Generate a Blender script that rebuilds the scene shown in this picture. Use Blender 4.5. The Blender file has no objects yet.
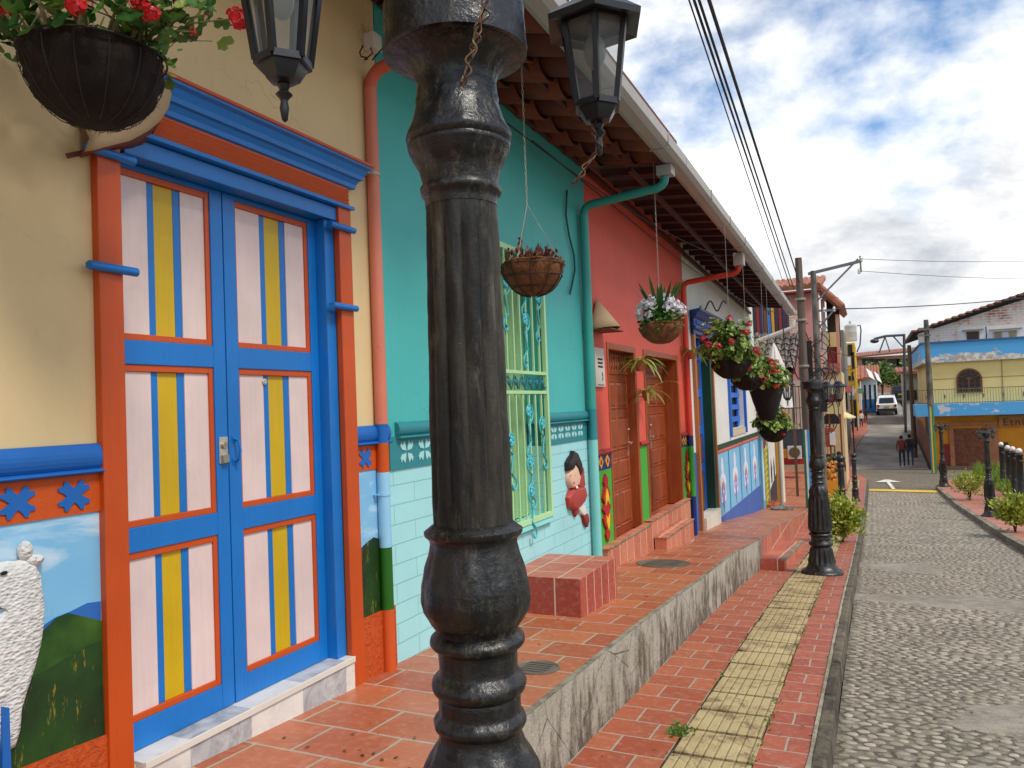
import bpy, math, random
from mathutils import Vector, Matrix, noise
random.seed(7)
R = math.radians
sc = bpy.context.scene
col = sc.collection

# ------------------------------------------------------------------ camera model (also used to measure points on real planes)
YAW, PITCH, ROLL, FPX, EZ = .434768, .030777, -.038804, 770.0, 1.7
_fw = Vector((-math.sin(YAW)*math.cos(PITCH), math.cos(YAW)*math.cos(PITCH), math.sin(PITCH)))
_r0 = Vector((math.cos(YAW), math.sin(YAW), 0)); _u0 = _r0.cross(_fw)
_cr, _sr = math.cos(ROLL), math.sin(ROLL)
CR = _cr*_r0 + _sr*_u0; CU = -_sr*_r0 + _cr*_u0
def ray(x, y): return _fw + (x-512)/FPX*CR + (384-y)/FPX*CU
def onx(x, y, X):
    d = ray(x, y); t = X/d.x; return Vector((X, t*d.y, EZ+t*d.z))
def ony(x, y, Y):
    d = ray(x, y); t = Y/d.y; return Vector((t*d.x, Y, EZ+t*d.z))
cd = bpy.data.cameras.new('camera'); cam = bpy.data.objects.new('camera', cd); col.objects.link(cam)
cam.matrix_world = Matrix(((CR.x, CU.x, -_fw.x, 0), (CR.y, CU.y, -_fw.y, 0), (CR.z, CU.z, -_fw.z, EZ), (0, 0, 0, 1)))
cd.sensor_width = 36; cd.lens = 36*FPX/1024; cd.clip_start = .05; cd.clip_end = 5000
sc.camera = cam

# ------------------------------------------------------------------ levels along the street
def interp(T, y):
    if y <= T[0][0]: return T[0][1]
    for (a, b), (c, d) in zip(T, T[1:]):
        if y <= c: return b+(d-b)*(y-a)/(c-a)
    return T[-1][1]
SW = [(-6,.15),(1.3,.04),(3.4,-.03),(5,-.13),(6.7,-.23),(9.25,-.42),(10.7,-.56),(17.5,-1.12),(27,-1.75),(35,-2.1),(46,-2.27),(61,-1.0),(75,.05),(100,1.7),(130,2.2)]
TE = [(-6,.55),(1.4,.45),(3.45,.34),(4.9,.27),(6.8,.14),(8.6,.03),(10.8,-.19),(12.8,-.31),(17.5,-.79),(22,-1.12),(24,-1.25),(60,-1.3)]
sw = lambda y: interp(SW, y)
te = lambda y: interp(TE, y)
def ong(x, y, off=-.12):
    """where a sight line meets the street surface"""
    d = ray(x, y); t = 1.0
    while t < 160 and EZ+t*d.z > sw(t*d.y)+off: t += .02
    return Vector((t*d.x, t*d.y, EZ+t*d.z))

# ------------------------------------------------------------------ materials
def lin(h):
    h = h.lstrip('#'); o = []
    for i in (0, 2, 4):
        c = int(h[i:i+2], 16)/255; o.append(c/12.92 if c <= .04045 else ((c+.055)/1.055)**2.4)
    return tuple(o)
class NT:
    def __init__(s, name):
        s.m = bpy.data.materials.new(name); s.m.use_nodes = True; s.t = s.m.node_tree; s.t.nodes.clear()
        s.out = s.n('ShaderNodeOutputMaterial'); s.b = s.n('ShaderNodeBsdfPrincipled'); s.l(s.b.outputs[0], s.out.inputs[0])
        s.geo = s.n('ShaderNodeNewGeometry')
    def n(s, k, **kw):
        x = s.t.nodes.new(k)
        for a, b in kw.items(): setattr(x, a, b)
        return x
    def l(s, a, b): s.t.links.new(a, b)
    def pos(s, sx=1, sy=1, sz=1):
        m = s.n('ShaderNodeMapping'); s.l(s.geo.outputs['Position'], m.inputs[0]); m.inputs['Scale'].default_value = (sx, sy, sz); return m.outputs[0]
    def noise(s, scale, detail=4, rough=.6, vec=None, dist=0):
        x = s.n('ShaderNodeTexNoise'); x.inputs['Scale'].default_value = scale; x.inputs['Detail'].default_value = detail
        x.inputs['Roughness'].default_value = rough; x.inputs['Distortion'].default_value = dist
        s.l(vec if vec else s.geo.outputs['Position'], x.inputs['Vector']); return x.outputs[0]
    def ramp(s, fac, a, b, ca=(0,0,0), cb=(1,1,1)):
        x = s.n('ShaderNodeValToRGB'); x.color_ramp.elements[0].position = a; x.color_ramp.elements[1].position = b
        x.color_ramp.elements[0].color = (*ca, 1); x.color_ramp.elements[1].color = (*cb, 1); s.l(fac, x.inputs[0]); return x.outputs[0]
    def mix(s, fac, a, b, blend='MIX'):
        x = s.n('ShaderNodeMix', data_type='RGBA', blend_type=blend)
        for v, i in ((fac, 0), (a, 6), (b, 7)):
            if isinstance(v, (int, float)): x.inputs[i].default_value = v
            elif isinstance(v, tuple): x.inputs[i].default_value = (*v[:3], 1)
            else: s.l(v, x.inputs[i])
        return x.outputs[2]
    def math(s, op, a, b=0.0, c=0.0):
        x = s.n('ShaderNodeMath', operation=op)
        for i, v in enumerate((a, b, c)):
            if isinstance(v, (int, float)): x.inputs[i].default_value = v
            else: s.l(v, x.inputs[i])
        return x.outputs[0]
    def bump(s, h, strength=.3, dist=.01, prev=None):
        x = s.n('ShaderNodeBump'); x.inputs['Strength'].default_value = strength; x.inputs['Distance'].default_value = dist
        s.l(h, x.inputs['Height'])
        if prev: s.l(prev, x.inputs['Normal'])
        return x.outputs[0]
    def fin(s, colr, rough=.6, nrm=None, metal=0, spec=.5):
        if isinstance(colr, tuple): s.b.inputs['Base Color'].default_value = (*colr, 1)
        else: s.l(colr, s.b.inputs['Base Color'])
        if isinstance(rough, (int, float)): s.b.inputs['Roughness'].default_value = rough
        else: s.l(rough, s.b.inputs['Roughness'])
        s.b.inputs['Metallic'].default_value = metal; s.b.inputs['Specular IOR Level'].default_value = spec
        if nrm: s.l(nrm, s.b.inputs['Normal'])
        return s.m
_mc = {}
def paint(h, rough=.6, var=.1, bump=.25, bs=90, dirt=.12, spec=.4):
    """matt painted plaster / wood with slight unevenness, scuffs and specks"""
    k = ('p', h, rough, var, bump, bs, dirt)
    if k in _mc: return _mc[k]
    t = NT('paint_'+h.strip('#')); c = lin(h)
    n1 = t.noise(1.7, 5, .6); n2 = t.noise(bs, 3, .6); n3 = t.noise(14, 6, .7)
    cc = t.mix(t.ramp(n1, .3, .7), tuple(x*(1-var) for x in c), tuple(min(1, x*(1+var)) for x in c))
    if bs >= 120:   # rendered wall: hairline cracks, faint patches, small chips
        v = t.n('ShaderNodeTexVoronoi', feature='DISTANCE_TO_EDGE'); v.inputs['Scale'].default_value = .9; wv = t.n('ShaderNodeVectorMath', operation='ADD'); nz = t.n('ShaderNodeTexNoise'); nz.inputs['Scale'].default_value = 5; nz.inputs['Detail'].default_value = 6; s_ = t.n('ShaderNodeVectorMath', operation='SCALE'); s_.inputs['Scale'].default_value = .35
        t.l(t.geo.outputs['Position'], nz.inputs['Vector']); t.l(nz.outputs['Color'], s_.inputs[0]); t.l(s_.outputs[0], wv.inputs[0]); t.l(t.geo.outputs['Position'], wv.inputs[1]); t.l(wv.outputs[0], v.inputs['Vector'])
        ck = t.math('MULTIPLY', t.ramp(v.outputs['Distance'], .0015, .004, (1,1,1), (0,0,0)), t.ramp(t.noise(1.3, 3), .5, .6)); cc = t.mix(t.math('MULTIPLY', ck, .45), cc, tuple(x*.35 for x in c))
        cc = t.mix(t.math('MULTIPLY', t.ramp(t.noise(5, 8, .75, t.pos(1, 1, .35)), .50, .72), .22), cc, tuple(x*.72 for x in c)); cc = t.mix(t.ramp(t.noise(45, 3, .5), .78, .80), cc, tuple(min(1, x*1.3+.15) for x in c))
    cc = t.mix(t.math('MULTIPLY', t.ramp(n3, .62, .78), dirt*3), cc, tuple(x*.55+.02 for x in c))
    h2 = t.math('ADD', n2, t.math('MULTIPLY', t.noise(6 if bs >= 120 else 9, 3), 3.2 if bs >= 120 else 1.6))
    _mc[k] = t.fin(cc, t.math('ADD', rough-.08, t.math('MULTIPLY', n3, .16)), t.bump(h2, bump, .004), spec=spec)
    return _mc[k]
def woodpaint(h, rough=.5, grain=.35):
    k = ('w', h, rough, grain)
    if k in _mc: return _mc[k]
    t = NT('painted_wood_'+h.strip('#')); c = lin(h)
    g = t.noise(60, 5, .65, t.pos(1, 1, .05)); n = t.noise(2.3, 4)
    cc = t.mix(t.ramp(n, .3, .7), tuple(x*.88 for x in c), tuple(min(1, x*1.1) for x in c))
    cc = t.mix(t.math('MULTIPLY', t.ramp(g, .45, .75), .18), cc, tuple(x*.6 for x in c)); cc = t.mix(t.math('MULTIPLY', t.ramp(t.noise(7, 7, .75), .58, .75), .3), cc, tuple(x*.6+.01 for x in c))
    sp = t.ramp(t.noise(30, 5, .8), .69, .72)
    cc = t.mix(t.math('MULTIPLY', sp, .55), cc, tuple(x*.45+.02 for x in c))
    _mc[k] = t.fin(cc, rough, t.bump(g, grain, .004)); return _mc[k]
def stainwood(h1, h2, rough=.4):
    k = ('sw', h1, h2)
    if k in _mc: return _mc[k]
    t = NT('varnished_wood'); g = t.noise(9, 6, .6, t.pos(3, 3, .25), .6)
    _mc[k] = t.fin(t.mix(t.ramp(g, .35, .7), lin(h1), lin(h2)), rough, t.bump(g, .2, .004)); return _mc[k]
def metal(h, rough=.5, wear=.0, bump=.3, metallic=0.0):
    k = ('m', h, rough, wear, bump)
    if k in _mc: return _mc[k]
    t = NT('metal_'+h.strip('#')); c = lin(h); n = t.noise(30, 6, .7)
    cc = t.mix(t.ramp(t.noise(6, 5, .7), .35, .7), c, tuple(min(1, x*1.5+.006) for x in c))
    _mc[k] = t.fin(cc, t.math('ADD', rough-.12, t.math('MULTIPLY', n, .25)), t.bump(n, bump, .003), metallic); return _mc[k]
def cast_iron(rough_=False):
    if ('ci', rough_) in _mc: return _mc[('ci', rough_)]
    t = NT('painted_cast_iron'); n = t.noise(11, 6, .6); n2 = t.noise(95, 4, .6); st = t.noise(20, 6, .7, t.pos(1, 1, .12))
    cc = t.mix(t.ramp(st, .45, .75), lin('#151412') if rough_ else lin('#0c0c0d'), lin('#4a443a') if rough_ else lin('#2c2a26'))
    cc = t.mix(t.math('MULTIPLY', t.ramp(t.noise(24, 7, .75, t.pos(1, 1, .3)), .54, .70), .6), cc, lin('#6f6650'))
    cc = t.mix(t.ramp(t.noise(60, 5, .75), .70, .73), cc, lin('#8f8a7a'))
    h = t.math('ADD', t.math('ADD', t.math('MULTIPLY', n, .7), t.math('MULTIPLY', t.noise(38, 5, .65), .55)), t.math('MULTIPLY', n2, .22))
    h = t.math('ADD', h, t.math('MULTIPLY', t.noise(150, 3), .3)) if rough_ else h
    b1 = t.bump(h, .5 if rough_ else .7, .004 if rough_ else .008)
    ro = t.ramp(t.noise(30, 5, .7), .35, .65, (.42 if rough_ else .22,)*3, (.7 if rough_ else .5,)*3)
    rs = t.ramp(t.noise(7, 7, .8), .64, .70); cc = t.mix(t.math('MULTIPLY', rs, .55), cc, lin('#4a2c1a'))
    _mc[('ci', rough_)] = t.fin(cc, ro, b1, 0, .35 if rough_ else .55); return _mc[('ci', rough_)]
def glassm(h='#9fa8a8', alpha=.35):
    k = ('g', h, alpha)
    if k in _mc: return _mc[k]
    t = NT('dusty_glass'); tr = t.n('ShaderNodeBsdfTransparent'); mx = t.n('ShaderNodeMixShader')
    t.fin(lin(h), .12)
    f = t.math('ADD', alpha-.12, t.math('MULTIPLY', t.noise(18, 5), .25))
    t.l(f, mx.inputs[0]); t.l(tr.outputs[0], mx.inputs[1]); t.l(t.b.outputs[0], mx.inputs[2]); t.l(mx.outputs[0], t.out.inputs[0])
    _mc[k] = t.m; return t.m
def tiles(name, c1, c2, mortar, bw, rh, ms, axes='XY', off=.5, rough=.5, ox=0, oy=0, bumpd=.006, dirtc='#5d4636', dirt=.35):
    k = ('t', name)
    if k in _mc: return _mc[k]
    t = NT(name); sp = t.n('ShaderNodeSeparateXYZ'); t.l(t.geo.outputs['Position'], sp.inputs[0])
    cb = t.n('ShaderNodeCombineXYZ'); wob = t.math('MULTIPLY', t.math('SUBTRACT', t.noise(2.5, 2), .5), .02)
    ax = {'X': 0, 'Y': 1, 'Z': 2}
    t.l(t.math('ADD', t.math('ADD', sp.outputs[ax[axes[0]]], ox), wob), cb.inputs[0]); t.l(t.math('ADD', t.math('ADD', sp.outputs[ax[axes[1]]], oy), wob), cb.inputs[1])
    b = t.n('ShaderNodeTexBrick'); b.offset = off; t.l(cb.outputs[0], b.inputs['Vector'])
    b.inputs['Color1'].default_value = (*lin(c1), 1); b.inputs['Color2'].default_value = (*lin(c2), 1); b.inputs['Mortar'].default_value = (*lin(mortar), 1)
    b.inputs['Scale'].default_value = 1; b.inputs['Brick Width'].default_value = bw; b.inputs['Row Height'].default_value = rh
    b.inputs['Mortar Size'].default_value = ms; b.inputs['Mortar Smooth'].default_value = .15; b.inputs['Bias'].default_value = 0
    n1 = t.noise(3.1, 6, .7); n2 = t.noise(24, 6, .7)
    cc = t.mix(t.math('MULTIPLY', t.ramp(n1, .5, .75), dirt), b.outputs[0], lin(dirtc))
    cc = t.mix(t.math('MULTIPLY', t.ramp(n2, .50, .8), .5), cc, t.mix(.5, b.outputs[0], (.85, .62, .48)))
    h = t.math('ADD', t.math('MULTIPLY', b.outputs[1], -1.0), t.math('MULTIPLY', n2, .25))
    _mc[k] = t.fin(cc, t.ramp(n1, .3, .7, (rough-.12,)*3, (rough+.15,)*3), t.bump(h, .6, bumpd)); return _mc[k]
def concrete(h='#8d8a80', h2='#4c453a', streak=True, rough=.85):
    k = ('c', h, h2, streak)
    if k in _mc: return _mc[k]
    t = NT('concrete'); v = t.pos(1, 1, .4) if streak == 'p' else t.pos(1, 1, .18) if streak else None
    n = t.noise(4.5 if streak == 'p' else 9, 8, .78, v, 0.35 if streak == 'p' else 0); n2 = t.noise(60, 5, .7); n3 = t.noise(2.0, 4)
    f = t.math('ADD', n, t.math('MULTIPLY', t.math('SUBTRACT', n3, .5), .5))
    cc = t.mix(t.ramp(f, .44 if streak == 'p' else .40, .53 if streak == 'p' else .62), lin(h2), lin(h)); cc = t.mix(t.math('MULTIPLY', n2, .25), cc, lin('#2e2a22'))
    _mc[k] = t.fin(cc, rough, t.bump(t.math('ADD', n2, n), .55, .012)); return _mc[k]
def leafm(name, a, b, c=None, tr=.25, rough=.45):
    k = ('l', name)
    if k in _mc: return _mc[k]
    t = NT(name); x = t.n('ShaderNodeValToRGB'); e = x.color_ramp.elements
    e[0].color = (*lin(a), 1); e[1].color = (*lin(b), 1)
    if c: q = e.new(.8); q.color = (*lin(b), 1); e[2].color = (*lin(c), 1)
    t.l(t.geo.outputs['Random Per Island'], x.inputs[0]); t.fin(x.outputs[0], rough)
    ts = t.n('ShaderNodeBsdfTranslucent'); mx = t.n('ShaderNodeMixShader'); mx.inputs[0].default_value = tr
    t.l(x.outputs[0], ts.inputs[0]); t.l(t.b.outputs[0], mx.inputs[1]); t.l(ts.outputs[0], mx.inputs[2]); t.l(mx.outputs[0], t.out.inputs[0])
    _mc[k] = t.m; return t.m

# ------------------------------------------------------------------ mesh builder and scene graph
OFF = {}
class MB:
    def __init__(s): s.v = []; s.f = []; s.mi = []; s.sm = []; s.cur = 0; s.smooth = False
    def add(s, vs, fs):
        o = len(s.v); s.v += [tuple(p) for p in vs]
        for f in fs: s.f.append(tuple(i+o for i in f)); s.mi.append(s.cur); s.sm.append(s.smooth)
        return s
    def box(s, x0, x1, y0, y1, z0, z1):
        v = [(x, y, z) for x in (x0, x1) for y in (y0, y1) for z in (z0, z1)]
        return s.add(v, [(0,1,3,2),(4,6,7,5),(0,4,5,1),(2,3,7,6),(0,2,6,4),(1,5,7,3)])
    def bar(s, a, b, w, h, up=(0,0,1)):
        a = Vector(a); b = Vector(b); d = (b-a).normalized(); up = Vector(up)
        if abs(d.dot(up)) > .98: up = Vector((1,0,0))
        x = d.cross(up).normalized()*w/2; z = x.cross(d).normalized()*h/2
        v = [p+i*x+j*z for p in (a, b) for i, j in ((-1,-1),(1,-1),(1,1),(-1,1))]
        return s.add(v, [(0,1,2,3),(7,6,5,4),(0,4,5,1),(1,5,6,2),(2,6,7,3),(3,7,4,0)])
    def wallpoly(s, yz, x0, x1):
        """polygon in the Y-Z plane extruded in X"""
        n = len(yz); v = [(x0, y, z) for y, z in yz]+[(x1, y, z) for y, z in yz]
        return s.add(v, [tuple(range(n))[::-1], tuple(range(n, 2*n))]+[(i, (i+1) % n, n+(i+1) % n, n+i) for i in range(n)])
    def facpoly(s, xz, y0, y1):
        n = len(xz); v = [(x, y0, z) for x, z in xz]+[(x, y1, z) for x, z in xz]
        return s.add(v, [tuple(range(n)), tuple(range(n, 2*n))[::-1]]+[(i, n+i, n+(i+1) % n, (i+1) % n) for i in range(n)])
    def tube(s, pts, r, n=8, closed=False):
        pts = [Vector(p) for p in pts]; m = len(pts); rs = r if isinstance(r, (list, tuple)) else [r]*m
        vs = []; px = None
        for i, p in enumerate(pts):
            d = (pts[min(i+1, m-1)]-pts[max(i-1, 0)]).normalized()
            if px is None: px = d.orthogonal().normalized()
            px = (px-d*px.dot(d)); px = px.normalized() if px.length > 1e-6 else d.orthogonal().normalized()
            py = d.cross(px)
            vs += [p+(px*math.cos(2*math.pi*k/n)+py*math.sin(2*math.pi*k/n))*rs[i] for k in range(n)]
        fs = [(i*n+k, i*n+(k+1) % n, (i+1)*n+(k+1) % n, (i+1)*n+k) for i in range(m-1) for k in range(n)]
        fs += [tuple(range(n))[::-1], tuple(range((m-1)*n, m*n))]
        q = s.smooth; s.smooth = True; s.add(vs, fs); s.smooth = q; return s
    def lathe(s, c, prof, n=24, rf=None, smooth=True, rot=0):
        c = Vector(c); vs = []; m = len(prof)
        for r, z in prof:
            for k in range(n):
                a = 2*math.pi*k/n+rot; rr = rf(r, z, a) if rf else r
                vs.append(c+Vector((rr*math.cos(a), rr*math.sin(a), z)))
        fs = [(i*n+k, i*n+(k+1) % n, (i+1)*n+(k+1) % n, (i+1)*n+k) for i in range(m-1) for k in range(n)]
        if prof[0][0] > 1e-4: fs.append(tuple(range(n))[::-1])
        if prof[-1][0] > 1e-4: fs.append(tuple(range((m-1)*n, m*n)))
        q = s.smooth; s.smooth = smooth; s.add(vs, fs); s.smooth = q; return s
    def ell(s, c, r, n=12, m=8, mat=None):
        prof = []; vs = []; c = Vector(c)
        for i in range(m+1):
            t = math.pi*i/m
            for k in range(n):
                a = 2*math.pi*k/n; p = Vector((r[0]*math.sin(t)*math.cos(a), r[1]*math.sin(t)*math.sin(a), -r[2]*math.cos(t)))
                if mat: p = mat @ p
                vs.append(c+p)
        fs = [(i*n+k, i*n+(k+1) % n, (i+1)*n+(k+1) % n, (i+1)*n+k) for i in range(m) for k in range(n)]
        q = s.smooth; s.smooth = True; s.add(vs, fs); s.smooth = q; return s
    def mark(s): s.marks = getattr(s, 'marks', [])+[(len(s.v), len(s.f))]; return s
    def parts(s, name, mats, parent, bevel=0):
        """each marked piece becomes a part of its own"""
        mk = s.marks+[(len(s.v), len(s.f))]; out = []
        for (v0, f0), (v1, f1) in zip(mk, mk[1:]):
            if f1 == f0: continue
            q = MB(); q.v = s.v[v0:v1]; q.f = [tuple(i-v0 for i in f) for f in s.f[f0:f1]]; q.mi = s.mi[f0:f1]; q.sm = s.sm[f0:f1]; out.append(q.build(name, mats, parent, bevel))
        return out
    def build(s, name, mats, parent=None, bevel=0, sharp=42):
        me = bpy.data.meshes.new(name); o = bpy.data.objects.new(name, me); col.objects.link(o)
        off = Vector((0,0,0))
        if parent:
            o.parent = parent; off = OFF.get(parent.name, Vector((0,0,0))); OFF[o.name] = off
        me.from_pydata([tuple(Vector(p)-off) for p in s.v], [], s.f)
        if not isinstance(mats, (list, tuple)): mats = [mats]
        for m in mats: me.materials.append(m)
        me.polygons.foreach_set('material_index', s.mi); me.polygons.foreach_set('use_smooth', s.sm)
        me.validate(); me.update()
        if any(s.sm): me.set_sharp_from_angle(angle=R(sharp))
        if bevel:
            b = o.modifiers.new('bevel', 'BEVEL'); b.width = bevel; b.segments = 2; b.limit_method = 'ANGLE'; b.angle_limit = R(40)
        return o
def thing(name, loc, label, cat, group=None):
    o = bpy.data.objects.new(name, None); col.objects.link(o); o.location = loc; OFF[o.name] = Vector(loc)
    o.empty_display_size = .1; o['label'] = label; o['category'] = cat
    if group: o['group'] = group
    return o
def tag(o, label, cat, group=None):
    o['label'] = label; o['category'] = cat
    if group: o['group'] = group
    return o
def struct(o, kind='structure'): o['kind'] = kind; return o
def origin(o, loc):
    """move a single-mesh thing's origin to its base"""
    loc = Vector(loc); o.data.transform(Matrix.Translation(-loc)); o.location = loc; return o
def copy_tree(o, parent=None):
    c = o.copy(); col.objects.link(c); c.parent = parent
    for ch in list(o.children): copy_tree(ch, c)
    return c

# ------------------------------------------------------------------ world: daylight sky with clouds, one sun
SUN = Vector((.56, -.20, .80)).normalized()
w = bpy.data.worlds.new('World'); sc.world = w; w.use_nodes = True; nt = w.node_tree; nt.nodes.clear()
N = nt.nodes.new; L = nt.links.new
wo = N('ShaderNodeOutputWorld'); bg = N('ShaderNodeBackground'); sky = N('ShaderNodeTexSky'); sky.sky_type = 'NISHITA'; sky.sun_disc = False
sky.sun_elevation = math.asin(SUN.z); sky.sun_rotation = math.atan2(SUN.x, SUN.y); sky.altitude = 1900; sky.air_density = 1.0; sky.dust_density = .6; sky.ozone_density = 2
tc = N('ShaderNodeTexCoord'); mp = N('ShaderNodeMapping'); mp.inputs['Scale'].default_value = (1, 1, 1.55); mp.inputs['Location'].default_value = (3.3, 1.15, .4); L(tc.outputs['Generated'], mp.inputs[0])
def wn(scale, det, rough, dist=0):
    x = N('ShaderNodeTexNoise'); x.inputs['Scale'].default_value = scale; x.inputs['Detail'].default_value = det; x.inputs['Roughness'].default_value = rough; x.inputs['Distortion'].default_value = dist
    L(mp.outputs[0], x.inputs['Vector']); return x.outputs[0]
def wm(op, a, b=0.0):
    x = N('ShaderNodeMath'); x.operation = op
    for i, v in enumerate((a, b)):
        if isinstance(v, (int, float)): x.inputs[i].default_value = v
        else: L(v, x.inputs[i])
    return x.outputs[0]
def wr(f, a, b, ca=(0,0,0), cb=(1,1,1)):
    x = N('ShaderNodeValToRGB'); x.color_ramp.elements[0].position = a; x.color_ramp.elements[1].position = b
    x.color_ramp.elements[0].color = (*ca, 1); x.color_ramp.elements[1].color = (*cb, 1); L(f, x.inputs[0]); return x.outputs[0]
def wx(f, a, b):
    x = N('ShaderNodeMix'); x.data_type = 'RGBA'
    for v, i in ((f, 0), (a, 6), (b, 7)):
        if isinstance(v, tuple): x.inputs[i].default_value = (*v, 1)
        elif isinstance(v, (int, float)): x.inputs[i].default_value = v
        else: L(v, x.inputs[i])
    return x.outputs[2]
sep = N('ShaderNodeSeparateXYZ'); L(tc.outputs['Generated'], sep.inputs[0])
big = wn(2.2, 3, .5, .2); mid = wn(5.2, 9, .56, .08); fine = wn(18, 8, .6, .1)
dens = wm('ADD', wm('MULTIPLY', big, .55), wm('ADD', wm('MULTIPLY', mid, .5), wm('MULTIPLY', fine, .12)))
low = wr(sep.outputs[2], .12, .50, (.13,)*3, (-.015,)*3)
dens = wm('ADD', dens, low)
mask = wr(dens, .53, .66)
shade = wr(wm('ADD', wm('ADD', wm('MULTIPLY', wn(3.2, 8, .6, .25), .75), wm('MULTIPLY', mid, .22)), wm('MULTIPLY', wr(sep.outputs[2], .04, .28), .18)), .50, .63, (.54, .57, .62), (1.14, 1.13, 1.11))
skyc = N('ShaderNodeMix'); skyc.data_type = 'RGBA'; skyc.blend_type = 'MULTIPLY'; skyc.inputs[0].default_value = 1; L(sky.outputs[0], skyc.inputs[6]); skyc.inputs[7].default_value = (.165, .182, .182, 1)
L(wx(mask, skyc.outputs[2], shade), bg.inputs[0]); bg.inputs[1].default_value = 1.0; L(bg.outputs[0], wo.inputs[0])
sd = bpy.data.lights.new('sun', 'SUN'); sd.energy = 2.5; sd.angle = R(14); sd.color = (1, .94, .84)
so = bpy.data.objects.new('sun', sd); col.objects.link(so); so.rotation_euler = (-SUN).to_track_quat('-Z', 'Y').to_euler(); so.location = (5, 0, 20)
sc.view_settings.view_transform = 'Standard'; sc.view_settings.look = 'None'; sc.view_settings.exposure = .2; sc.view_settings.gamma = 1
# ------------------------------------------------------------------ ground, street, pavements
def strip(ys, x0, x1, zf, mb, cross=1):
    vs = []; fs = []
    for y in ys:
        a = x0(y) if callable(x0) else x0; b = x1(y) if callable(x1) else x1
        for k in range(cross+1):
            vs.append((a+(b-a)*k/cross, y, zf(y)))
    n = cross+1
    for i in range(len(ys)-1):
        for k in range(cross): fs.append((i*n+k, i*n+k+1, (i+1)*n+k+1, (i+1)*n+k))
    mb.add(vs, fs)
def vside(ys, x, z0, z1, mb, flip=False):
    vs = [];
    for y in ys: vs += [(x, y, z0(y)), (x, y, z1(y))]
    mb.add(vs, [(2*i, 2*i+2, 2*i+3, 2*i+1) if not flip else (2*i, 2*i+1, 2*i+3, 2*i+2) for i in range(len(ys)-1)])
def fr(a, b, s):
    n = max(1, int(round((b-a)/s))); return [a+(b-a)*i/n for i in range(n+1)]
g = MB(); ys = [-60, -20, -6]+fr(-4, 130, 2)[0:]+[200, 500, 3000]
strip(ys, -800, 800, lambda y: sw(y)-.30, g)
t = NT('earth'); struct(g.build('ground', t.fin(t.mix(t.noise(.6, 6), lin('#5a5140'), lin('#4f5a35')), .95)))

# road: a bed with fine cobble relief, real stones on it near the camera
RXL, RXR = -.27, 2.22
def rdz(y): return sw(y)-.13
def cobm(name, scale, c1, c2, gap, patch):
    t = NT(name); v = t.n('ShaderNodeTexVoronoi', feature='DISTANCE_TO_EDGE'); v2 = t.n('ShaderNodeTexVoronoi')
    m = t.pos(.8, 1.15, 1); wv = t.n('ShaderNodeVectorMath', operation='ADD'); nz = t.n('ShaderNodeTexNoise'); nz.inputs['Scale'].default_value = 4; t.l(m, nz.inputs['Vector'])
    sc_ = t.n('ShaderNodeVectorMath', operation='SCALE'); sc_.inputs['Scale'].default_value = .05; t.l(nz.outputs['Color'], sc_.inputs[0]); t.l(m, wv.inputs[0]); t.l(sc_.outputs[0], wv.inputs[1])
    for q in (v, v2): q.inputs['Scale'].default_value = scale; t.l(wv.outputs[0], q.inputs['Vector'])
    e = t.ramp(v.outputs['Distance'], .03, .16); cc = t.mix(v2.outputs['Color'], lin(c1), lin(c2)); 
    cc = t.mix(e, lin(gap), cc); pt = t.ramp(t.noise(.9, 6, .65), .52, .66); cc = t.mix(t.math('MULTIPLY', pt, .7), cc, lin(patch))
    cc = t.mix(t.math('MULTIPLY', t.noise(45, 6, .7), .4), cc, lin('#6d655a'))
    return t.fin(cc, .75, t.bump(t.math('ADD', e, t.math('MULTIPLY', t.noise(80, 4), .3)), .7, .02))
cob = cobm('cobble_bed', 9.5, '#7a7060', '#8a8070', '#5b5142', '#857c6c')
lx = lambda y: interp([(38, RXL), (46, -1.25), (54, -1.0), (62, -.35), (75, -.3), (100, -.2)], y)
g = MB(); strip([-60]+fr(-4, 46, .5), lx, lambda y: 60 if y < 14 else (RXR+.1 if y < 37.5 else 60), rdz, g); 
struct(g.build('road', cob))
t = NT('far_road_surface'); n = t.noise(.5, 6, .6); n2 = t.noise(30, 5)
farm = t.fin(t.mix(t.ramp(n, .42, .6), lin('#77716a'), lin('#9a9187')), .85, t.bump(n2, .5, .01))
g = MB(); strip(fr(46, 130, 2), lx, lambda y: 2.6, lambda y: sw(y)-.12, g); struct(g.build('road', farm))
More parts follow.
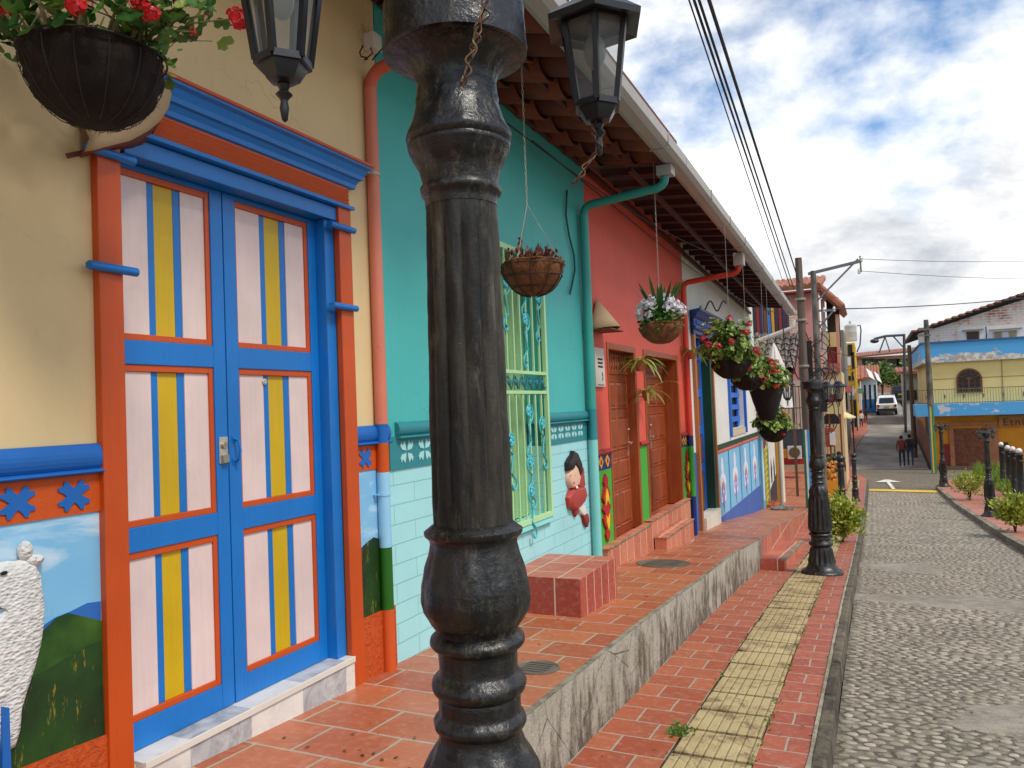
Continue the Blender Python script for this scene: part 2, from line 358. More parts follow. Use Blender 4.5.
# stones
rnd = random.Random(3)
g = MB(); g.smooth = True; y = 2.0; row = 0
def stone_ok(x, y): return True
while y < 34:
    pitch = .070 if y < 16 else .10
    xr = 3.6 if y < 14 else RXR
    x = RXL+.05+(row % 2)*pitch*.5
    while x < xr:
        if stone_ok(x, y):
            a = pitch*rnd.uniform(.50, .72); b = pitch*rnd.uniform(.40, .50); an = rnd.gauss(0, .16); px = x+rnd.uniform(-.010, .010); py = y+rnd.uniform(-.008, .008)+.03*noise.noise(Vector((x*2, y*2, 0)))
            hz = rnd.uniform(.006, .013); dirt_ = .75+.35*noise.noise(Vector((px*1.5, py*1.2, 4))); a *= min(1, dirt_+.1); b *= min(1, dirt_+.1); z0 = rdz(py)-.004
            n = 9 if y < 9 else 6; ca, sa = math.cos(an), math.sin(an); vs = []
            prof = ((1.0, 0), (.93, .65), (.72, .95)) if y < 9 else ((1.0, 0), (.78, .9))
            wob = [rnd.uniform(.86, 1.08) for _ in range(n)]
            tx, ty = rnd.uniform(-.05, .05), rnd.uniform(-.05, .05)
            for rr, zz in prof:
                for k in range(n):
                    q = 2*math.pi*k/n; u = a*rr*wob[k]*math.cos(q); v = b*rr*wob[k]*math.sin(q)
                    X = u*ca-v*sa; Y = u*sa+v*ca; vs.append((px+X, py+Y, z0+hz*zz+X*tx+Y*ty+(sw(py+Y)-sw(py))))
            vs.append((px, py, z0+hz)); m = len(prof)
            fs = [(i*n+k, i*n+(k+1) % n, (i+1)*n+(k+1) % n, (i+1)*n+k) for i in range(m-1) for k in range(n)]+[((m-1)*n+k, (m-1)*n+(k+1) % n, m*n) for k in range(n)]
            g.add(vs, fs)
        x += a+pitch*rnd.uniform(.66, .86)
    y += pitch*.95; row += 1
t = NT('cobblestone'); x = t.n('ShaderNodeValToRGB'); e = x.color_ramp.elements
e[0].color = (*lin('#8a7f6e'), 1); e[1].color = (*lin('#b5aa98'), 1); q = e.new(.5); q.color = (*lin('#9c917f'), 1)
t.l(t.geo.outputs['Random Per Island'], x.inputs[0]); cc = t.mix(t.math('MULTIPLY', t.ramp(t.noise(25, 6, .7), .4, .7), .5), x.outputs[0], lin('#7a7064'))
struct(g.build('cobblestones', t.fin(cc, .7, t.bump(t.noise(90, 4), .4, .006))), 'stuff')

# worn cement patches between the stones
cem = concrete('#a79d8e', '#857b6c', False)
for (cx, cy, a, b, h) in ((1.15, 5.45, .62, .34, .0085), (.75, 4.55, .35, .16, .0075), (1.2, 9.6, 1.5, .45, .0075), (.3, 12.6, .6, .5, .007), (1.7, 7.2, .5, .3, .0075)):
    g = MB(); vs = [(cx, cy, rdz(cy)+h)]; n = 48
    for k in range(n):
        q = 2*math.pi*k/n; f = 1+.5*noise.noise(Vector((math.cos(q)*1.6+cx, math.sin(q)*1.6, cy)))+.25*noise.noise(Vector((math.cos(q)*5, math.sin(q)*5+cx, cy))); X = cx+a*f*math.cos(q); Y = cy+b*f*math.sin(q); vs.append((X, Y, rdz(Y)+h-.012*0)); 
    for k in range(n): p = vs[1+k]; vs.append((cx+(p[0]-cx)*1.12, cy+(p[1]-cy)*1.12, rdz(cy+(p[1]-cy)*1.12)-.002))
    g.add(vs, [(0, 1+k, 1+(k+1) % n) for k in range(n)]+[(1+k, 1+n+k, 1+n+(k+1) % n, 1+(k+1) % n) for k in range(n)]); struct(g.build('cement_patch', cem))
# painted road markings
ym = paint('#e0b838', .7, .15, dirt=.2); wmk = paint('#d8d6cf', .7, .1, dirt=.25)
g = MB(); vs = [(RXL+.02, 33.9, rdz(33.9)+.026), (2.15, 33.2, rdz(33.2)+.026), (2.15, 34.25, rdz(34.25)+.026), (RXL+.02, 34.95, rdz(34.95)+.026)]; g.add(vs, [(0,1,2,3)])
struct(g.build('road_line', ym))
g = MB(); z = lambda y: rdz(y)+.026
g.add([(.60, 35.0, z(35.0)), (.74, 35.0, z(35.0)), (.60, 38.2, z(38.2)), (.46, 38.2, z(38.2))], [(0,1,2,3)])
g.add([(.0, 38.2, z(38.2)), (1.05, 38.2, z(38.2)), (.6, 39.5, z(39.5)), (.42, 39.5, z(39.5))], [(0,1,2,3)])
struct(g.build('road_arrow', wmk))

# left pavement
redt = tiles('pavement_tile', '#9c4a2f', '#b0613f', '#a39a88', .28, .235, .0065, 'XY', ox=.02, dirt=.3)
redt2 = tiles('pavement_tile_narrow', '#9a4731', '#ac593e', '#a39a88', .25, .205, .006, 'XY', ox=.1, dirt=.35)
g = MB(); ysf = fr(-6, 38, .5); strip(ysf, -1.46, -1.0, sw, g); struct(g.build('pavement', redt))
g = MB(); strip(ysf, -.595, -.35, sw, g); struct(g.build('pavement', redt2))
g = MB(); strip(fr(-6, 38, .1), lambda y: -.362+noise.noise(Vector((y*3, 1, 1)))*.008, lambda y: -.342+noise.noise(Vector((y*4, 5, 1)))*.008, lambda y: sw(y)+.0105, g); struct(g.build('cement_seam', concrete('#b5ab98', '#857b68', False)))
g = MB(); strip(fr(38, 100, 1), -7, lambda y: lx(y), lambda y: sw(y)-.02, g); vv = fr(38, 100, 1); vside(vv, -7, lambda y: sw(y)-.3, lambda y: sw(y)-.02, g)
g.add([p for y in vv for p in ((lx(y), y, sw(y)-.2), (lx(y), y, sw(y)-.02))], [(2*i, 2*i+1, 2*i+3, 2*i+2) for i in range(len(vv)-1)]); struct(g.build('pavement', redt))
g = MB(); strip(ysf, -1.02, -.58, lambda y: sw(y)-.025, g); struct(g.build('pavement_bedding', concrete('#6a6252', '#3c3526', False)))
# ribbed yellow pavers, one slab after another, slightly uneven
t = NT('yellow_paver'); sp = t.n('ShaderNodeSeparateXYZ'); t.l(t.geo.outputs['Position'], sp.inputs[0])
fx = t.math('FRACT', t.math('MULTIPLY', sp.outputs[0], 1/.0525)); gr = t.ramp(t.math('ABSOLUTE', t.math('SUBTRACT', fx, .5)), .36, .46)
st = t.ramp(t.noise(4.6, 9, .8, None, .6), .50, .60); cc = t.mix(t.ramp(t.noise(2, 5), .3, .7), lin('#aa9262'), lin('#c4ae7e'))
cc = t.mix(t.math('MULTIPLY', st, .85), cc, lin('#6b4a2e')); cc = t.mix(t.math('MULTIPLY', t.math('MULTIPLY', gr, t.ramp(t.noise(9, 5), .38, .6)), .5), cc, lin('#7a6a48')); cc = t.mix(t.math('MULTIPLY', t.noise(70, 5, .7), .35), cc, lin('#8d8468'))
ypm = t.fin(cc, .8, t.bump(t.math('ADD', t.math('MULTIPLY', gr, -1), t.math('MULTIPLY', t.noise(50, 4), .5)), .7, .008))
g = MB(); y = -5.0
while y < 37.6:
    Lp = .355; a = rnd.uniform(-.009, .009); zz = [sw(y)+rnd.uniform(-.003, .005) for _ in range(2)]+[sw(y+Lp)+rnd.uniform(-.003, .005) for _ in range(2)]
    x0, x1 = -.992+a, -.603+a; b = y+.010+rnd.uniform(-.003, .004); c = y+Lp-.014
    v = [(x0, b, zz[0]), (x1, b, zz[1]), (x1, c, zz[3]), (x0, c, zz[2])]; v += [(p[0], p[1], p[2]-.03) for p in v]
    g.add(v, [(0,1,2,3), (0,4,5,1), (1,5,6,2), (2,6,7,3), (3,7,4,0)]); y += Lp
struct(g.build('pavement', ypm, bevel=.004))
g = MB(); y = -5.0
while y < 37.6:
    Lk = .78 if y < 30 else 2; x1 = RXL-.01+rnd.uniform(-.006, .006); a, b = y+.006, y+Lk-.006
    z0, z1 = sw(a)+.006+rnd.uniform(-.004, .004), sw(b)+.006+rnd.uniform(-.004, .004)
    v = [(-.35, a, z0), (x1, a, z0), (x1, b, z1), (-.35, b, z1)]; v += [(p[0]+(.012 if p[0] > -.34 else 0), p[1], p[2]-.22) for p in v]
    g.add(v, [(0,1,2,3), (0,4,5,1), (1,5,6,2), (2,6,7,3), (3,7,4,0)]); y += Lk
struct(g.build('kerb', concrete('#766a58', '#40372b', False), bevel=.014))
# cement seam between kerb and tiles, weeds in the joints
g = MB(); rr = random.Random(5)
for i in range(260):
    xs = rr.choice((-1.0, -.597, -.352, -.6)); yy = rr.uniform(2.6, 16); n = rr.randint(2, 6)
    for k in range(n):
        p = Vector((xs+rr.gauss(0, .012), yy+rr.gauss(0, .03), sw(yy)-.005)); d = Vector((rr.uniform(-1, 1), rr.uniform(-1, 1), rr.uniform(.3, 1.1))).normalized()*rr.uniform(.010, .028); s_ = d.orthogonal().normalized()*.005
        g.add([p-s_, p+d*.5+s_*1.2, p+d, p+d*.5-s_*1.2], [(0,1,2,3)])
c0 = Vector((-1.01, 4.15, sw(4.15)))
for k in range(90):
    p = c0+Vector((rr.gauss(0, .03), rr.gauss(0, .04), 0)); d = Vector((rr.uniform(-1, 1), rr.uniform(-1, 1), rr.uniform(.3, 1.1))).normalized()*rr.uniform(.02, .04); s_ = d.orthogonal().normalized()*.008
    g.add([p-s_, p+d*.5+s_*1.2, p+d, p+d*.5-s_*1.2], [(0,1,2,3)])
struct(g.build('weeds', leafm('weed_leaf', '#3f5a1c', '#6d8a34')), 'stuff')

# raised terrace in front of the houses
terr = tiles('terrace_tile', '#9e4f31', '#b86c45', '#a89c86', .345, .272, .0075, 'XY', ox=.05, oy=.07, dirt=.3, rough=.42)
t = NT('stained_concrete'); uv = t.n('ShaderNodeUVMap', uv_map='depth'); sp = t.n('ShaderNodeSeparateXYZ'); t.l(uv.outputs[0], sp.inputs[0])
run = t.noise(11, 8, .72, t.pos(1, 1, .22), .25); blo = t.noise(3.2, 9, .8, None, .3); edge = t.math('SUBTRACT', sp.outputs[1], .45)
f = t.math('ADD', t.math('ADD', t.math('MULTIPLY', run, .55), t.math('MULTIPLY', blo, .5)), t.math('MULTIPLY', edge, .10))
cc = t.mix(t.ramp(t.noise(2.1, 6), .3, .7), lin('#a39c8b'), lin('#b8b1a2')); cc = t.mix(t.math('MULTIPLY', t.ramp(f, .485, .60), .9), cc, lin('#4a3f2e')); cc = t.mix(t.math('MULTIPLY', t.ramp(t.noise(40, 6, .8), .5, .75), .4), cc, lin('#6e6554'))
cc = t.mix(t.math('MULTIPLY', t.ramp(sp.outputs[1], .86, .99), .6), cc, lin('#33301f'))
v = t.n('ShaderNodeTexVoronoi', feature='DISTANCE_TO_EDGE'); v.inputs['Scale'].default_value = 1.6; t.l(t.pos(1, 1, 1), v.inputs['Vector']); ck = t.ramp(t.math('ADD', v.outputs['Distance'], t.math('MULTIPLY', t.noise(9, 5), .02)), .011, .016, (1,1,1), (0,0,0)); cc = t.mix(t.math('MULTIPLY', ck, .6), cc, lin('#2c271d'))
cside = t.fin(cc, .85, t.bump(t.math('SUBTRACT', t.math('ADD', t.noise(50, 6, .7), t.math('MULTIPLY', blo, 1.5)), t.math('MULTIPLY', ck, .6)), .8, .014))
ctop = concrete('#a49b88', '#6f6551', False)
XT = -1.42
g = MB(); yt = fr(-6, 22, .4); yp = fr(22, 34, 1)
xe = lambda y: XT-.035+noise.noise(Vector((y*1.7, 0, 0)))*.012
strip(yt, -2.5, xe, te, g, 3); strip(yp, -6, XT-.05, te, g, 3)
g.cur = 1; strip(yt, xe, XT, lambda y: te(y)+.0015, g)
yt1 = fr(-6, 10.75, .4); g.cur = 2
vs = []
for y in yt1:
    for k, f in enumerate((0, .5, 1)):
        zz = te(y)+(sw(y)-.05-te(y))*f; vs.append((XT+noise.noise(Vector((y*2.2, f*3, 5)))*.014*(k > 0), y, zz))
g.add(vs, [(3*i+k, 3*i+k+1, 3*i+4+k, 3*i+3+k) for i in range(len(yt1)-1) for k in range(2)])
g.cur = 3; vside(fr(10.75, 22, .5), XT, lambda y: sw(y)-.2, te, g); vside(fr(22, 34, 1), XT-.05, lambda y: sw(y)-.4, te, g)
g.add([(-6, 34, -3), (XT-.05, 34, -3), (XT-.05, 34, -1.3), (-6, 34, -1.3)], [(0,1,2,3)])
ftile = tiles('riser_tile', '#a54a38', '#bb6a50', '#cdbfa6', .30, .42, .008, 'YZ', oy=.1, dirt=.2)
tob = struct(g.build('terrace', [terr, ctop, cside, ftile]))
uvl = tob.data.uv_layers.new(name='depth')
for p in tob.data.polygons:
    for li in p.loop_indices:
        co = tob.data.vertices[tob.data.loops[li].vertex_index].co; a_, b_ = te(co.y), sw(co.y)-.05; uvl.data[li].uv = (co.y, (a_-co.z)/max(.05, a_-b_))
# low tiled step along the lower part of the terrace
g = MB(); g.box(-1.42, -1.12, 10.55, 13.4, -1.2, -.40); g.cur = 1
g.box(-1.15, -1.10, 10.53, 13.42, -.41, -.385)
for yy in (10.55,): pass
o = g.build('tiled_step', [tiles('step_tile', '#a94a35', '#bd644a', '#c9bda5', .3, .3, .008, 'YX', dirt=.2), ctop]); o.data.transform(Matrix.Translation((0,0,0)))
for v in o.data.vertices: 
    if v.co.y > 12: v.co.z -= .26
tag(origin(o, (-1.27, 11.9, -.65)), 'low red tiled step at the foot of the terrace by the lamp post', 'step')
# manhole covers set in the terrace
for i, (a, b, rr_, lab) in enumerate(((-1.66, 3.75, .12, 'small round iron cover in the red terrace tiles just beyond the black column'), (-1.95, 7.62, .27, 'wider round iron cover in the terrace tiles below the wooden doors'))):
    g = MB(); zz = te(b)
    g.lathe((a, b, zz), [(rr_, -.01), (rr_, .006), (rr_*.93, .009), (rr_*.9, .004), (rr_*.3, .004), (.001, .005)], 32); s_ = (te(b+.5)-te(b-.5))
    for k in range(5): g.box(a-rr_*.6, a+rr_*.6, b-rr_*.6+k*rr_*.3-.006, b-rr_*.6+k*rr_*.3+.006, zz+.002, zz+.009)
    o = g.build('manhole_cover', metal('#5b554b', .6)); 
    for v in o.data.vertices: v.co.z += (v.co.y-b)*s_
    tag(origin(o, (a, b, zz)), lab, 'manhole cover', 'round covers in the terrace floor')

# right pavement island
g = MB(); pav = tiles('right_pavement_tile', '#a8604e', '#b9705b', '#a39a88', .4, .4, .01, dirt=.3)
def xr(y):
    return 2.2 if y < 34 else 2.2+(y-34)**2*.03
yy = fr(14, 38.5, .5); strip(yy, lambda y: xr(y)+.14, lambda y: 4.2, lambda y: sw(y)-.01, g); struct(g.build('pavement', pav))
g = MB(); strip(yy, xr, lambda y: xr(y)+.14, sw, g)
vs = []
for y in yy: vs += [(xr(y), y, sw(y)-.2), (xr(y), y, sw(y))]
g.add(vs, [(2*i, 2*i+1, 2*i+3, 2*i+2) for i in range(len(yy)-1)])
g.add([(xr(14), 14, -1.3), (4.6, 14, -1.3), (4.6, 14, sw(14)), (xr(14), 14, sw(14))], [(0,1,2,3)])
struct(g.build('kerb', concrete('#a09886', '#5f5748', False)))
g = MB(); strip(fr(30, 46, 2), 4.6, 60, lambda y: sw(y)-.115, g); struct(g.build('side_street', concrete('#a39b8e', '#857c6e', False)))
# grass bank right
g = MB(); strip(fr(14, 41, 1), 4.15, 12, lambda y: sw(y)+.02, g); struct(g.build('grass_bank', paint('#4d5a2a', .95, .3)))
g = MB(); rr = random.Random(9)
for i in range(16000):
    y = rr.uniform(20, 41); x = 4.12+rr.random()**1.5*3.4; h = rr.uniform(.1, .42)*(.6+1.1*max(0, noise.noise(Vector((x*1.3, y*.8, 0)))+.4)); p = Vector((x, y, sw(y))); a = rr.uniform(0, 6.28); s_ = Vector((math.cos(a), math.sin(a), 0))*.02; d = Vector((rr.gauss(0, .1), rr.gauss(0, .1), h))
    g.add([p-s_, p+s_, p+d+s_*.3, p+d-s_*.3], [(0,1,2,3)])
struct(g.build('grass', leafm('grass_blade', '#45651c', '#9ab544')), 'stuff')
# ------------------------------------------------------------------ the row of houses on the left (street face at X = WX)
WX = -2.4
CREAM, BLUE, ORG, PINK, YEL = paint('#dcc392', .7, .05, .18, 140, .05), woodpaint('#0a6fbe', .42), woodpaint('#bf4a0c', .45), woodpaint('#dcc6c0', .5, .15), woodpaint('#c8a508', .45, .15)
ORGW = paint('#c24e0e', .6, .10, .5, 60, .1); BLUEW = paint('#1560ae', .5, .08, .2)
def wallbox(g, y0, y1, z0, z1, d=.3, x=WX): g.box(x-d, x, y0, y1, z0, z1)
def cross(g, cy, cz, s, x0, x1, st=1.0):
    g.mark()
    """the hollowed four-petal cross used in the bands"""
    pts = []
    for k in range(4):
        a = math.pi/4+k*math.pi/2
        for da, r in ((-.50, .60), (-.40, .92), (-.24, 1.0), (0, .80), (.24, 1.0), (.40, .92), (.50, .60), (math.pi/4, .40)):
            pts.append((cy+s*st*r*math.cos(a+da), cz+s*r*math.sin(a+da)))
    g.wallpoly(pts, x0, x1)
def roll(g, y0, y1, z0, z1, x, r):
    zc = (z0+z1)/2; h = (z1-z0)/2; n = 10
    pr = [(x, z0)]+[(x+r*math.cos(a), zc+h*math.sin(a)) for a in [-math.pi/2+math.pi*i/n for i in range(n+1)]]+[(x, z1)]
    g.smooth = False; g.facpoly(pr[1:-1] if False else pr, y0, y1)

# --- cream house
H1 = thing('cream_house', (WX, .5, te(.5)), 'cream house with a blue and pink striped double door and a painted hill mural', 'house')
g = MB(); wallbox(g, -5, 1.86, .2, 4.05); wallbox(g, 3.13, 3.525, .2, 4.05); wallbox(g, 1.86, 3.13, 2.70, 4.05); wallbox(g, 1.86, 3.13, .2, .50)
g.box(-7, -2.7, -5, -4.9, .2, 4.05)
g.build('wall', CREAM, H1)
g = MB(); g.box(WX-.3, WX-.16, 1.86, 3.13, .5, 2.7); g.build('door_backing', woodpaint('#0b4f92'), H1)
# wainscot: roll moulding, orange band with blue crosses, mural panel
for (a, b) in ((-5, 1.785), (3.215, 3.52)):
    g = MB(); roll(g, a, b, 1.545, 1.635, WX+.004, .028); roll(g, a, b, 1.532, 1.552, WX+.004, .036); g.build('blue_moulding', BLUEW, H1)
    g = MB(); g.box(WX, WX+.012, a, b, 1.405, 1.532); g.build('orange_band', ORGW, H1)
g = MB()
for yy in (1.505, 1.69): cross(g, yy, 1.468, .056, WX+.013, WX+.017, 1.15)
for k in range(1, 8): cross(g, 1.505-k*.185, 1.468, .056, WX+.013, WX+.017, 1.15)
cross(g, 3.30, 1.468, .056, WX+.013, WX+.017, 1.1); cross(g, 3.45, 1.468, .05, WX+.013, WX+.017, .8)
g.parts('cross_ornament', BLUEW, H1)
t = NT('mural_sky'); n = t.noise(3.2, 7, .6, t.pos(1, .55, 2.4), .5)
t.fin(t.mix(t.ramp(n, .52, .72), t.mix(t.ramp(t.noise(1.5, 3), .3, .7), lin('#6fb0d8'), lin('#8cc2e2')), lin('#d8e6ee')), .55, t.bump(t.noise(50, 3), .15, .003)); msky = t.m
g = MB(); g.box(WX, WX+.006, -5, 1.785, .60, 1.405); g.box(WX, WX+.006, 3.215, 3.52, .60, 1.405); g.build('mural_sky_panel', msky, H1)
t = NT('mural_grass'); n = t.noise(14, 6, .7, t.pos(1, 2.2, .5)); n2 = t.noise(4, 4)
t.fin(t.mix(t.ramp(t.noise(48, 5, .7, t.pos(1, 1, .22)), .58, .68), t.mix(t.ramp(n2, .35, .65), lin('#06240a'), lin('#1b450e')), lin('#8a7a20')), .5, t.bump(n, .3, .004)); mgrass = t.m
t = NT('mural_hill'); sp = t.n('ShaderNodeSeparateXYZ'); t.l(t.geo.outputs['Position'], sp.inputs[0])
t.fin(t.mix(t.ramp(t.noise(5, 5, .6), .4, .7), lin('#123c0c'), lin('#3d6414')), .5); mhill = t.m
Wp = lambda x, y: tuple(onx(x, y, WX+.01).yz)
g = MB(); g.wallpoly([(1.55, 1.0), (1.782, .93), (1.782, 1.10), Wp(88, 603), Wp(72, 611), Wp(55, 618), (1.55, 1.06)], WX+.0062, WX+.009); g.build('mural_distant_hill', paint('#2a63ae', .5, .1), H1)
g = MB(); g.wallpoly([(1.2, .62), (1.782, .62), (1.782, 1.035), Wp(86, 617), Wp(68, 613), Wp(57, 617), Wp(42, 632), Wp(20, 650), (1.2, .98)], WX+.0092, WX+.012); g.build('mural_hill', mhill, H1)
g = MB(); g.wallpoly([(-5, .60), (1.782, .645), Wp(100, 641), Wp(94, 643), Wp(70, 656), Wp(50, 668), Wp(20, 684), (1.0, .86), (-1, .95), (-5, .9)], WX+.0122, WX+.015); g.build('mural_grass_hill', mgrass, H1)
g = MB(); pts = [(3.215, .66), (3.52, .66), (3.52, 1.02), (3.42, 1.03), (3.36, 1.05), (3.30, 1.035), (3.215, 1.0)]; g.wallpoly(pts, WX+.0062, WX+.010); g.build('mural_hill', mgrass, H1)
# thick fleecy relief animal of the mural
t = NT('fleece_relief'); n = t.noise(38, 3, .5); v = t.n('ShaderNodeTexVoronoi'); v.inputs['Scale'].default_value = 80; t.l(t.pos(1, .75, 1.3), v.inputs['Vector'])
fl = t.fin(t.mix(t.ramp(n, .3, .7), lin('#c2c2be'), lin('#dcdcd8')), .7, t.bump(t.math('ADD', v.outputs[0], t.math('MULTIPLY', n, .7)), .75, .008))
body = [Wp(*p) for p in ((-40, 760), (4, 752), (12, 748), (16, 735), (18, 712), (24, 692), (32, 668), (38, 645), (41, 625), (42, 606), (40, 590), (38, 574), (31, 560), (22, 558), (14, 561), (6, 561), (0, 562), (-12, 568), (-20, 580), (-14, 592), (-2, 596), (3, 603), (-8, 620), (-30, 640), (-60, 650), (-90, 690), (-80, 770))]
def relief(g, pts, x0, x1, inset=.72):
    cy = sum(p[0] for p in pts)/len(pts); cz = sum(p[1] for p in pts)/len(pts); n = len(pts); vs = []
    for j, (f, x) in enumerate(((1, x0), (.98, x0+(x1-x0)*.45), (.93, x0+(x1-x0)*.75), (.84, x0+(x1-x0)*.93), (.7, x1))):
        vs += [(x, cy+(p[0]-cy)*f, cz+(p[1]-cz)*f) for p in pts]
    g.smooth = True; g.add(vs, [(j*n+i, j*n+(i+1) % n, (j+1)*n+(i+1) % n, (j+1)*n+i) for j in range(4) for i in range(n)]+[tuple(range(4*n, 5*n))]); g.smooth = False
g = MB(); relief(g, body, WX+.014, WX+.042)
M = Matrix.Rotation(R(0), 3, 'X')
for (px, py, a, b) in ((25, 551, .022, .032), (35, 560, .026, .018), (30, 560, .02, .02)):
    p = onx(px, py, WX+.02); g.ell(p, (.022, a, b), 12, 8)
rel = g.build('sheep_relief', fl, H1)
g = MB(); g.ell(onx(4, 573, WX+.044), (.004, .012, .006), 10, 6); g.build('eye', paint('#111111', .3), rel)
g = MB(); g.wallpoly([Wp(-6, 770), Wp(-6, 705), Wp(1, 706), Wp(3, 770)], WX+.016, WX+.05); g.build('painted_post', woodpaint('#1560ae'), rel)
# rough orange plinth
t = NT('rough_orange_plaster'); n = t.noise(34, 5, .65, None, .8)
rop = t.fin(t.mix(t.ramp(n, .3, .7), lin('#b04208'), lin('#c95210')), .6, t.bump(n, .9, .014))
g = MB(); g.wallpoly([(-5, .3), (1.785, .3), (1.785, .655), (1.6, .665), (1.2, .68), (-5, .62)], WX, WX+.022); g.box(WX, WX+.022, 3.215, 3.52, .2, .66); g.build('plinth', rop, H1)
# door posts, dowels, entablature
g = MB(); g.box(WX, WX+.035, 1.785, 1.878, .38, 2.74); p1 = g.build('door_post', ORG, H1, .004)
g = MB(); g.box(WX, WX+.035, 3.115, 3.215, .34, 2.74); p2 = g.build('door_post', ORG, H1, .004)
for (p, y0, y1, z) in ((p1, 1.74, 1.925, 2.235), (p2, 3.03, 3.225, 2.235), (p2, 3.03, 3.225, 2.635), (p1, 1.74, 1.925, 2.635)):
    g = MB(); g.tube([(WX+.045, y0, z), (WX+.045, y1, z)], .016, 10); g.box(WX+.02, WX+.05, y0+.005, y1-.005, z-.004, z+.012); g.build('dowel', BLUE, p)
def profile_y(g, prof, ya, yb):
    """moulding: list of (projection, z); ends mitred outward by the projection"""
    n = len(prof); vs = [(WX+p, ya-p*1.1, z) for p, z in prof]+[(WX+p, yb+p*1.1, z) for p, z in prof]+[(WX-.001, ya, prof[0][1]), (WX-.001, yb, prof[0][1]), (WX-.001, ya, prof[-1][1]), (WX-.001, yb, prof[-1][1])]
    fs = [(i, n+i, n+i+1, i+1) for i in range(n-1)]; k = 2*n
    fs += [tuple([k]+list(range(n))+[k+2]), tuple([k+3]+list(range(2*n-1, n-1, -1))+[k+1]), (k, k+1, n, 0), (n-1, 2*n-1, k+3, k+2)]; g.add(vs, fs)
g = MB(); profile_y(g, [(.042, 2.738), (.052, 2.741), (.052, 2.757), (.03, 2.760)], 1.80, 3.17); lip = g.build('lintel', BLUE, H1)
pr = [(.03, 2.7605)]+[(.03+.004*(k % 2), 2.7605+.0105*k) for k in range(1, 9)]+[(.03, 2.852)]
g = MB(); profile_y(g, pr, 1.80, 3.17); g.build('reeded_frieze', ORG, lip)
pr = [(.03, 2.853), (.04, 2.858), (.043, 2.878), (.055, 2.90), (.068, 2.905), (.072, 2.925), (.085, 2.955), (.102, 2.965), (.104, 2.975)]
g = MB(); profile_y(g, pr, 1.80, 3.21); g.build('cornice', BLUE, lip)
g = MB(); profile_y(g, [(.104, 2.9755), (.112, 2.977), (.112, 2.989), (.0, 2.993)], 1.80, 3.21); g.build('cornice_cap', ORG, lip)
g = MB(); g.box(WX-.10, WX+.02, 1.906, 3.114, 2.668, 2.7345); g.box(WX-.12, WX-.002, 3.045, 3.1145, .5, 2.6675); g.box(WX-.12, WX-.005, 1.879, 1.905, .5, 2.6675); g.build('door_frame', BLUE, H1, .003)
# two door leaves, three panels each
XD = WX-.06
def leaf(y0, y1, py0, py1):
    g = MB(); zs = [.515, .615, 1.225, 1.315, 1.915, 2.005, 2.645, 2.666]
    g.box(XD-.04, XD, y0, py0, .515, 2.666); g.box(XD-.04, XD, py1, y1, .515, 2.666)
    for a, b in ((.515, .615), (1.225, 1.315), (1.915, 2.005), (2.645, 2.666)): g.box(XD-.039, XD-.0005, py0, py1, a, b)
    lf = g.build('door_leaf', BLUE, H1, .002)
    for a, b in ((.615, 1.225), (1.315, 1.915), (2.005, 2.645)):
        g = MB(); w_ = .022
        for (q0, q1, r0, r1) in ((py0, py0+w_*.4, a, b), (py1-w_, py1, a, b), (py0+w_*.4, py1-w_, a, a+w_*1.1), (py0+w_*.4, py1-w_, b-w_*1.2, b)): g.box(XD-.03, XD-.006, q0, q1, r0, r1)
        g.build('panel_bead', ORG, lf, .002)
        A, B = py0+w_*.4, py1-w_; s = B-A; fs_ = (0, .335, .415, .635, .715, 1)
        for k, m in enumerate((PINK, BLUE, YEL, BLUE, PINK)):
            g = MB(); g.box(XD-.036, XD-.014-(.004 if k in (1, 3) else .006 if k == 2 else 0), A+s*fs_[k], A+s*fs_[k+1], a+w_*1.1, b-w_*1.2); g.build('pink_plank' if m is PINK else 'yellow_plank' if m is YEL else 'blue_batten', m, lf, .0012)
    return lf
l1 = leaf(1.906, 2.437, 1.925, 2.372); l2 = leaf(2.443, 3.044, 2.512, 2.99)
stl = metal('#b9b2a6', .35, metallic=.8, bump=.1)
g = MB(); g.box(XD, XD+.006, 2.385, 2.432, 1.515, 1.625); hs = g.build('lock_plate', stl, l1, .002)
g = MB(); g.smooth = True
for k in (0,): g.tube([(XD+.006, 2.408, 1.59), (XD+.016, 2.408, 1.59)], .014, 14); g.tube([(XD+.008, 2.398, 1.545), (XD+.012, 2.398, 1.52), (XD+.012, 2.418, 1.52), (XD+.008, 2.418, 1.545)], .003, 6)
g.box(XD+.006, XD+.02, 2.392, 2.424, 1.518, 1.55); g.build('padlock', metal('#8c8578', .4, metallic=.7), l1, .002)
g = MB(); g.tube([(XD, 2.47, 1.515), (XD+.028, 2.47, 1.525), (XD+.036, 2.47, 1.565), (XD+.028, 2.47, 1.605), (XD, 2.47, 1.615)], .006, 8); g.box(XD, XD+.004, 2.46, 2.48, 1.505, 1.53); g.box(XD, XD+.004, 2.46, 2.48, 1.60, 1.625); g.build('pull_handle', BLUE, l2)
g = MB(); g.lathe((0,0,0), [(.014, 0), (.014, .006), (.007, .008), (.001, .005)], 14)
for i, v in enumerate(g.v): g.v[i] = (XD-.014+v[2], 2.675+v[0], 1.86+v[1])
g.build('lock_cylinder', stl, l2)
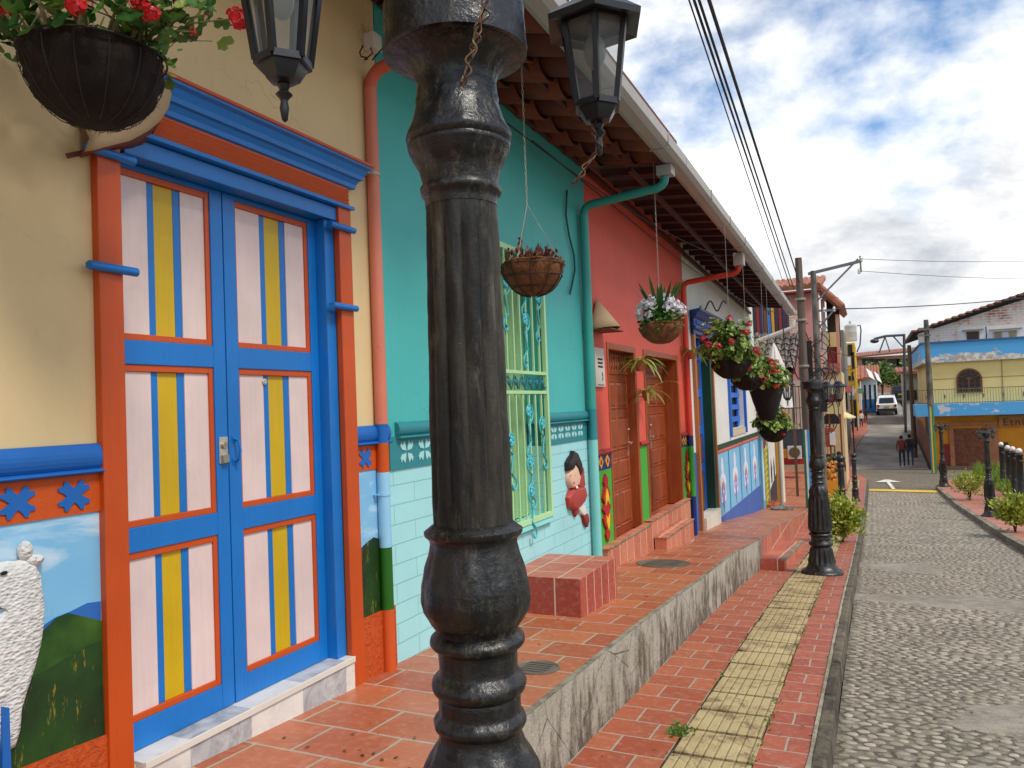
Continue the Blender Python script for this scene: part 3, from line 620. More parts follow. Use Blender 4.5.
# marble threshold
t = NT('marbled_threshold_tile'); n = t.noise(5, 8, .7, None, 2.2); sp = t.n('ShaderNodeSeparateXYZ'); t.l(t.geo.outputs['Position'], sp.inputs[0])
f = t.math('GREATER_THAN', t.math('FRACT', t.math('MULTIPLY', t.math('ADD', sp.outputs[1], .08), 1.6)), .5)
a_ = t.mix(t.ramp(n, .35, .65), lin('#8e9094'), lin('#c3c4c2')); b_ = t.mix(t.ramp(n, .3, .6), lin('#c6c3bb'), lin('#dedbd3'))
mar = t.fin(t.mix(f, b_, a_), .3)
wht = paint('#d2cec2', .5, .06, .2)
g = MB(); g.box(WX-.1, WX+.045, 1.907, 3.113, .30, .492); th = g.build('threshold', mar, H1)
g = MB(); g.box(WX-.1, WX+.0455, 1.9075, 3.1125, .4925, .513); g.build('sill_tile', mar, th, .002)
g = MB(); g.box(WX+.046, WX+.054, 1.9075, 3.1125, .488, .515); g.build('nosing', wht, th, .002)
# --- downpipe between cream and teal
PY1 = 3.425; gz0 = 3.81
P1 = thing('downpipe', (WX+.04, 3.425, te(3.54)), 'salmon downpipe between the cream and teal walls, painted like the mural below', 'downpipe')
segs = [(.31, .665, '#c9541e'), (.665, .99, '#1f6014'), (.99, 1.385, '#8fc6e4'), (1.385, 1.54, '#c24e0e'), (1.54, 1.64, '#1560ae'), (1.64, 3.45, '#cf7a62')]
for i, (a, b, c) in enumerate(segs):
    g = MB(); g.tube([(WX+.035, PY1, a), (WX+.035, PY1, b)], .034, 18); g.build('pipe_section', paint(c, .45, .08, .15, dirt=.3), P1)
g = MB(); g.tube([(WX+.035, PY1, 3.44)]+[(WX+.035+.10-.10*math.cos(q), PY1, 3.45+.10*math.sin(q)) for q in [math.pi/2*k/6 for k in range(7)]]+[(-1.55, PY1, 3.62)], .034, 16); g.build('elbow', paint('#c4624a', .45, .08, .15, dirt=.3), P1)
g = MB(); g.box(-1.62, -1.48, PY1-.05, PY1+.05, 3.57, gz0-.002); g.build('outlet', paint('#a6a39e', .5, .06, .15, dirt=.3), P1, .006)
for z in (1.27, 2.98):
    g = MB(); g.tube([(WX+.035, PY1, z-.008), (WX+.035, PY1, z+.008)], .038, 18); g.bar((WX, PY1-.05, z), (WX+.04, PY1-.05, z), .016, .004); g.build('clamp', metal('#9c9688', .4) if z > 2 else paint('#8fc6e4', .5), P1)
# little white junction box with loose cables by the pipe top
J = thing('junction_box', (WX+.1, 3.45, 3.62), 'small white electric junction box on the cream wall above the downpipe elbow', 'electric box')
g = MB(); g.box(WX+.0, WX+.07, 3.42, 3.50, 3.67, 3.76); g.build('box', paint('#dedad2', .5), J, .006)
g = MB(); pp = [(WX+.04, 3.43, 3.68)]+[(WX+.05+.02*math.sin(k*1.7), 3.42-k*.012, 3.66-.035*k+.004*k*k) for k in range(1, 9)]; g.tube(pp, .004, 6); g.tube([(WX+.03, 3.46, 3.62), (WX+.2, 3.42, 3.70), (WX+.5, 3.3, 3.8)], .004, 6); g.build('cable', paint('#1b1a18', .5), J)

# --- teal house
TEAL, TEALD, AQUA, AQUAB = paint('#49b4b0', .55, .05, .15, 140, .06), paint('#2b8289', .5, .06, .2), None, paint('#8adcd8', .6, .06, .35, 70)
t = NT('aqua_brick_paint'); sp = t.n('ShaderNodeSeparateXYZ'); t.l(t.geo.outputs['Position'], sp.inputs[0]); cb = t.n('ShaderNodeCombineXYZ'); t.l(sp.outputs[1], cb.inputs[0]); t.l(sp.outputs[2], cb.inputs[1])
b = t.n('ShaderNodeTexBrick'); t.l(cb.outputs[0], b.inputs['Vector']); b.inputs['Scale'].default_value = 1; b.inputs['Brick Width'].default_value = .42; b.inputs['Row Height'].default_value = .108; b.inputs['Mortar Size'].default_value = .0035; b.inputs['Mortar Smooth'].default_value = .3
c = lin('#a0d8da'); n = t.noise(2, 5); cc = t.mix(t.ramp(n, .3, .7), tuple(x*.93 for x in c), tuple(min(1, x*1.06) for x in c)); cc = t.mix(t.math('MULTIPLY', b.outputs[1], .45), cc, lin('#5f9c9f'))
AQUA = t.fin(cc, .6, t.bump(t.math('ADD', t.math('MULTIPLY', b.outputs[1], -1), t.math('MULTIPLY', t.noise(60, 3), .2)), .6, .006))
H2 = thing('teal_house', (WX, 5.2, te(5.2)), 'teal house with aqua lower wall, pale green barred window and a carved teal band', 'house')
WY0, WY1, WZ0, WZ1 = 4.92, 5.76, .82, 2.90
g = MB(); wallbox(g, 3.535, WY0, 1.565, 4.05); wallbox(g, WY1, 6.965, 1.565, 4.05); wallbox(g, WY0, WY1, WZ1, 4.05); g.build('upper_wall', TEAL, H2)
g = MB(); wallbox(g, 3.535, WY0, 0, 1.38); wallbox(g, WY1, 6.965, 0, 1.38); wallbox(g, WY0, WY1, 0, WZ0); g.build('lower_wall', AQUA, H2)
g = MB()
for a, b in ((3.60, WY0-.03), (WY1+.03, 6.965)):
    g.mark()
    wallbox(g, max(a-.065, a if a > 4 else 3.535), b, 1.3805, 1.5645, .295, WX+.008); roll(g, a, b, 1.565, 1.645, WX+.003, .03); roll(g, a, b, 1.548, 1.568, WX+.008, .034)
g.parts('band', TEALD, H2)
g = MB()
def fleur(g, cy, cz, s):
    g.mark()
    for sy in (-1, 1):
        for sz in (-1, 1):
            g.wallpoly([(cy+sy*s*a, cz+sz*s*b_) for a, b_ in ((.12, .10), (.35, .16), (.75, .2), (1.05, .55), (.9, .95), (.7, .62), (.5, .85), (.35, 1.0), (.2, .6))][::(1 if sy*sz > 0 else -1)], WX+.0085, WX+.0125)
for k in range(7): fleur(g, 3.70+k*.19, 1.475, .062)
for k in range(5): fleur(g, 5.93+k*.16, 1.475, .058)
g.parts('carved_ornament', paint('#a3d6d6', .6, .08, .4), H2)
# window: recess, shutters, green cage
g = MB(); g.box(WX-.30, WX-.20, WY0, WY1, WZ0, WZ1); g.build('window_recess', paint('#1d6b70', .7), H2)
PG = paint('#b0d9a4', .45, .08, .2, dirt=.25); TS = paint('#2f9aa6', .5, .1, .2)
g = MB(); 
for k in range(3): g.box(WX-.19, WX-.165-(k % 2)*.01, WY0+.02+k*.13, WY0+.02+k*.13+.125, WZ0+.01, WZ1-.01)
s1 = g.build('shutter', TS, H2, .002)
g = MB()
for k in range(4): g.box(WX-.19, WX-.150-(k % 2)*.01, 5.34+k*.105, 5.34+k*.105+.100, WZ0+.01, WZ1-.01)
g.build('shutter', paint('#93bd80', .5, .1), H2, .002)
XC = WX+.03
wg = MB(); fw_ = .035
wg.box(XC-.02, XC+.015, WY0-.02, WY0-.02+fw_, WZ0, WZ1); wg.box(XC-.02, XC+.015, WY1-.02, WY1-.02+fw_, WZ0, WZ1)
for z0, z1 in ((WZ0, WZ0+.04), (WZ1-.04, WZ1), (1.80, 1.825), (1.95, 1.975)): wg.box(XC-.018, XC+.013, WY0-.02+fw_, WY1-.02, z0, z1)
wg.box(WX+.001, XC-.02, WY0-.02, WY0-.005, WZ0, WZ1); wg.box(WX+.001, XC-.02, WY1, WY1+.014, WZ0, WZ1); wg.box(WX+.001, XC-.02, WY0-.0049, WY1-.001, WZ0-.0, WZ0+.015)
fr_ = wg.build('grille_frame', PG, H2, .002)
nb = 7
for k in range(1, nb):
    yy = WY0-.005+(WY1-WY0)*k/nb; g = MB(); g.box(XC-.007, XC+.007, yy-.008, yy+.008, WZ0+.04, 1.80); g.box(XC-.007, XC+.007, yy-.008, yy+.008, 1.975, WZ1-.04); g.build('bar', PG, fr_)
def scroll(cy, cz, s, hgt, fl=1):
    g = MB(); pts = []
    for k in range(22): a = -1.2+k*.36; r = s*(.20+.8*(1-k/21)**1.0)*.45; pts.append((XC+.014, cy+fl*(r*math.cos(a)), cz+hgt/2+r*math.sin(a)))
    g.tube(pts, .008, 6)
    pts = [(XC+.014, cy+fl*s*.45*math.cos(-1.2), cz+hgt/2+s*.45*math.sin(-1.2)), (XC+.014, cy-fl*s*.1, cz+hgt*.2), (XC+.014, cy+fl*s*.12, cz-hgt*.2), (XC+.014, cy-fl*s*.2, cz-hgt/2+s*.3)]
    g.tube(pts, .008, 6); pts = []
    for k in range(16): a = 2.0+k*.4; r = s*(.1+.8*(1-k/15))*.35; pts.append((XC+.014, cy-fl*s*.1+fl*r*math.cos(a), cz-hgt/2+r*math.sin(a)))
    g.tube(pts, .008, 6)
    for q in range(5): g.ell((XC+.016, cy+fl*s*.1*math.cos(q*1.26), cz+hgt/2+s*.16*math.sin(q*1.26)), (.012, .02, .02), 8, 5)
    g.build('scroll', paint('#4fb6bd', .4, .1), fr_)
for (cy, cz) in ((5.03, 1.40), (5.36, 1.60), (5.36, 1.22), (5.62, 1.50), (5.36, 1.0), (5.03, 2.55), (5.36, 2.30), (5.62, 2.5), (5.36, 2.68)): scroll(cy, cz-.1, .17, .32, 1 if cz > 1.5 else -1)
g = MB(); pts = []
for k in range(40): pts.append((XC+.012, 4.97+.74*k/39, 1.885+.05*math.sin(k*.95)))
g.tube(pts, .007, 6)
for k in range(6): g.ell((XC+.014, 5.03+k*.125, 1.887), (.012, .03, .028), 8, 5)
g.build('scroll', paint('#256f79', .4, .1), fr_)
g = MB(); g.box(WX, WX+.035, WY0-.03, WY1+.03, WZ0-.045, WZ0-.002); g.build('sill', AQUAB, H2, .004)
# dancing girl relief
def rel(g, pts, x0, x1, k=.75): relief(g, [Wp(*p) for p in pts], x0, x1)
GR = thing('girl_relief', (WX, 6.4, .6), 'painted plaster relief of a dancing girl in a red dress on the aqua wall', 'wall relief')
SKN = paint('#e3b69c', .5, .05)
for nm, pts, m, x0, x1 in (
    ('face', [(567, 469), (571, 462), (575, 467), (578, 476), (577, 484), (573, 488.5), (569, 488), (566.5, 482), (566, 475)], SKN, .001, .05),
    ('leg', [(574, 500), (580, 500), (584, 507), (586, 514), (583, 516.5), (579, 512), (576, 507)], paint('#e6dcd0', .5), .001, .03),
    ('hand', [(579.5, 469), (579.2, 462), (581.5, 462), (582, 468)], SKN, .001, .02),
    ('sleeve', [(577, 486), (578, 477), (579, 468), (582, 467), (582.5, 475), (583.5, 486), (581, 493)], paint('#a63a34', .5), .003, .035),
    ('dress', [(567.5, 508), (566, 498), (568, 491), (573, 488), (578, 487), (583, 487), (584.5, 495), (582, 502), (577, 507), (572, 510.5)], paint('#a83c36', .5), .004, .055),
    ('stocking', [(572.5, 507), (577, 505), (577.5, 512), (574.5, 517), (573, 513)], paint('#98302c', .5), .002, .03),
    ('shoe', [(581.5, 515), (586.5, 513.5), (587.5, 521), (586, 527.5), (583, 523)], paint('#8a2a28', .5), .002, .035),
    ('hair', [(565.5, 471), (565, 463), (567.5, 458), (570, 455), (571, 450.5), (574, 452.5), (576, 458), (578.5, 464), (579.5, 473), (577, 477), (574.5, 468.5), (570.5, 462.5), (568, 470)], paint('#231a1c', .4), .003, .06)):
    g = MB(); relief(g, [Wp(*p) for p in pts], WX+x0, WX+x1); g.build(nm, m, GR)
g = MB(); g.ell(onx(574, 483, WX+.05), (.006, .014, .008), 8, 6); g.build('mouth', paint('#5b1c1c', .4), GR)
g = MB(); g.mark(); g.ell(onx(571, 475, WX+.05), (.004, .012, .003), 8, 6); g.mark(); g.ell(onx(575.3, 475.5, WX+.048), (.004, .012, .003), 8, 6); g.parts('eye', paint('#2a1c1c', .4), GR)
g = MB(); g.ell(onx(577, 487.5, WX+.055), (.01, .022, .012), 8, 6); g.build('collar', paint('#e6e0d8', .5), GR)
# loose cable on the teal wall
g = MB(); g.tube([onx(x, y, WX+.02) for x, y in ((567, 190), (566, 215), (569, 235), (574, 255), (575, 270), (572, 285), (570, 294))], .009, 8)
o = g.build('wall_cable', paint('#1c4f50', .5)); tag(origin(o, tuple(onx(570, 294, WX))), 'dark loose cable hanging down the upper teal wall beside the red house', 'cable')

# --- red house
RED, GRN, NAVY, RROLL = paint('#dd5a48', .6, .06, .12, 140, .06), paint('#3fa335', .55, .08, .15), paint('#1c2a6c', .5, .08), paint('#a32c2c', .5, .08, .3)
H3 = thing('red_house', (WX, 9.0, te(9)), 'coral red house with two varnished wooden doors and green panels with flame ornaments', 'house')
D1a, D1b, D2a, D2b = 7.46, 8.52, 8.84, 10.62; DT = 2.33; H3b = 11.19
def pieces(z0, z1): return [(6.97, D1a, z0, z1), (D1b, D2a, z0, z1), (D2b, H3b, z0, z1)]
g = MB()
for p in pieces(1.24, DT): wallbox(g, *p)
wallbox(g, 6.97, H3b, DT, 4.05); g.build('upper_wall', RED, H3)
g = MB()
for p in pieces(-.5, 1.06): g.mark(); wallbox(g, *p)
g.parts('lower_wall', GRN, H3)
g = MB(); g.mark(); wallbox(g, D1a, D1b, -.5, .29); g.mark(); wallbox(g, D2a, D2b, -.5, .29); g.parts('door_sill', paint('#b5664a', .6), H3)
g = MB()
for p in pieces(1.0605, 1.2395)[::2]: g.mark(); wallbox(g, *p, .295, WX+.004)
g.parts('band', NAVY, H3)
g = MB(); wallbox(g, D1b, D2a, 1.06, 1.2395); g.build('pillar_band', GRN, H3)
g = MB()
for a, b, c, d in pieces(0, 0): g.mark(); roll(g, a, b, 1.205, 1.26, WX+.004, .03)
g.parts('red_moulding', RROLL, H3)
g = MB()
for yy in (7.12, 7.32, 10.74, 10.88, 11.04): g.mark(); g.wallpoly([(yy-.07, 1.14), (yy, 1.075), (yy+.07, 1.14), (yy, 1.205)], WX+.0045, WX+.012)
g.parts('yellow_diamond', paint('#e0a51f', .5), H3)
g = MB()
for yy in (7.12, 7.32, 10.74, 10.88, 11.04): g.mark(); g.ell((WX+.012, yy, 1.14), (.006, .028, .028), 8, 6)
g.parts('diamond_centre', RROLL, H3)
def flame(yc, z0, z1, wd):
    T_ = [(0, 0), (.35, .05), (.5, .12), (.3, .2), (.75, .28), (.95, .36), (.45, .42), (1, .5), (.5, .58), (.95, .66), (.6, .76), (.35, .82), (.5, .88), (.3, .95), (0, 1)]
    L_ = [(yc+wd*a, z0+(z1-z0)*b) for a, b in T_]+[(yc-wd*a, z0+(z1-z0)*b) for a, b in T_[-2:0:-1]]
    g = MB(); g.wallpoly(L_, WX+.001, WX+.022); f = g.build('flame_ornament', paint('#a82020', .45, .12), H3)
    g = MB()
    for zz, s in ((.28, 1), (.66, -1)):
        c_ = z0+(z1-z0)*zz; h = (z1-z0)*.12*s; g.wallpoly([(yc, c_-h), (yc+wd*.35, c_), (yc+wd*.4, c_+h), (yc, c_+h*.3), (yc-wd*.4, c_+h), (yc-wd*.35, c_)][::(1 if s > 0 else -1)], WX+.022, WX+.03)
    g.build('yellow_inlay', paint('#e8b81e', .5), f)
flame(7.22, .36, 1.02, .13); flame(10.92, .30, 1.0, .16)
DW = stainwood('#7d3214', '#a04e22'); DWd = stainwood('#8a3c18', '#a85428')
def wdoor(a, b, rec, n, fan):
    """panelled wooden door in its recess with jambs"""
    xd = WX-rec; dd = MB(); dd.box(xd-.05, WX-.004, b, b+.001, .3, DT) if False else None
    j = MB(); j.box(xd-.06, WX+.01, b-.075, b-.001, .30, DT-.001); j.box(xd-.06, WX+.01, a+.001, a+.05, .30, DT-.001); j.box(xd-.06, WX+.008, a+.0505, b-.0755, DT-.07, DT-.002); j.build('door_frame', DWd, H3, .004)
    A, B = a+.051, b-.076; s = (B-A)/n
    top = DT-.071-(.24 if fan else 0)
    if fan:
        m = MB(); m.box(xd-.05, xd-.03, A, B, top, DT-.071); m.box(xd-.03, xd+.01, A, B, top, top+.03)
        for k in range(int((B-A)/.09)): m.lathe((xd, A+.05+k*.09, top+.03), [(.02, 0), (.013, .03), (.024, .08), (.012, .14), (.02, .17)], 8)
        m.build('spindle_transom', DWd, H3)
    for i in range(n):
        y0 = A+i*s; m = MB(); m.box(xd-.04, xd, y0+.003, y0+s-.003, .30, top)
        lf = m.build('door_leaf', DW, H3, .003)
        q = MB(); cols = 2 if s > .7 else 2; cw = (s-.05)/cols
        for r_, (z0, z1) in enumerate(((.38, .78), (.86, 1.12), (1.20, 1.56), (1.64, top-.07))):
            for c in range(cols):
                ya, yb = y0+.035+c*cw, y0+.015+(c+1)*cw
                o_ = len(q.v)
                q.add([(xd+.002, ya, z0), (xd+.002, yb, z0), (xd+.002, yb, z1), (xd+.002, ya, z1), (xd+.012, ya+.012, z0+.012), (xd+.012, yb-.012, z0+.012), (xd+.012, yb-.012, z1-.012), (xd+.012, ya+.012, z1-.012),
                       (xd+.003, ya+.025, z0+.025), (xd+.003, yb-.025, z0+.025), (xd+.003, yb-.025, z1-.025), (xd+.003, ya+.025, z1-.025), (xd+.014, ya+.05, z0+.05), (xd+.014, yb-.05, z0+.05), (xd+.014, yb-.05, z1-.05), (xd+.014, ya+.05, z1-.05)],
                      [(0,1,5,4),(1,2,6,5),(2,3,7,6),(3,0,4,7),(4,5,9,8),(5,6,10,9),(6,7,11,10),(7,4,8,11),(8,9,13,12),(9,10,14,13),(10,11,15,14),(11,8,12,15),(12,13,14,15)])
        q.build('raised_panels', DW, lf)
        if i == n-1:
            hy = y0+(s-.06 if n == 1 else .05); h = MB(); h.box(xd, xd+.008, hy-.02, hy+.02, 1.10, 1.34); h.tube([(xd, hy, 1.26), (xd+.05, hy, 1.26), (xd+.055, hy-.09, 1.25)], .009, 8); h.lathe((xd+.008, hy, 1.40), [(.02, 0), (.02, .02)], 10); h.build('handle', metal('#c8c4bc', .3, metallic=.8), lf)
wdoor(D1a, D1b, .09, 1, True); wdoor(D2a, D2b, .20, 2, True)
# tiled thresholds and the step
stile = tiles('step_face_tile', '#b5664a', '#c97a5c', '#c9bda5', .25, .5, .008, 'YZ', oy=.1, dirt=.15); sttop = tiles('step_top_tile', '#b5664a', '#c97a5c', '#c9bda5', .25, .25, .008, 'YX', dirt=.15)
def tstep(name, x0, x1, y0, y1, zt, zb, label, cat, root=None):
    r_ = root or thing(name, ((x0+x1)/2, (y0+y1)/2, te((y0+y1)/2)), label, cat)
    g = MB(); f = zb; g.add([(x0, y0, f), (x1, y0, f), (x1, y1, f), (x0, y1, f), (x0, y0, zt-.012), (x1, y0, zt-.012), (x1, y1, zt-.012), (x0, y1, zt-.012)], [(0,1,5,4),(1,2,6,5),(2,3,7,6),(3,0,4,7),(3,2,1,0)]); g.build('riser', stile, r_)
    g = MB(); g.box(x0, x1+.008, y0-.008, y1+.008, zt-.012, zt); g.build('tread', sttop, r_, .003)
    g = MB(); g.box(x1+.0085, x1+.0125, y0-.008, y1+.008, zt-.014, zt+.001); g.build('edge', ctop, r_)
    return r_
tstep('threshold', WX+.001, -2.32, 7.0, 8.60, .335, -.1, 'tiled threshold along the foot of the left wooden door with its green flame panel', 'step')
tstep('threshold', WX+.001, -2.32, 8.61, 10.68, .36, -.35, 'tiled threshold raised along the foot of the wider right wooden door', 'step')
tstep('door_step', -2.305, -2.17, 8.66, 10.12, .165, -.3, 'low tiled step standing in front of the wider right wooden door', 'step')
# big tiled block by the teal wall
B_ = thing('tiled_block', (-2.1, 5.25, te(5.2)), 'red tiled block bench against the aqua wall under the barred window', 'block')
bt = tiles('block_side_tile', '#9c3e2e', '#a84838', '#c3b39b', .16, .6, .006, 'YZ', dirt=.15); btf = tiles('block_front_tile', '#9c3e2e', '#a84838', '#c3b39b', .27, .6, .006, 'XZ', dirt=.1); btt = tiles('block_top_tile', '#b06048', '#bb6d54', '#c3b39b', .3, .25, .006, 'YX', dirt=.2)
g = MB(); x0, x1, y0, y1, z0, z1 = WX+.002, -1.835, 4.92, 5.72, .1, .525
v = [(x0,y0,z0),(x1,y0,z0),(x1,y1,z0),(x0,y1,z0),(x0,y0,z1),(x1,y0,z1),(x1,y1,z1),(x0,y1,z1)]
g.add(v, []); g.f += [(0,1,5,4), (1,2,6,5), (2,3,7,6), (4,5,6,7)]; g.mi += [1, 0, 1, 2]; g.sm += [False]*4
g.build('tiled_body', [bt, btf, btt], B_, .004)
# intercom plaque
PL = thing('meter_plate', tuple(onx(596, 388, WX)), 'white plate with black slots on the red wall beside the teal pipe', 'plate')
g = MB(); g.box(WX, WX+.03, 7.02, 7.30, 1.87, 2.25); g.build('plate', paint('#cfcabf', .5, .06), PL, .004)
g = MB()
for k in range(3): g.box(WX+.0305, WX+.033, 7.09, 7.23, 2.13-k*.036, 2.147-k*.036)
g.tube([(WX+.032, 7.20, 2.01), (WX+.032, 7.22, 1.97), (WX+.032, 7.20, 1.93)], .005, 6); g.box(WX+.0305, WX+.033, 7.07, 7.25, 1.885, 1.892); g.build('slots', paint('#1a1a1a', .6), PL)

# --- white house
WH = paint('#dcd9d2', .65, .05, .15, 120, .08); DG = paint('#173f2a', .5, .1); DB = woodpaint('#1d3f86'); MB2 = woodpaint('#1c66c8')
H4 = thing('white_house', (WX, 15, te(15)), 'white house with a blue corniced doorway and a lower wall of painted orchid panels', 'house')
E0, E1 = 11.7, 13.0; WE = 18.6; YW0, YW1 = 14.75, 16.55
g = MB(); wallbox(g, 11.195, E0, .93, 4.05); wallbox(g, E0, E1, 2.72, 4.05); wallbox(g, E1, YW0, .93, 4.05); wallbox(g, YW0, YW1, 2.75, 4.05); wallbox(g, YW0, YW1, .93, 1.12); wallbox(g, YW1, WE, .93, 4.05); g.box(-7, -2.701, WE-.2, WE, -1.5, 4.05); g.build('upper_wall', WH, H4)
g = MB(); wallbox(g, 11.195, E0, -.9, .93); wallbox(g, E1, WE, -1.2, -.30); g.build('plinth', paint('#3d62a8', .55, .08), H4)
g = MB(); wallbox(g, E1, WE, -.30, .78, .298); g.build('panel_wall', paint('#7fb6d6', .6, .1), H4)
g = MB(); wallbox(g, E1, WE, .85, .93, .29, WX+.02); g.build('green_moulding', DG, H4)
g = MB(); wallbox(g, E1, WE, .7805, .8495, .29, WX+.012); g.build('red_band', paint('#b8453a', .5), H4)
g = MB()
for k in range(40): yy = E1+.1+k*.137; g.wallpoly([(yy-.03, .815), (yy, .795), (yy+.03, .815), (yy, .835)], WX+.0125, WX+.015)
g.build('band_dots', paint('#e0a890', .5), H4)
pn = 4; pw = (WE-.15-E1-.05)/pn
g = MB()
for k in range(pn+1): yy = E1+.05+k*pw; g.box(WX-.001, WX+.010, yy-.03, yy+.03, -.30, .78)
g.build('panel_stiles', paint('#2d86ae', .5), H4)
white_o, lil, yel_o, grn_o = paint('#dcdcea', .5, .05), paint('#8d76b8', .5, .15), paint('#d9a02a', .5), paint('#2f6a3a', .5)
for k in range(pn):
    yc = E1+.05+(k+.5)*pw; g = MB()
    def blob(m, cy, cz, a, b, x, rot=0):
        g.cur = m; g.wallpoly([(cy+a*math.cos(q)*math.cos(rot)-b*math.sin(q)*math.sin(rot), cz+a*math.cos(q)*math.sin(rot)+b*math.sin(q)*math.cos(rot)) for q in [2*math.pi*i/14 for i in range(14)]], WX+.001, WX+x)
    blob(3, yc+.02, -.12, .03, .18, .003, .2); blob(0, yc, .52, .11, .18, .0035); blob(0, yc-.14, .30, .17, .10, .004, .5); blob(0, yc+.14, .30, .17, .10, .0045, -.5); blob(0, yc-.13, .08, .13, .17, .005, -.3); blob(0, yc+.13, .08, .13, .17, .0055, .3)
    blob(1, yc-.11, .14, .05, .13, .007, -.3); blob(1, yc+.11, .14, .05, .13, .0075, .3); blob(1, yc, -.04, .08, .13, .008); blob(2, yc, .22, .05, .10, .009)
    g.build('painted_orchid', [white_o, lil, yel_o, grn_o], H4)
# white house doorway
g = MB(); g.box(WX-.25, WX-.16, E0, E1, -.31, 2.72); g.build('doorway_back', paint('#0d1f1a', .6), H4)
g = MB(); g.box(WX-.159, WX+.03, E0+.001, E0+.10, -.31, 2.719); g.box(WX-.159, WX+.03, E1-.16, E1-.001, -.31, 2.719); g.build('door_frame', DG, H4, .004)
g = MB(); g.box(WX+.001, WX+.05, E0-.11, E0, -.31, 2.72); g.box(WX+.001, WX+.05, E1, E1+.09, -.31, 2.72); g.build('architrave', stainwood('#9a5a2c', '#b06b3a'), H4)
g = MB(); g.box(WX-.155, WX-.11, E0+.101, E0+.22, -.31, 2.70); g.box(WX-.155, WX-.11, E1-.30, E1-.161, -.31, 2.70)
for z in (-.31, .55, 1.15, 1.75, 2.35): g.box(WX-.154, WX-.112, E0+.2205, E1-.3005, z, z+.14)
g.build('door_leaf', MB2, H4, .004)
g = MB()
for a, b in ((-.16, .54), (.70, 1.14), (1.30, 1.74), (1.90, 2.34)): g.box(WX-.15, WX-.125, E0+.23, E0+.25, a, b); g.box(WX-.15, WX-.125, E1-.33, E1-.31, a, b)
g.build('panel_bead', stainwood('#b06a38', '#c47c46'), H4)
g = MB()
def cor(pr, ya, yb): profile_y(g, pr, ya, yb)
cor([(.03, 2.70), (.06, 2.705), (.06, 2.76), (.10, 2.78), (.10, 2.82), (.07, 2.825), (.07, 2.93), (.12, 2.96), (.14, 3.0), (.20, 3.03), (.20, 3.06), (.0, 3.065)], E0-.10, E1+.10); cn = g.build('cornice', DB, H4)
g = MB()
for k in range(12): yy = E0-.04+k*.125; g.mark(); g.box(WX+.071, WX+.09, yy, yy+.06, 2.85, 2.91)
g.parts('dentil', MB2, cn)
g = MB(); g.box(WX-.1, WX+.09, E0-.0, E1-.1, -.6, -.07); g.build('doorstep', paint('#cfc8ba', .6, .08), H4)
# white house window with blue balusters
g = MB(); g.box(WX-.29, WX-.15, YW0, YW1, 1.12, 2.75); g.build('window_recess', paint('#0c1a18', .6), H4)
g = MB()
for a, b in ((YW0-.09, YW0), (YW1, YW1+.09)): g.box(WX+.001, WX+.05, a, b, 1.0, 2.84)
g.box(WX+.001, WX+.05, YW0, YW1, 2.751, 2.84); g.box(WX+.001, WX+.16, YW0-.1, YW1+.1, 2.841, 2.93); g.box(WX+.001, WX+.20, YW0-.13, YW1+.13, 2.931, 2.97); fr2 = g.build('window_frame', MB2, H4, .004)
g = MB()
for k in range(6): g.box(WX-.12, WX-.08, YW0+.02, YW1-.02, 1.25+k*.24, 1.25+k*.24+.10)
g.box(WX-.13, WX-.09, YW0+.02, YW0+.32, 1.14, 2.72); g.box(WX-.13, WX-.09, YW1-.2, YW1-.02, 1.14, 2.72); g.build('shutter', MB2, H4, .004)
g = MB(); g.box(WX-.02, WX+.02, YW0+.02, YW1-.02, 1.0, 1.12); g.build('sill', paint('#c9b79a', .5), H4)

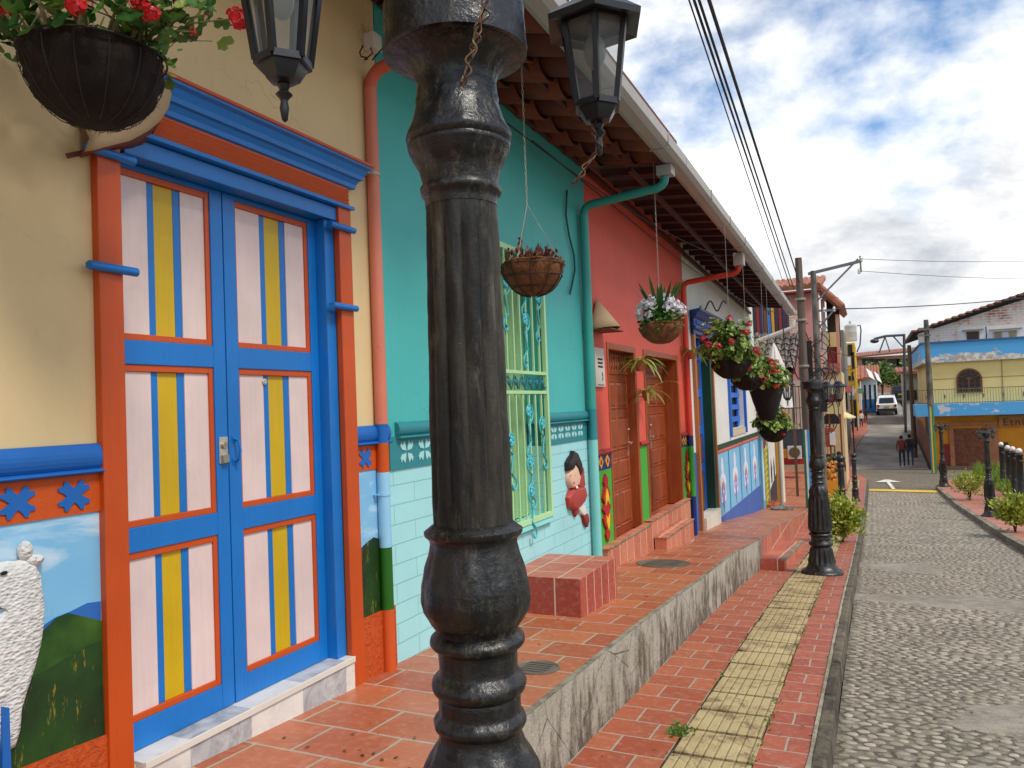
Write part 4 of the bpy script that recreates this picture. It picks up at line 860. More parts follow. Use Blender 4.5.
# --- roofs: barrel tiles seen from below, fascia gutter, outlet
CLAY = None
t = NT('clay_roof_tile'); n = t.noise(7, 6, .7); cc = t.mix(t.geo.outputs['Random Per Island'], lin('#5c2a17'), lin('#743a20')); CLAY = t.fin(t.mix(t.ramp(n, .45, .75), cc, lin('#43200f')), .8, t.bump(t.noise(40, 5), .4, .006))
GUT = paint('#a6a39e', .5, .06, .15, dirt=.3); BM = stainwood('#3a150b', '#521f11', .6)
def gz(y): return interp([(-6, 3.87), (5, 3.80), (7.4, 3.80), (11.3, 3.71), (18.6, 3.47)], y)
XG = -1.47
def roof(parent, y0, y1, lift=0.0, pitch_=.34, boards=False):
    s = .12  # rise from gutter to wall, underside nearly flat seen from the street
    zz = lambda x, y: gz(y)+lift+.13+(XG-x)*s
    g = MB(); g.smooth = True; n = max(1, int((y1-y0)/pitch_)); p = (y1-y0)/n
    for i in range(0 if boards else n):
        yc = y0+(i+.5)*p
        for j in range(3):   # pans, convex downward, overlapping down the slope
            xa, xb = XG-.05-j*.33, XG-.43-j*.33; jj = random.uniform(-.008, .008)
            vs = []
            for x, rr_, dz in ((xa, .155, 0.0), (xb, .125, .028)):
                for q in range(8):
                    a = math.pi+math.pi*q/7; vs.append((x, yc+jj+rr_*math.cos(a), zz(x, yc)+dz+rr_*math.sin(a)*.62))
            g.add(vs, [(q, q+1, 8+q+1, 8+q) for q in range(7)]); 
            # covers, convex upward, between the pans
            vs = []
            for x, rr_, dz in ((xa, .13, .06), (xb, .10, .085)):
                for q in range(8):
                    a = math.pi*q/7; vs.append((x, yc+p/2+rr_*math.cos(a), zz(x, yc)+dz+rr_*math.sin(a)*.8))
            g.add(vs, [(q, q+1, 8+q+1, 8+q) for q in range(7)])
    if not boards: rt = g.build('roof_tiles', CLAY, parent); m = rt.modifiers.new('thickness', 'SOLIDIFY'); m.thickness = .014
    g = MB(); v = []
    for y in (y0, y1):
        v += [(XG-.02, y, zz(XG, y)+.10), (-5.2, y, zz(-2.4, y)+.95), (-5.2, y, zz(-2.4, y)+.99), (XG-.02, y, zz(XG, y)+.14)]
    g.add(v, [(0,1,5,4), (1,2,6,5), (2,3,7,6), (3,0,4,7), (0,3,2,1), (4,5,6,7)]); g.build('roof', paint('#4a2c20', .8, .2) if boards else CLAY, parent)
    g = MB()
    for k in range(int((y1-y0)/.42)+1) if boards else ():
        y = y0+.15+k*.42
        if y < y1-.05: g.bar((-2.41, y, zz(-2.41, y)+.07), (XG-.05, y, zz(XG-.05, y)+.07), .06, .07)
    for x in (-2.36, -1.95): g.bar((x, y0+.01, zz(x, y0)-.06), (x, y1-.01, zz(x, y1)-.06), .035, .05)
    g.build('rafters', BM, parent)
    # box gutter
    g = MB(); n2 = max(1, int((y1-y0)/1.2)); 
    pr = [(XG-.10, .02), (XG-.06, -.0), (XG+.02, .0), (XG+.055, .035), (XG+.06, .115), (XG+.05, .115), (XG+.045, .04), (XG+.015, .012), (XG-.055, .012), (XG-.09, .03)]
    vs = [(x, y, gz(y)+lift*0+z_) for y in (y0+.003, y1-.003) for x, z_ in pr]; m_ = len(pr)
    g.add(vs, [(i, (i+1) % m_, m_+(i+1) % m_, m_+i) for i in range(m_)]+[tuple(range(m_))[::-1], tuple(range(m_, 2*m_))])
    for k in range(1, n2+1):
        y = y0+(y1-y0)*k/(n2+.5); g.box(XG+.056, XG+.066, y-.012, y+.012, gz(y)+.02, gz(y)+.12); g.box(XG-.1, XG+.06, y-.006, y+.006, gz(y)-.008, gz(y)-.001)
    g.build('gutter', GUT, parent)
roof(H1, -5, 3.52); roof(H2, 3.53, 6.98, .0); roof(H3, 6.99, 11.19, -.03, .34, True); roof(H4, 11.2, 18.0, -.05, .34, True)
def pipe2(y, col_, zt, segs, label, sec=None):
    o = thing('downpipe', (WX+.04, y, te(y)), label, 'downpipe'); 
    r_ = .043
    for a, b, c in segs:
        g = MB(); g.tube([(WX+.055, y, a), (WX+.055, y, b)], r_, 16); g.build('pipe_section', paint(c, .4, .06, .1), o)
    top = segs[-1][1]; g = MB(); pts = [(WX+.055, y, top)]+[(WX+.055+.09-.09*math.cos(q), y, top+.09*math.sin(q)) for q in [math.pi/2*k/6 for k in range(1, 7)]]
    ze = top+.20; pts += [(XG-.20, y, ze-.06)]+[(XG-.20+.10*math.sin(q), y, ze-.06+.08*(1-math.cos(q))) for q in [math.pi/2*k/5 for k in range(1, 6)]]+[(XG-.10, y, ze+.06)]
    g.tube(pts, r_*.9, 14); g.build('elbow', paint(col_, .4, .06, .1), o)
    g = MB(); g.box(XG-.16, XG-.02, y-.07, y+.07, min(ze+.04, gz(y)-.06), gz(y)-.002); g.build('outlet', GUT, o, .006)
pipe2(6.78, '#2f9186', 3.45, [(.14, 1.375, '#7fcac6'), (1.375, 1.66, '#2b8289'), (1.66, 3.47, '#3a9f95')], 'teal downpipe between the teal and the red wall')
pipe2(10.98, '#c23f2c', 3.3, [(-.2, .35, '#1c2a6c'), (.35, 1.06, '#3fa335'), (1.06, 1.21, '#1c2a6c'), (1.21, 3.30, '#c94634')], 'red downpipe between the red and the white wall, green and navy below')
# white pipe at the end of the row
o = thing('downpipe', (WX+.1, 18.66, te(18.6)), 'white downpipe sloping from the gutter at the far end of the white house', 'downpipe')
g = MB(); g.tube([(WX+.05, 18.68, 1.0), (WX+.05, 18.68, 2.98), (WX+.10, 18.68, 3.04), (XG-.12, 18.68, 3.26), (XG-.06, 18.68, 3.32), (XG-.05, 18.68, 3.46)], .05, 12); g.build('pipe', paint('#cdc9c0', .5), o)
# conical wall lamps (shell shaped sconces)
def sconce(pts, apex_x, label):
    """a half cone of fired clay open at the top, fixed to the wall"""
    pass
SH = paint('#b79b77', .7, .08, .3, dirt=.2); SHD = paint('#6d3a26', .6, .1)
def shell(y0, z0, w_, h, label, flip=1):
    o = thing('wall_sconce', (WX, y0, z0), label, 'wall lamp', 'shell shaped wall lamps under the eaves')
    n = 10; vs = []; tip = Vector((WX+.02, y0, z0+h))
    for k in range(n+1):
        a = math.pi*k/n; vs.append(Vector((WX+.001+w_*.62*math.sin(a), y0-w_/2*math.cos(a)*flip, z0+.10*h*math.sin(a)-.08*h)))
    g = MB(); g.smooth = True; ring = [v for v in vs]; m = []
    for f in (0, .35, .7, 1):
        for v in ring: m.append(v.lerp(tip, f*.97))
    g.add(m, [(j*(n+1)+i, j*(n+1)+i+1, (j+1)*(n+1)+i+1, (j+1)*(n+1)+i) for j in range(3) for i in range(n)])
    s = g.build('shade', SH, o); q = s.modifiers.new('thickness', 'SOLIDIFY'); q.thickness = .008
    g = MB(); g.wallpoly([(y0-w_*.5, z0-.11*h), (y0+w_*.5, z0-.11*h), (y0+w_*.5, z0-.07*h), (y0-w_*.5, z0-.07*h)], WX+.001, WX+w_*.55); g.build('base_plate', SHD, o)
shell(7.16, 2.44, .40, .30, 'pointed clay wall lamp on the red wall beside the teal pipe')
# near one: dish shaped, tilted
o = thing('wall_sconce', (WX, 1.86, 2.72), 'beige dish shaped wall lamp above the blue door, half hidden behind the dark flower basket', 'wall lamp', 'shell shaped wall lamps under the eaves')
c1 = [onx(x, y, WX+.10) for x, y in ((171, 95), (168, 108), (160, 121), (148, 131), (130, 141), (110, 146), (95, 150), (84, 152))]
c2 = [onx(x, y, WX+.015) for x, y in ((150, 60), (140, 70), (128, 82), (118, 92), (108, 100), (98, 108), (90, 116), (82, 122))]
g = MB(); g.smooth = True; vs = c1+[(a+b)/2+Vector((.03, 0, -.01)) for a, b in zip(c1, c2)]+c2; g.add(vs, [(j*8+i, j*8+i+1, (j+1)*8+i+1, (j+1)*8+i) for j in range(2) for i in range(7)])
s = g.build('shade', SH, o); q = s.modifiers.new('thickness', 'SOLIDIFY'); q.thickness = .006
c3 = [onx(x, y, WX+.01) for x, y in ((150, 142), (146, 146), (140, 148), (132, 150), (118, 152), (104, 154), (92, 155), (80, 158))]
g = MB(); g.smooth = True; g.add(c1+c3, [(i, i+1, 8+i+1, 8+i) for i in range(7)]); s = g.build('rim', SHD, o); q = s.modifiers.new('thickness', 'SOLIDIFY'); q.thickness = .006
g = MB(); a = onx(67, 156, WX+.02); b = onx(100, 149, WX+.05); g.bar(a, b, .012, .016); g.build('bracket', SHD, o)
# ------------------------------------------------------------------ cast iron lamp posts
IRON = cast_iron(); IRONS = cast_iron(True); GL = glassm('#7c827e', .30); BLK = metal('#15161a', .38, bump=.2)
def ss(a, b, x): x = max(0, min(1, (x-a)/(b-a))); return x*x*(3-2*x)
def fl_r(r, z, a):
    q = r
    if .12 < z < .34: q *= 1+.09*math.cos(16*a)*ss(.12, .16, z)*(1-ss(.30, .34, z))
    if .53 < z < 1.0: q *= 1+.09*math.cos(16*a)*ss(.53, .60, z)*(1-ss(.93, 1.0, z))
    if .97 < z < 1.11: q *= 1+.09*math.sin(8*a+.6)*math.sin((z-.97)/.14*math.pi)
    if 1.31 < z < 1.455: q *= 1+(.075*(abs(math.sin(4*a+.2))**.5-.75)+.025*math.cos(16*a)*ss(1.38, 1.42, z))*math.sin((z-1.31)/.145*math.pi)**.7
    if 1.50 < z < 2.045: q *= 1+(.15*abs(math.sin(6*a+.3))**.45-.11)*ss(1.50, 1.53, z)*(1-ss(2.015, 2.045, z))
    if 2.11 < z < 2.245: q *= 1+.02*math.cos(6*a)*math.sin((z-2.11)/.135*math.pi)
    return q+(noise.noise(Vector((math.cos(a)*3, math.sin(a)*3, z*14)))*.0022+noise.noise(Vector((math.cos(a)*9, math.sin(a)*9, z*40)))*.0012)*(1 if z > 1.05 else .6)
def dens_prof(pts, step):
    out = [pts[0]]
    for (r0, z0), (r1, z1) in zip(pts, pts[1:]):
        n = max(1, int(math.hypot(r1-r0, z1-z0)/step)); out += [(r0+(r1-r0)*k/n, z0+(z1-z0)*k/n) for k in range(1, n+1)]
    return out
def arc(z0, z1, r, bulge, n=8): return [(r+bulge*math.sin(math.pi*k/n)**.8, z0+(z1-z0)*k/n) for k in range(n+1)]
BASEP = [(.25, -.15), (.25, .03), (.235, .05), (.195, .065), (.175, .10), (.160, .13), (.14, .2), (.118, .34)]+arc(.345, .415, .115, .03)+arc(.42, .47, .112, .004)+arc(.475, .52, .118, .022)+[(.135, .54), (.132, .6), (.124, .75), (.113, .93), (.106, 1.0), (.107, 1.02), (.104, 1.045), (.093, 1.075), (.080, 1.10)]
MIDP = [(.080, 1.10), (.0735, 1.118), (.073, 1.128)]+arc(1.130, 1.158, .0735, .0085)+[(.072, 1.162), (.0725, 1.186)]+arc(1.189, 1.227, .0715, .0125)+[(.0695, 1.231), (.0700, 1.266)]+arc(1.268, 1.298, .071, .0135)+[(.0715, 1.304), (.0825, 1.318), (.0925, 1.335), (.0955, 1.352), (.0935, 1.38), (.087, 1.41), (.080, 1.435), (.0765, 1.452), (.0775, 1.460), (.0865, 1.469), (.0870, 1.476), (.080, 1.481), (.071, 1.488)]
SHP = [(.0695, 1.488), (.0690, 1.60), (.0660, 1.80), (.0635, 2.0), (.0630, 2.05)]
CAPP = [(.064, 2.05), (.066, 2.066)]+arc(2.068, 2.088, .068, .0055, 5)+[(.069, 2.095), (.0715, 2.108), (.0735, 2.118), (.0775, 2.124), (.0855, 2.138), (.087, 2.144), (.0925, 2.152), (.0935, 2.157), (.0915, 2.161), (.0955, 2.166), (.0965, 2.174), (.094, 2.181), (.0855, 2.198), (.078, 2.220), (.0735, 2.235), (.0745, 2.243), (.072, 2.250), (.0705, 2.275), (.074, 2.286), (.084, 2.302), (.100, 2.316), (.117, 2.322), (.119, 2.323), (.119, 2.3235), (.1285, 2.3245), (.129, 2.335), (.128, 2.345), (.127, 2.41), (.124, 2.418), (.08, 2.42), (.05, 2.445), (.001, 2.455)]
def lantern(parent, c, s=1.0):
    """six sided tapered lantern hanging with its lowest glass edge at c; parts under `parent`"""
    c = Vector(c); b, t_, h = .043*s, .066*s, .16*s
    P = lambda r, z, k: c+Vector((r*math.cos(math.pi/3*k+.87), r*math.sin(math.pi/3*k+.87), z))
    g = MB()
    for k in range(6):
        g.bar(P(b, 0, k), P(t_, h, k), .010*s, .010*s); g.bar(P(b, 0, k), P(b, 0, k+1), .010*s, .012*s); g.bar(P(t_, h, k), P(t_, h, k+1), .010*s, .012*s)
    vs = [P(r, z, k) for r, z in ((.012*s, -.034*s), (.026*s, -.03*s), (.043*s, -.004*s), (.043*s, .001*s)) for k in range(6)]
    g.add(vs, [(i*6+k, i*6+(k+1) % 6, (i+1)*6+(k+1) % 6, (i+1)*6+k) for i in range(3) for k in range(6)]+[tuple(range(6))[::-1], tuple(range(18, 24))])
    g.lathe(c, [(.011*s, -.036*s), (.007*s, -.045*s), (.014*s, -.052*s), (.007*s, -.06*s), (.006*s, -.064*s), (.008*s, -.075*s), (.005*s, -.094*s), (.001, -.098*s)][::-1], 12)
    fr = g.build('lantern_frame', BLK, parent)
    g = MB(); vs = [P(b*.97, .004*s, k) for k in range(6)]+[P(t_*.97, h-.004*s, k) for k in range(6)]; g.add(vs, [(k, (k+1) % 6, 6+(k+1) % 6, 6+k) for k in range(6)]); g.build('lantern_glass', GL, fr)
    g = MB(); vs = [P(r, z, k) for r, z in ((.062*s, h+.002*s), (.10*s, h-.006*s), (.102*s, h+.006*s), (.07*s, h+.03*s), (.05*s, h+.042*s), (.05*s, h+.05*s), (.032*s, h+.068*s), (.008*s, h+.076*s)) for k in range(6)]
    g.add(vs, [(i*6+k, i*6+(k+1) % 6, (i+1)*6+(k+1) % 6, (i+1)*6+k) for i in range(7) for k in range(6)]+[tuple(range(6))[::-1], tuple(range(42, 48))]); g.build('lantern_roof', BLK, fr)
    g = MB(); g.ell(c+Vector((0, 0, h*.68)), (.022*s, .022*s, .035*s), 12, 8); g.lathe(c+Vector((0,0,h*.8)), [(.012*s, 0), (.012*s, h*.2)], 8); g.build('bulb', paint('#8f8f88', .3), fr)
    return fr
def lamp_post(loc, label, n, arms, group, dz=0):
    r_ = thing('street_lamp', (0, 0, 0), label, 'street lamp', group); st = .006 if n > 60 else .03
    for nm, pr in (('pedestal', BASEP), ('turned_collar', MIDP), ('shaft', SHP), ('capital', CAPP)):
        g = MB(); g.lathe((0,0,0), dens_prof(pr, st if nm != 'shaft' else st*3), n, fl_r); g.build(nm, IRONS if nm == 'shaft' else IRON, r_)
    for ax, ay in arms:
        z = 2.27+.16+.07; a = g = MB(); L_ = math.hypot(ax, ay); pts = []
        for k in range(13):
            f = k/12; pts.append((ax*f, ay*f, 2.47+.10*math.sin(f*math.pi)+.03*f))
        g.tube(pts, .011, 8); pts = []
        for k in range(14): q = k*.45; rr_ = .05*(1-k/16); pts.append((ax*(.45)+ax/L_*rr_*math.cos(q), ay*(.45)+ay/L_*rr_*math.cos(q), 2.50+rr_*math.sin(q)))
        g.tube(pts, .006, 6); g.build('arm', BLK, r_); lantern(r_, (ax, ay, 2.27+dz))
    r_.location = loc; OFF[r_.name] = Vector(loc)
    return r_
G_ = 'black cast iron lamp posts along the street'
# the near post: dense, with its own rope and wires
LP1 = lamp_post((-.649, 1.211, .012), 'huge black fluted lamp post in the foreground with two hexagonal lanterns', 96, ((.192, .219), (-.203, -.224)), G_)
LP2 = lamp_post((-.655, 10.45, -.535), 'black lamp post on the red and yellow pavement beside the low tiled step', 48, ((.15, .08), (.29, .15)), G_, -.09)
LP3 = lamp_post((2.48, 35.2, sw(35.2)-.01), 'farther of the two black lamp posts on the right pavement, before the garage door', 32, ((.19, .20), (-.19, -.20)), G_)
fz = lambda y: sw(y)-.01
def place(root, loc, label, sc_=1):
    c = copy_tree(root); c.location = loc; c['label'] = label; c.scale = (sc_,)*3; return c
place(LP3, (2.55, 22.3, fz(22.3)), 'nearer black lamp post on the right pavement between the two yellow green shrubs', .86)
# short bollards on the left
def bollard(loc, label, h=1.55):
    o = thing('bollard', (0,0,0), label, 'bollard', 'short black iron bollards beyond the lamp post'); g = MB()
    pr = [(.17, -.1), (.17, .04), (.14, .07), (.12, .10), (.12, .34)]+arc(.35, .42, .10, .025)+[(.095, .45), (.09, .6)]+arc(.61, .67, .09, .02)+[(.088, .69), (.085, .75)]+arc(.76, .82, .085, .02)+[(.08, .84), (.075, h-.32), (.08, h-.28)]+arc(h-.27, h-.15, .075, .03)+[(.07, h-.13), (.12, h-.09), (.13, h-.06), (.11, h-.02), (.06, h+.01), (.001, h+.02)]
    g.lathe((0,0,0), pr, 24, lambda r, z, a: .85*r*(1+.04*math.cos(12*a)*(z > .7 and z < h-.3))); g.build('post', IRON, o); o.location = loc; OFF[o.name] = Vector(loc); return o
b1 = bollard((-.68, 18.6, sw(18.6)), 'short black bollard with a domed cap behind the first pavement shrub')
for (x, y, lab) in ((-.60, 27.5, 'short black bollard farther along the left kerb, behind the nearest one'),):
    c = copy_tree(b1); c.location = (x, y, sw(y)); c['label'] = lab
# rope of old fairy-light wire round the near column and lantern
def rope(pts, name, label, r=.0045, strands=4):
    o = thing(name, tuple(pts[-1]), label, 'wire'); 
    for s in range(strands):
        g = MB(); pp = []; P_ = [Vector(p) for p in pts]
        for i in range(len(P_)-1):
            for k in range(8):
                f = (i+k/8); q = P_[i].lerp(P_[i+1], k/8); q += Vector((noise.noise(Vector((f*1.3, s*7, 0))), noise.noise(Vector((f*1.3, s*7, 9))), 0))*.013+Vector((math.cos(f*2.3+s*1.6), math.sin(f*2.3+s*1.6), 0))*.0035; pp.append(q)
        pp.append(P_[-1]); g.tube(pp, r*.32, 5); g.build('strand', paint(('#5b4230', '#7a5638', '#3b2a1e', '#8a7658')[s % 4], .6), o)
    return o
d1 = lambda x, y, t: ray(x, y)*t+Vector((0, 0, EZ))
rope([d1(x, y, 1.225) for x, y in ((487, -6), (483, 12), (478, 30), (474, 44), (472, 56), (466, 74), (461, 84))], 'twisted_wire', 'frayed brown twisted wire hanging down the capital of the near lamp post')
rope([d1(x, y, 1.50) for x, y in ((592, 118), (594, 128), (598, 140), (597, 152), (588, 164), (580, 176), (572, 184))], 'twisted_wire', 'frayed brown twisted wire dangling below the right lantern', .004, 3)
# ------------------------------------------------------------------ flower baskets
rp = random.Random(21)
def leaf_disk(g, c, nrm, r, n=7, cup=.25):
    nrm = Vector(nrm).normalized(); u = nrm.orthogonal().normalized(); a0 = rp.uniform(0, 6.28); u = Matrix.Rotation(a0, 3, nrm) @ u; v = nrm.cross(u)
    vs = [Vector(c)-nrm*r*cup]
    for k in range(n*2-1):
        a = .35+(2*math.pi-.7)*k/(n*2-2); rr = r*(1.0 if k % 2 else .88); vs.append(Vector(c)+u*rr*math.cos(a)+v*rr*math.sin(a)+nrm*rp.uniform(-.05, .08)*r)
    g.add(vs, [(0, k, k+1) for k in range(1, len(vs)-1)])
def leaf_blade(g, c, d, l, w_, bend=.5, seg=4):
    d = Vector(d).normalized(); s = d.cross(Vector((0,0,1))); s = s.normalized() if s.length > .05 else Vector((1,0,0)); vs = []; p = Vector(c)
    for k in range(seg+1):
        f = k/seg; ww = w_*math.sin(math.pi*(.12+.86*f))**.8*(1 if k < seg else .15); vs += [p-s*ww, p+s*ww]; d = (d+Vector((0,0,-bend/seg))).normalized(); p = p+d*l/seg
    g.add(vs, [(2*k, 2*k+1, 2*k+3, 2*k+2) for k in range(seg)])
def pointed(g, c, d, l, w_):
    d = Vector(d).normalized(); s = Vector((rp.gauss(0,1), rp.gauss(0,1), rp.gauss(0,1))).cross(d).normalized(); c = Vector(c)
    g.add([c, c+d*l*.45+s*w_, c+d*l, c+d*l*.45-s*w_], [(0,1,2,3)])
def flowerhead(g, c, r, n=26, s=.35):
    c = Vector(c)
    for k in range(n):
        d = Vector((rp.gauss(0,1), rp.gauss(0,1), rp.gauss(0,1)+.3)).normalized(); leaf_disk(g, c+d*r*rp.uniform(.55, 1), d, r*s, 4, .1)
GER = leafm('geranium_leaf', '#1f4a16', '#4f8030', '#8a9a4a'); STEM = paint('#7d7350', .7); REDF = leafm('red_petal', '#a80d14', '#e02028'); COCO = None
def fibre(name, a, b):
    # coconut fibre lining
    t = NT(name); n = t.noise(70, 6, .75, t.pos(1, 1, .5), 1.2); n2 = t.noise(14, 5); return t.fin(t.mix(t.ramp(t.math('ADD', t.math('MULTIPLY', n, .6), t.math('MULTIPLY', n2, .4)), .35, .62), lin(a), lin(b)), .95, t.bump(n, .9, .02))
DARKC = fibre('dark_coir', '#0a0604', '#291a12'); BRNC = fibre('brown_coir', '#40220f', '#9a5f34')
def bowl(c, r, h, mat, parent, ribs=0, name='bowl'):
    g = MB(); c = Vector(c); pr = []
    for k in range(15): a = math.pi/2*k/14; pr.append((max(.001, r*math.sin(a)**.85), -h*math.cos(a)**1.15))
    pr += [(r*1.03, .012), (r*.96, .02), (r*.90, -.01), (.001, -.012)]
    g.lathe(c, pr, 80, lambda rr, z, a: rr*(1+.11*noise.noise(Vector((math.cos(a)*2.2, math.sin(a)*2.2, z*9)))+.05*noise.noise(Vector((math.cos(a)*7, math.sin(a)*7, z*40)))+(.07*abs(math.sin(a*ribs/2))*(.35+.65*abs(math.sin(math.pi*2.6*min(0, z)/h))) if ribs else 0)-.04))
    b_ = g.build(name, mat, parent); g = MB()
    for k in range(420):
        a = rp.uniform(0, 6.28); q = rp.uniform(.25, 1.5); p = c+Vector((r*math.sin(q)**.85*math.cos(a), r*math.sin(q)**.85*math.sin(a), -h*math.cos(q)**1.15)); d = Vector((math.cos(a)*.6+rp.gauss(0, .6), math.sin(a)*.6+rp.gauss(0, .6), rp.gauss(-.1, .7))).normalized()*rp.uniform(.008, .022)*r/.19; s_ = d.orthogonal().normalized()*.0012*r/.19
        g.add([p-s_, p+s_, p+d], [(0, 1, 2)])
    g.build('coir_fibres', mat, b_)
    return b_
def wires(c, r, top, parent, m, chain=False):
    c = Vector(c); top = Vector(top); kn = Vector((top.x, top.y, min(c.z+r*2.1, top.z-.02)))
    g = MB()
    for k in range(3):
        a = k*2.094+.4; p = c+Vector((r*math.cos(a), r*math.sin(a), 0)); g.tube([p, kn], .0022, 5)
    if not chain: g.tube([kn, top], .003, 5)
    else:
        n = int((top.z-kn.z)/.026)
        for k in range(n):
            z = kn.z+(k+.5)*(top.z-kn.z)/n; q = k % 2; a_ = Vector((.0055 if q else 0, 0 if q else .0055, 0)); b_ = Vector((0, 0, .016))
            base = kn.lerp(top, (k+.5)/n); pts = [base+a_*math.cos(u)*1+b_*math.sin(u) for u in [2*math.pi*i/8 for i in range(9)]]; g.tube(pts, .0017, 4)
    g.build('hanger', m, parent)
HW = metal('#8d867a', .5)
BG = 'flower baskets hanging from the eaves'
# 1: near dark basket, red geraniums
c = Vector((-1.95, 1.47, 2.725)); o = thing('flower_basket', c-Vector((0,0,.19)), 'large nearly black coir basket of red geraniums at the upper left, nearest of all', 'hanging basket', BG)
bw = bowl(c, .183, .185, DARKC, o, 14)
g = MB(); g.tube([c+Vector((.190*math.cos(a), .190*math.sin(a), .012)) for a in [2*math.pi*k/36 for k in range(37)]], .003, 6)
for k in range(14):
    a = 2*math.pi*k/14; g.tube([c+Vector((.188*math.sin(b_)**.85*math.cos(a), .188*math.sin(b_)**.85*math.sin(a), -.188*math.cos(b_)**1.15)) for b_ in [.25+1.3*i/6 for i in range(7)]], .0014, 5)
g.build('wire_frame', metal('#15130f', .6), o)
g = MB(); gs = MB(); gf = MB()
for k in range(46):
    a = rp.uniform(0, 6.28); r0 = rp.uniform(.02, .165); p0 = c+Vector((r0*math.cos(a), r0*math.sin(a), -.01)); d = Vector((math.cos(a)*rp.uniform(.2, 1), math.sin(a)*rp.uniform(.2, 1), rp.uniform(.5, 1.2))); l = rp.uniform(.10, .34); p1 = p0+d*l*.5+Vector((0,0,.02)); p2 = p1+(d+Vector((0,0,-.5)))*l*.5
    gs.tube([p0, p1, p2], [.006, .004, .0025], 5)
    for q in range(6):
        pp = p1.lerp(p2, rp.random())+Vector((rp.gauss(0, .04), rp.gauss(0, .04), rp.gauss(0, .03))); leaf_disk(g, pp, (rp.gauss(0, .6), rp.gauss(0, .6), 1), rp.uniform(.018, .036))
# trailing stems to the right with flowers
for (x, y, t_, fl) in ((238, 18, 2.05, .022), (193, 32, 2.1, .009), (207, 14, 2.12, .009), (152, 14, 2.0, .017), (138, 2, 2.0, .016), (78, 4, 1.95, .022), (2, 10, 2.05, .016), (60, -16, 2.1, .022), (110, -14, 2.1, .022), (175, -8, 2.1, .016)):
    pe = d1(x, y, t_); p0 = c+Vector((.08, .1, .02)); pm = p0.lerp(pe, .5)+Vector((0, 0, .05)); gs.tube([p0, pm, pe], [.005, .003, .0018], 5); gf.mark(); flowerhead(gf, pe, fl*1.5, 34 if fl > .012 else 12)
    for q in range(5): pp = pm.lerp(pe, rp.random()*.8)+Vector((rp.gauss(0, .02), rp.gauss(0, .02), rp.gauss(0, .02))); leaf_disk(g, pp, (rp.gauss(0, .7), rp.gauss(0, .7), 1), rp.uniform(.012, .028))
for (x, y, r_) in ((130, 16, .036), (16, 22, .026), (26, 30, .03), (100, 6, .03), (208, 4, .03), (162, 40, .016), (172, 62, .018), (155, 48, .014), (180, 50, .008), (196, 2, .028), (182, 4, .024), (60, 20, .028)):
    leaf_disk(g, d1(x, y, 1.98), (rp.gauss(.3, .3), rp.gauss(-.8, .3), .5), r_)
g.build('leaves', GER, o); gs.build('stems', STEM, o); gf.parts('flower', REDF, o); wires(c, .185, (c.x, c.y, 3.9), o, HW)
# 2: brown basket with dry succulents
c = Vector((-1.79, 4.21, 2.545)); o = thing('flower_basket', c-Vector((0,0,.22)), 'brown coir basket of dry reddish succulents hanging on a chain before the teal wall', 'hanging basket', BG)
bowl(c, .185, .185, BRNC, o, 10)
g = MB()
for zf in (.25, .6, .95): rr_ = .192*math.sin(math.acos(min(1, 1-zf))) if zf < 1 else .18; zz = -.185*(1-zf); g.tube([c+Vector((rr_*math.cos(a), rr_*math.sin(a), zz)) for a in [2*math.pi*k/24 for k in range(25)]], .0035, 5)
for k in range(10):
    a = 2*math.pi*k/10; g.tube([c+Vector((.191*math.sin(b_)**.85*math.cos(a), .191*math.sin(b_)**.85*math.sin(a), -.190*math.cos(b_)**1.15)) for b_ in [.1+1.45*i/6 for i in range(7)]], .003, 5)
g.build('wire_frame', metal('#1c1712', .7), o)
g = MB()
for k in range(420):
    a = rp.uniform(0, 6.28); r0 = rp.uniform(0, .17); p = c+Vector((r0*math.cos(a), r0*math.sin(a), rp.uniform(-.01, .07))); pointed(g, p, (rp.gauss(0, .7), rp.gauss(0, .7), 1), rp.uniform(.02, .055), .010)
for (x, y) in ((521, 240), (519, 248), (520, 244), (541, 252), (546, 255), (556, 262), (508, 252)):
    for q in range(8): pointed(g, d1(x+rp.gauss(0, 1.3), y+rp.gauss(0, 1.3), 4.55), (rp.gauss(0,1), rp.gauss(0,1), rp.gauss(0,1)), .022, .010)
g.build('succulents', leafm('dry_succulent', '#4a2a1c', '#7d4434', '#a8604a'), o); wires(c, .175, (c.x-.02, c.y, 3.9), o, HW, True)
# 3: white flowers
c = Vector((-1.68, 6.84, 2.36)); o = thing('flower_basket', c-Vector((0,0,.2)), 'basket of white flowers with sword leaves hanging before the red wall', 'hanging basket', BG)
bowl(c+Vector((0,0,.03)), .19, .17, BRNC, o, 12)
g = MB(); gf = MB(); gb = MB()
for k in range(900):
    d = Vector((rp.gauss(0,1), rp.gauss(0,1), rp.gauss(0,1))).normalized()*rp.uniform(.4, 1); pointed(g, c+Vector((0,0,.06))+Vector((d.x*.215, d.y*.215, d.z*.16)), (rp.gauss(0,1), rp.gauss(0,1), .3), rp.uniform(.03, .06), .014)
for k in range(46):
    a = rp.uniform(0, 6.28); e_ = rp.uniform(-.1, 1.1); gf.mark(); flowerhead(gf, c+Vector((.2*math.cos(a)*math.cos(e_), .2*math.sin(a)*math.cos(e_), .12+.17*math.sin(e_))), .042, 16, .36)
for k in range(24):
    a = rp.uniform(0, 6.28); leaf_blade(gb, c+Vector((.05*math.cos(a), .05*math.sin(a), .1)), (math.cos(a)*.55, math.sin(a)*.55, 1), rp.uniform(.28, .45), .018, .25, 5)
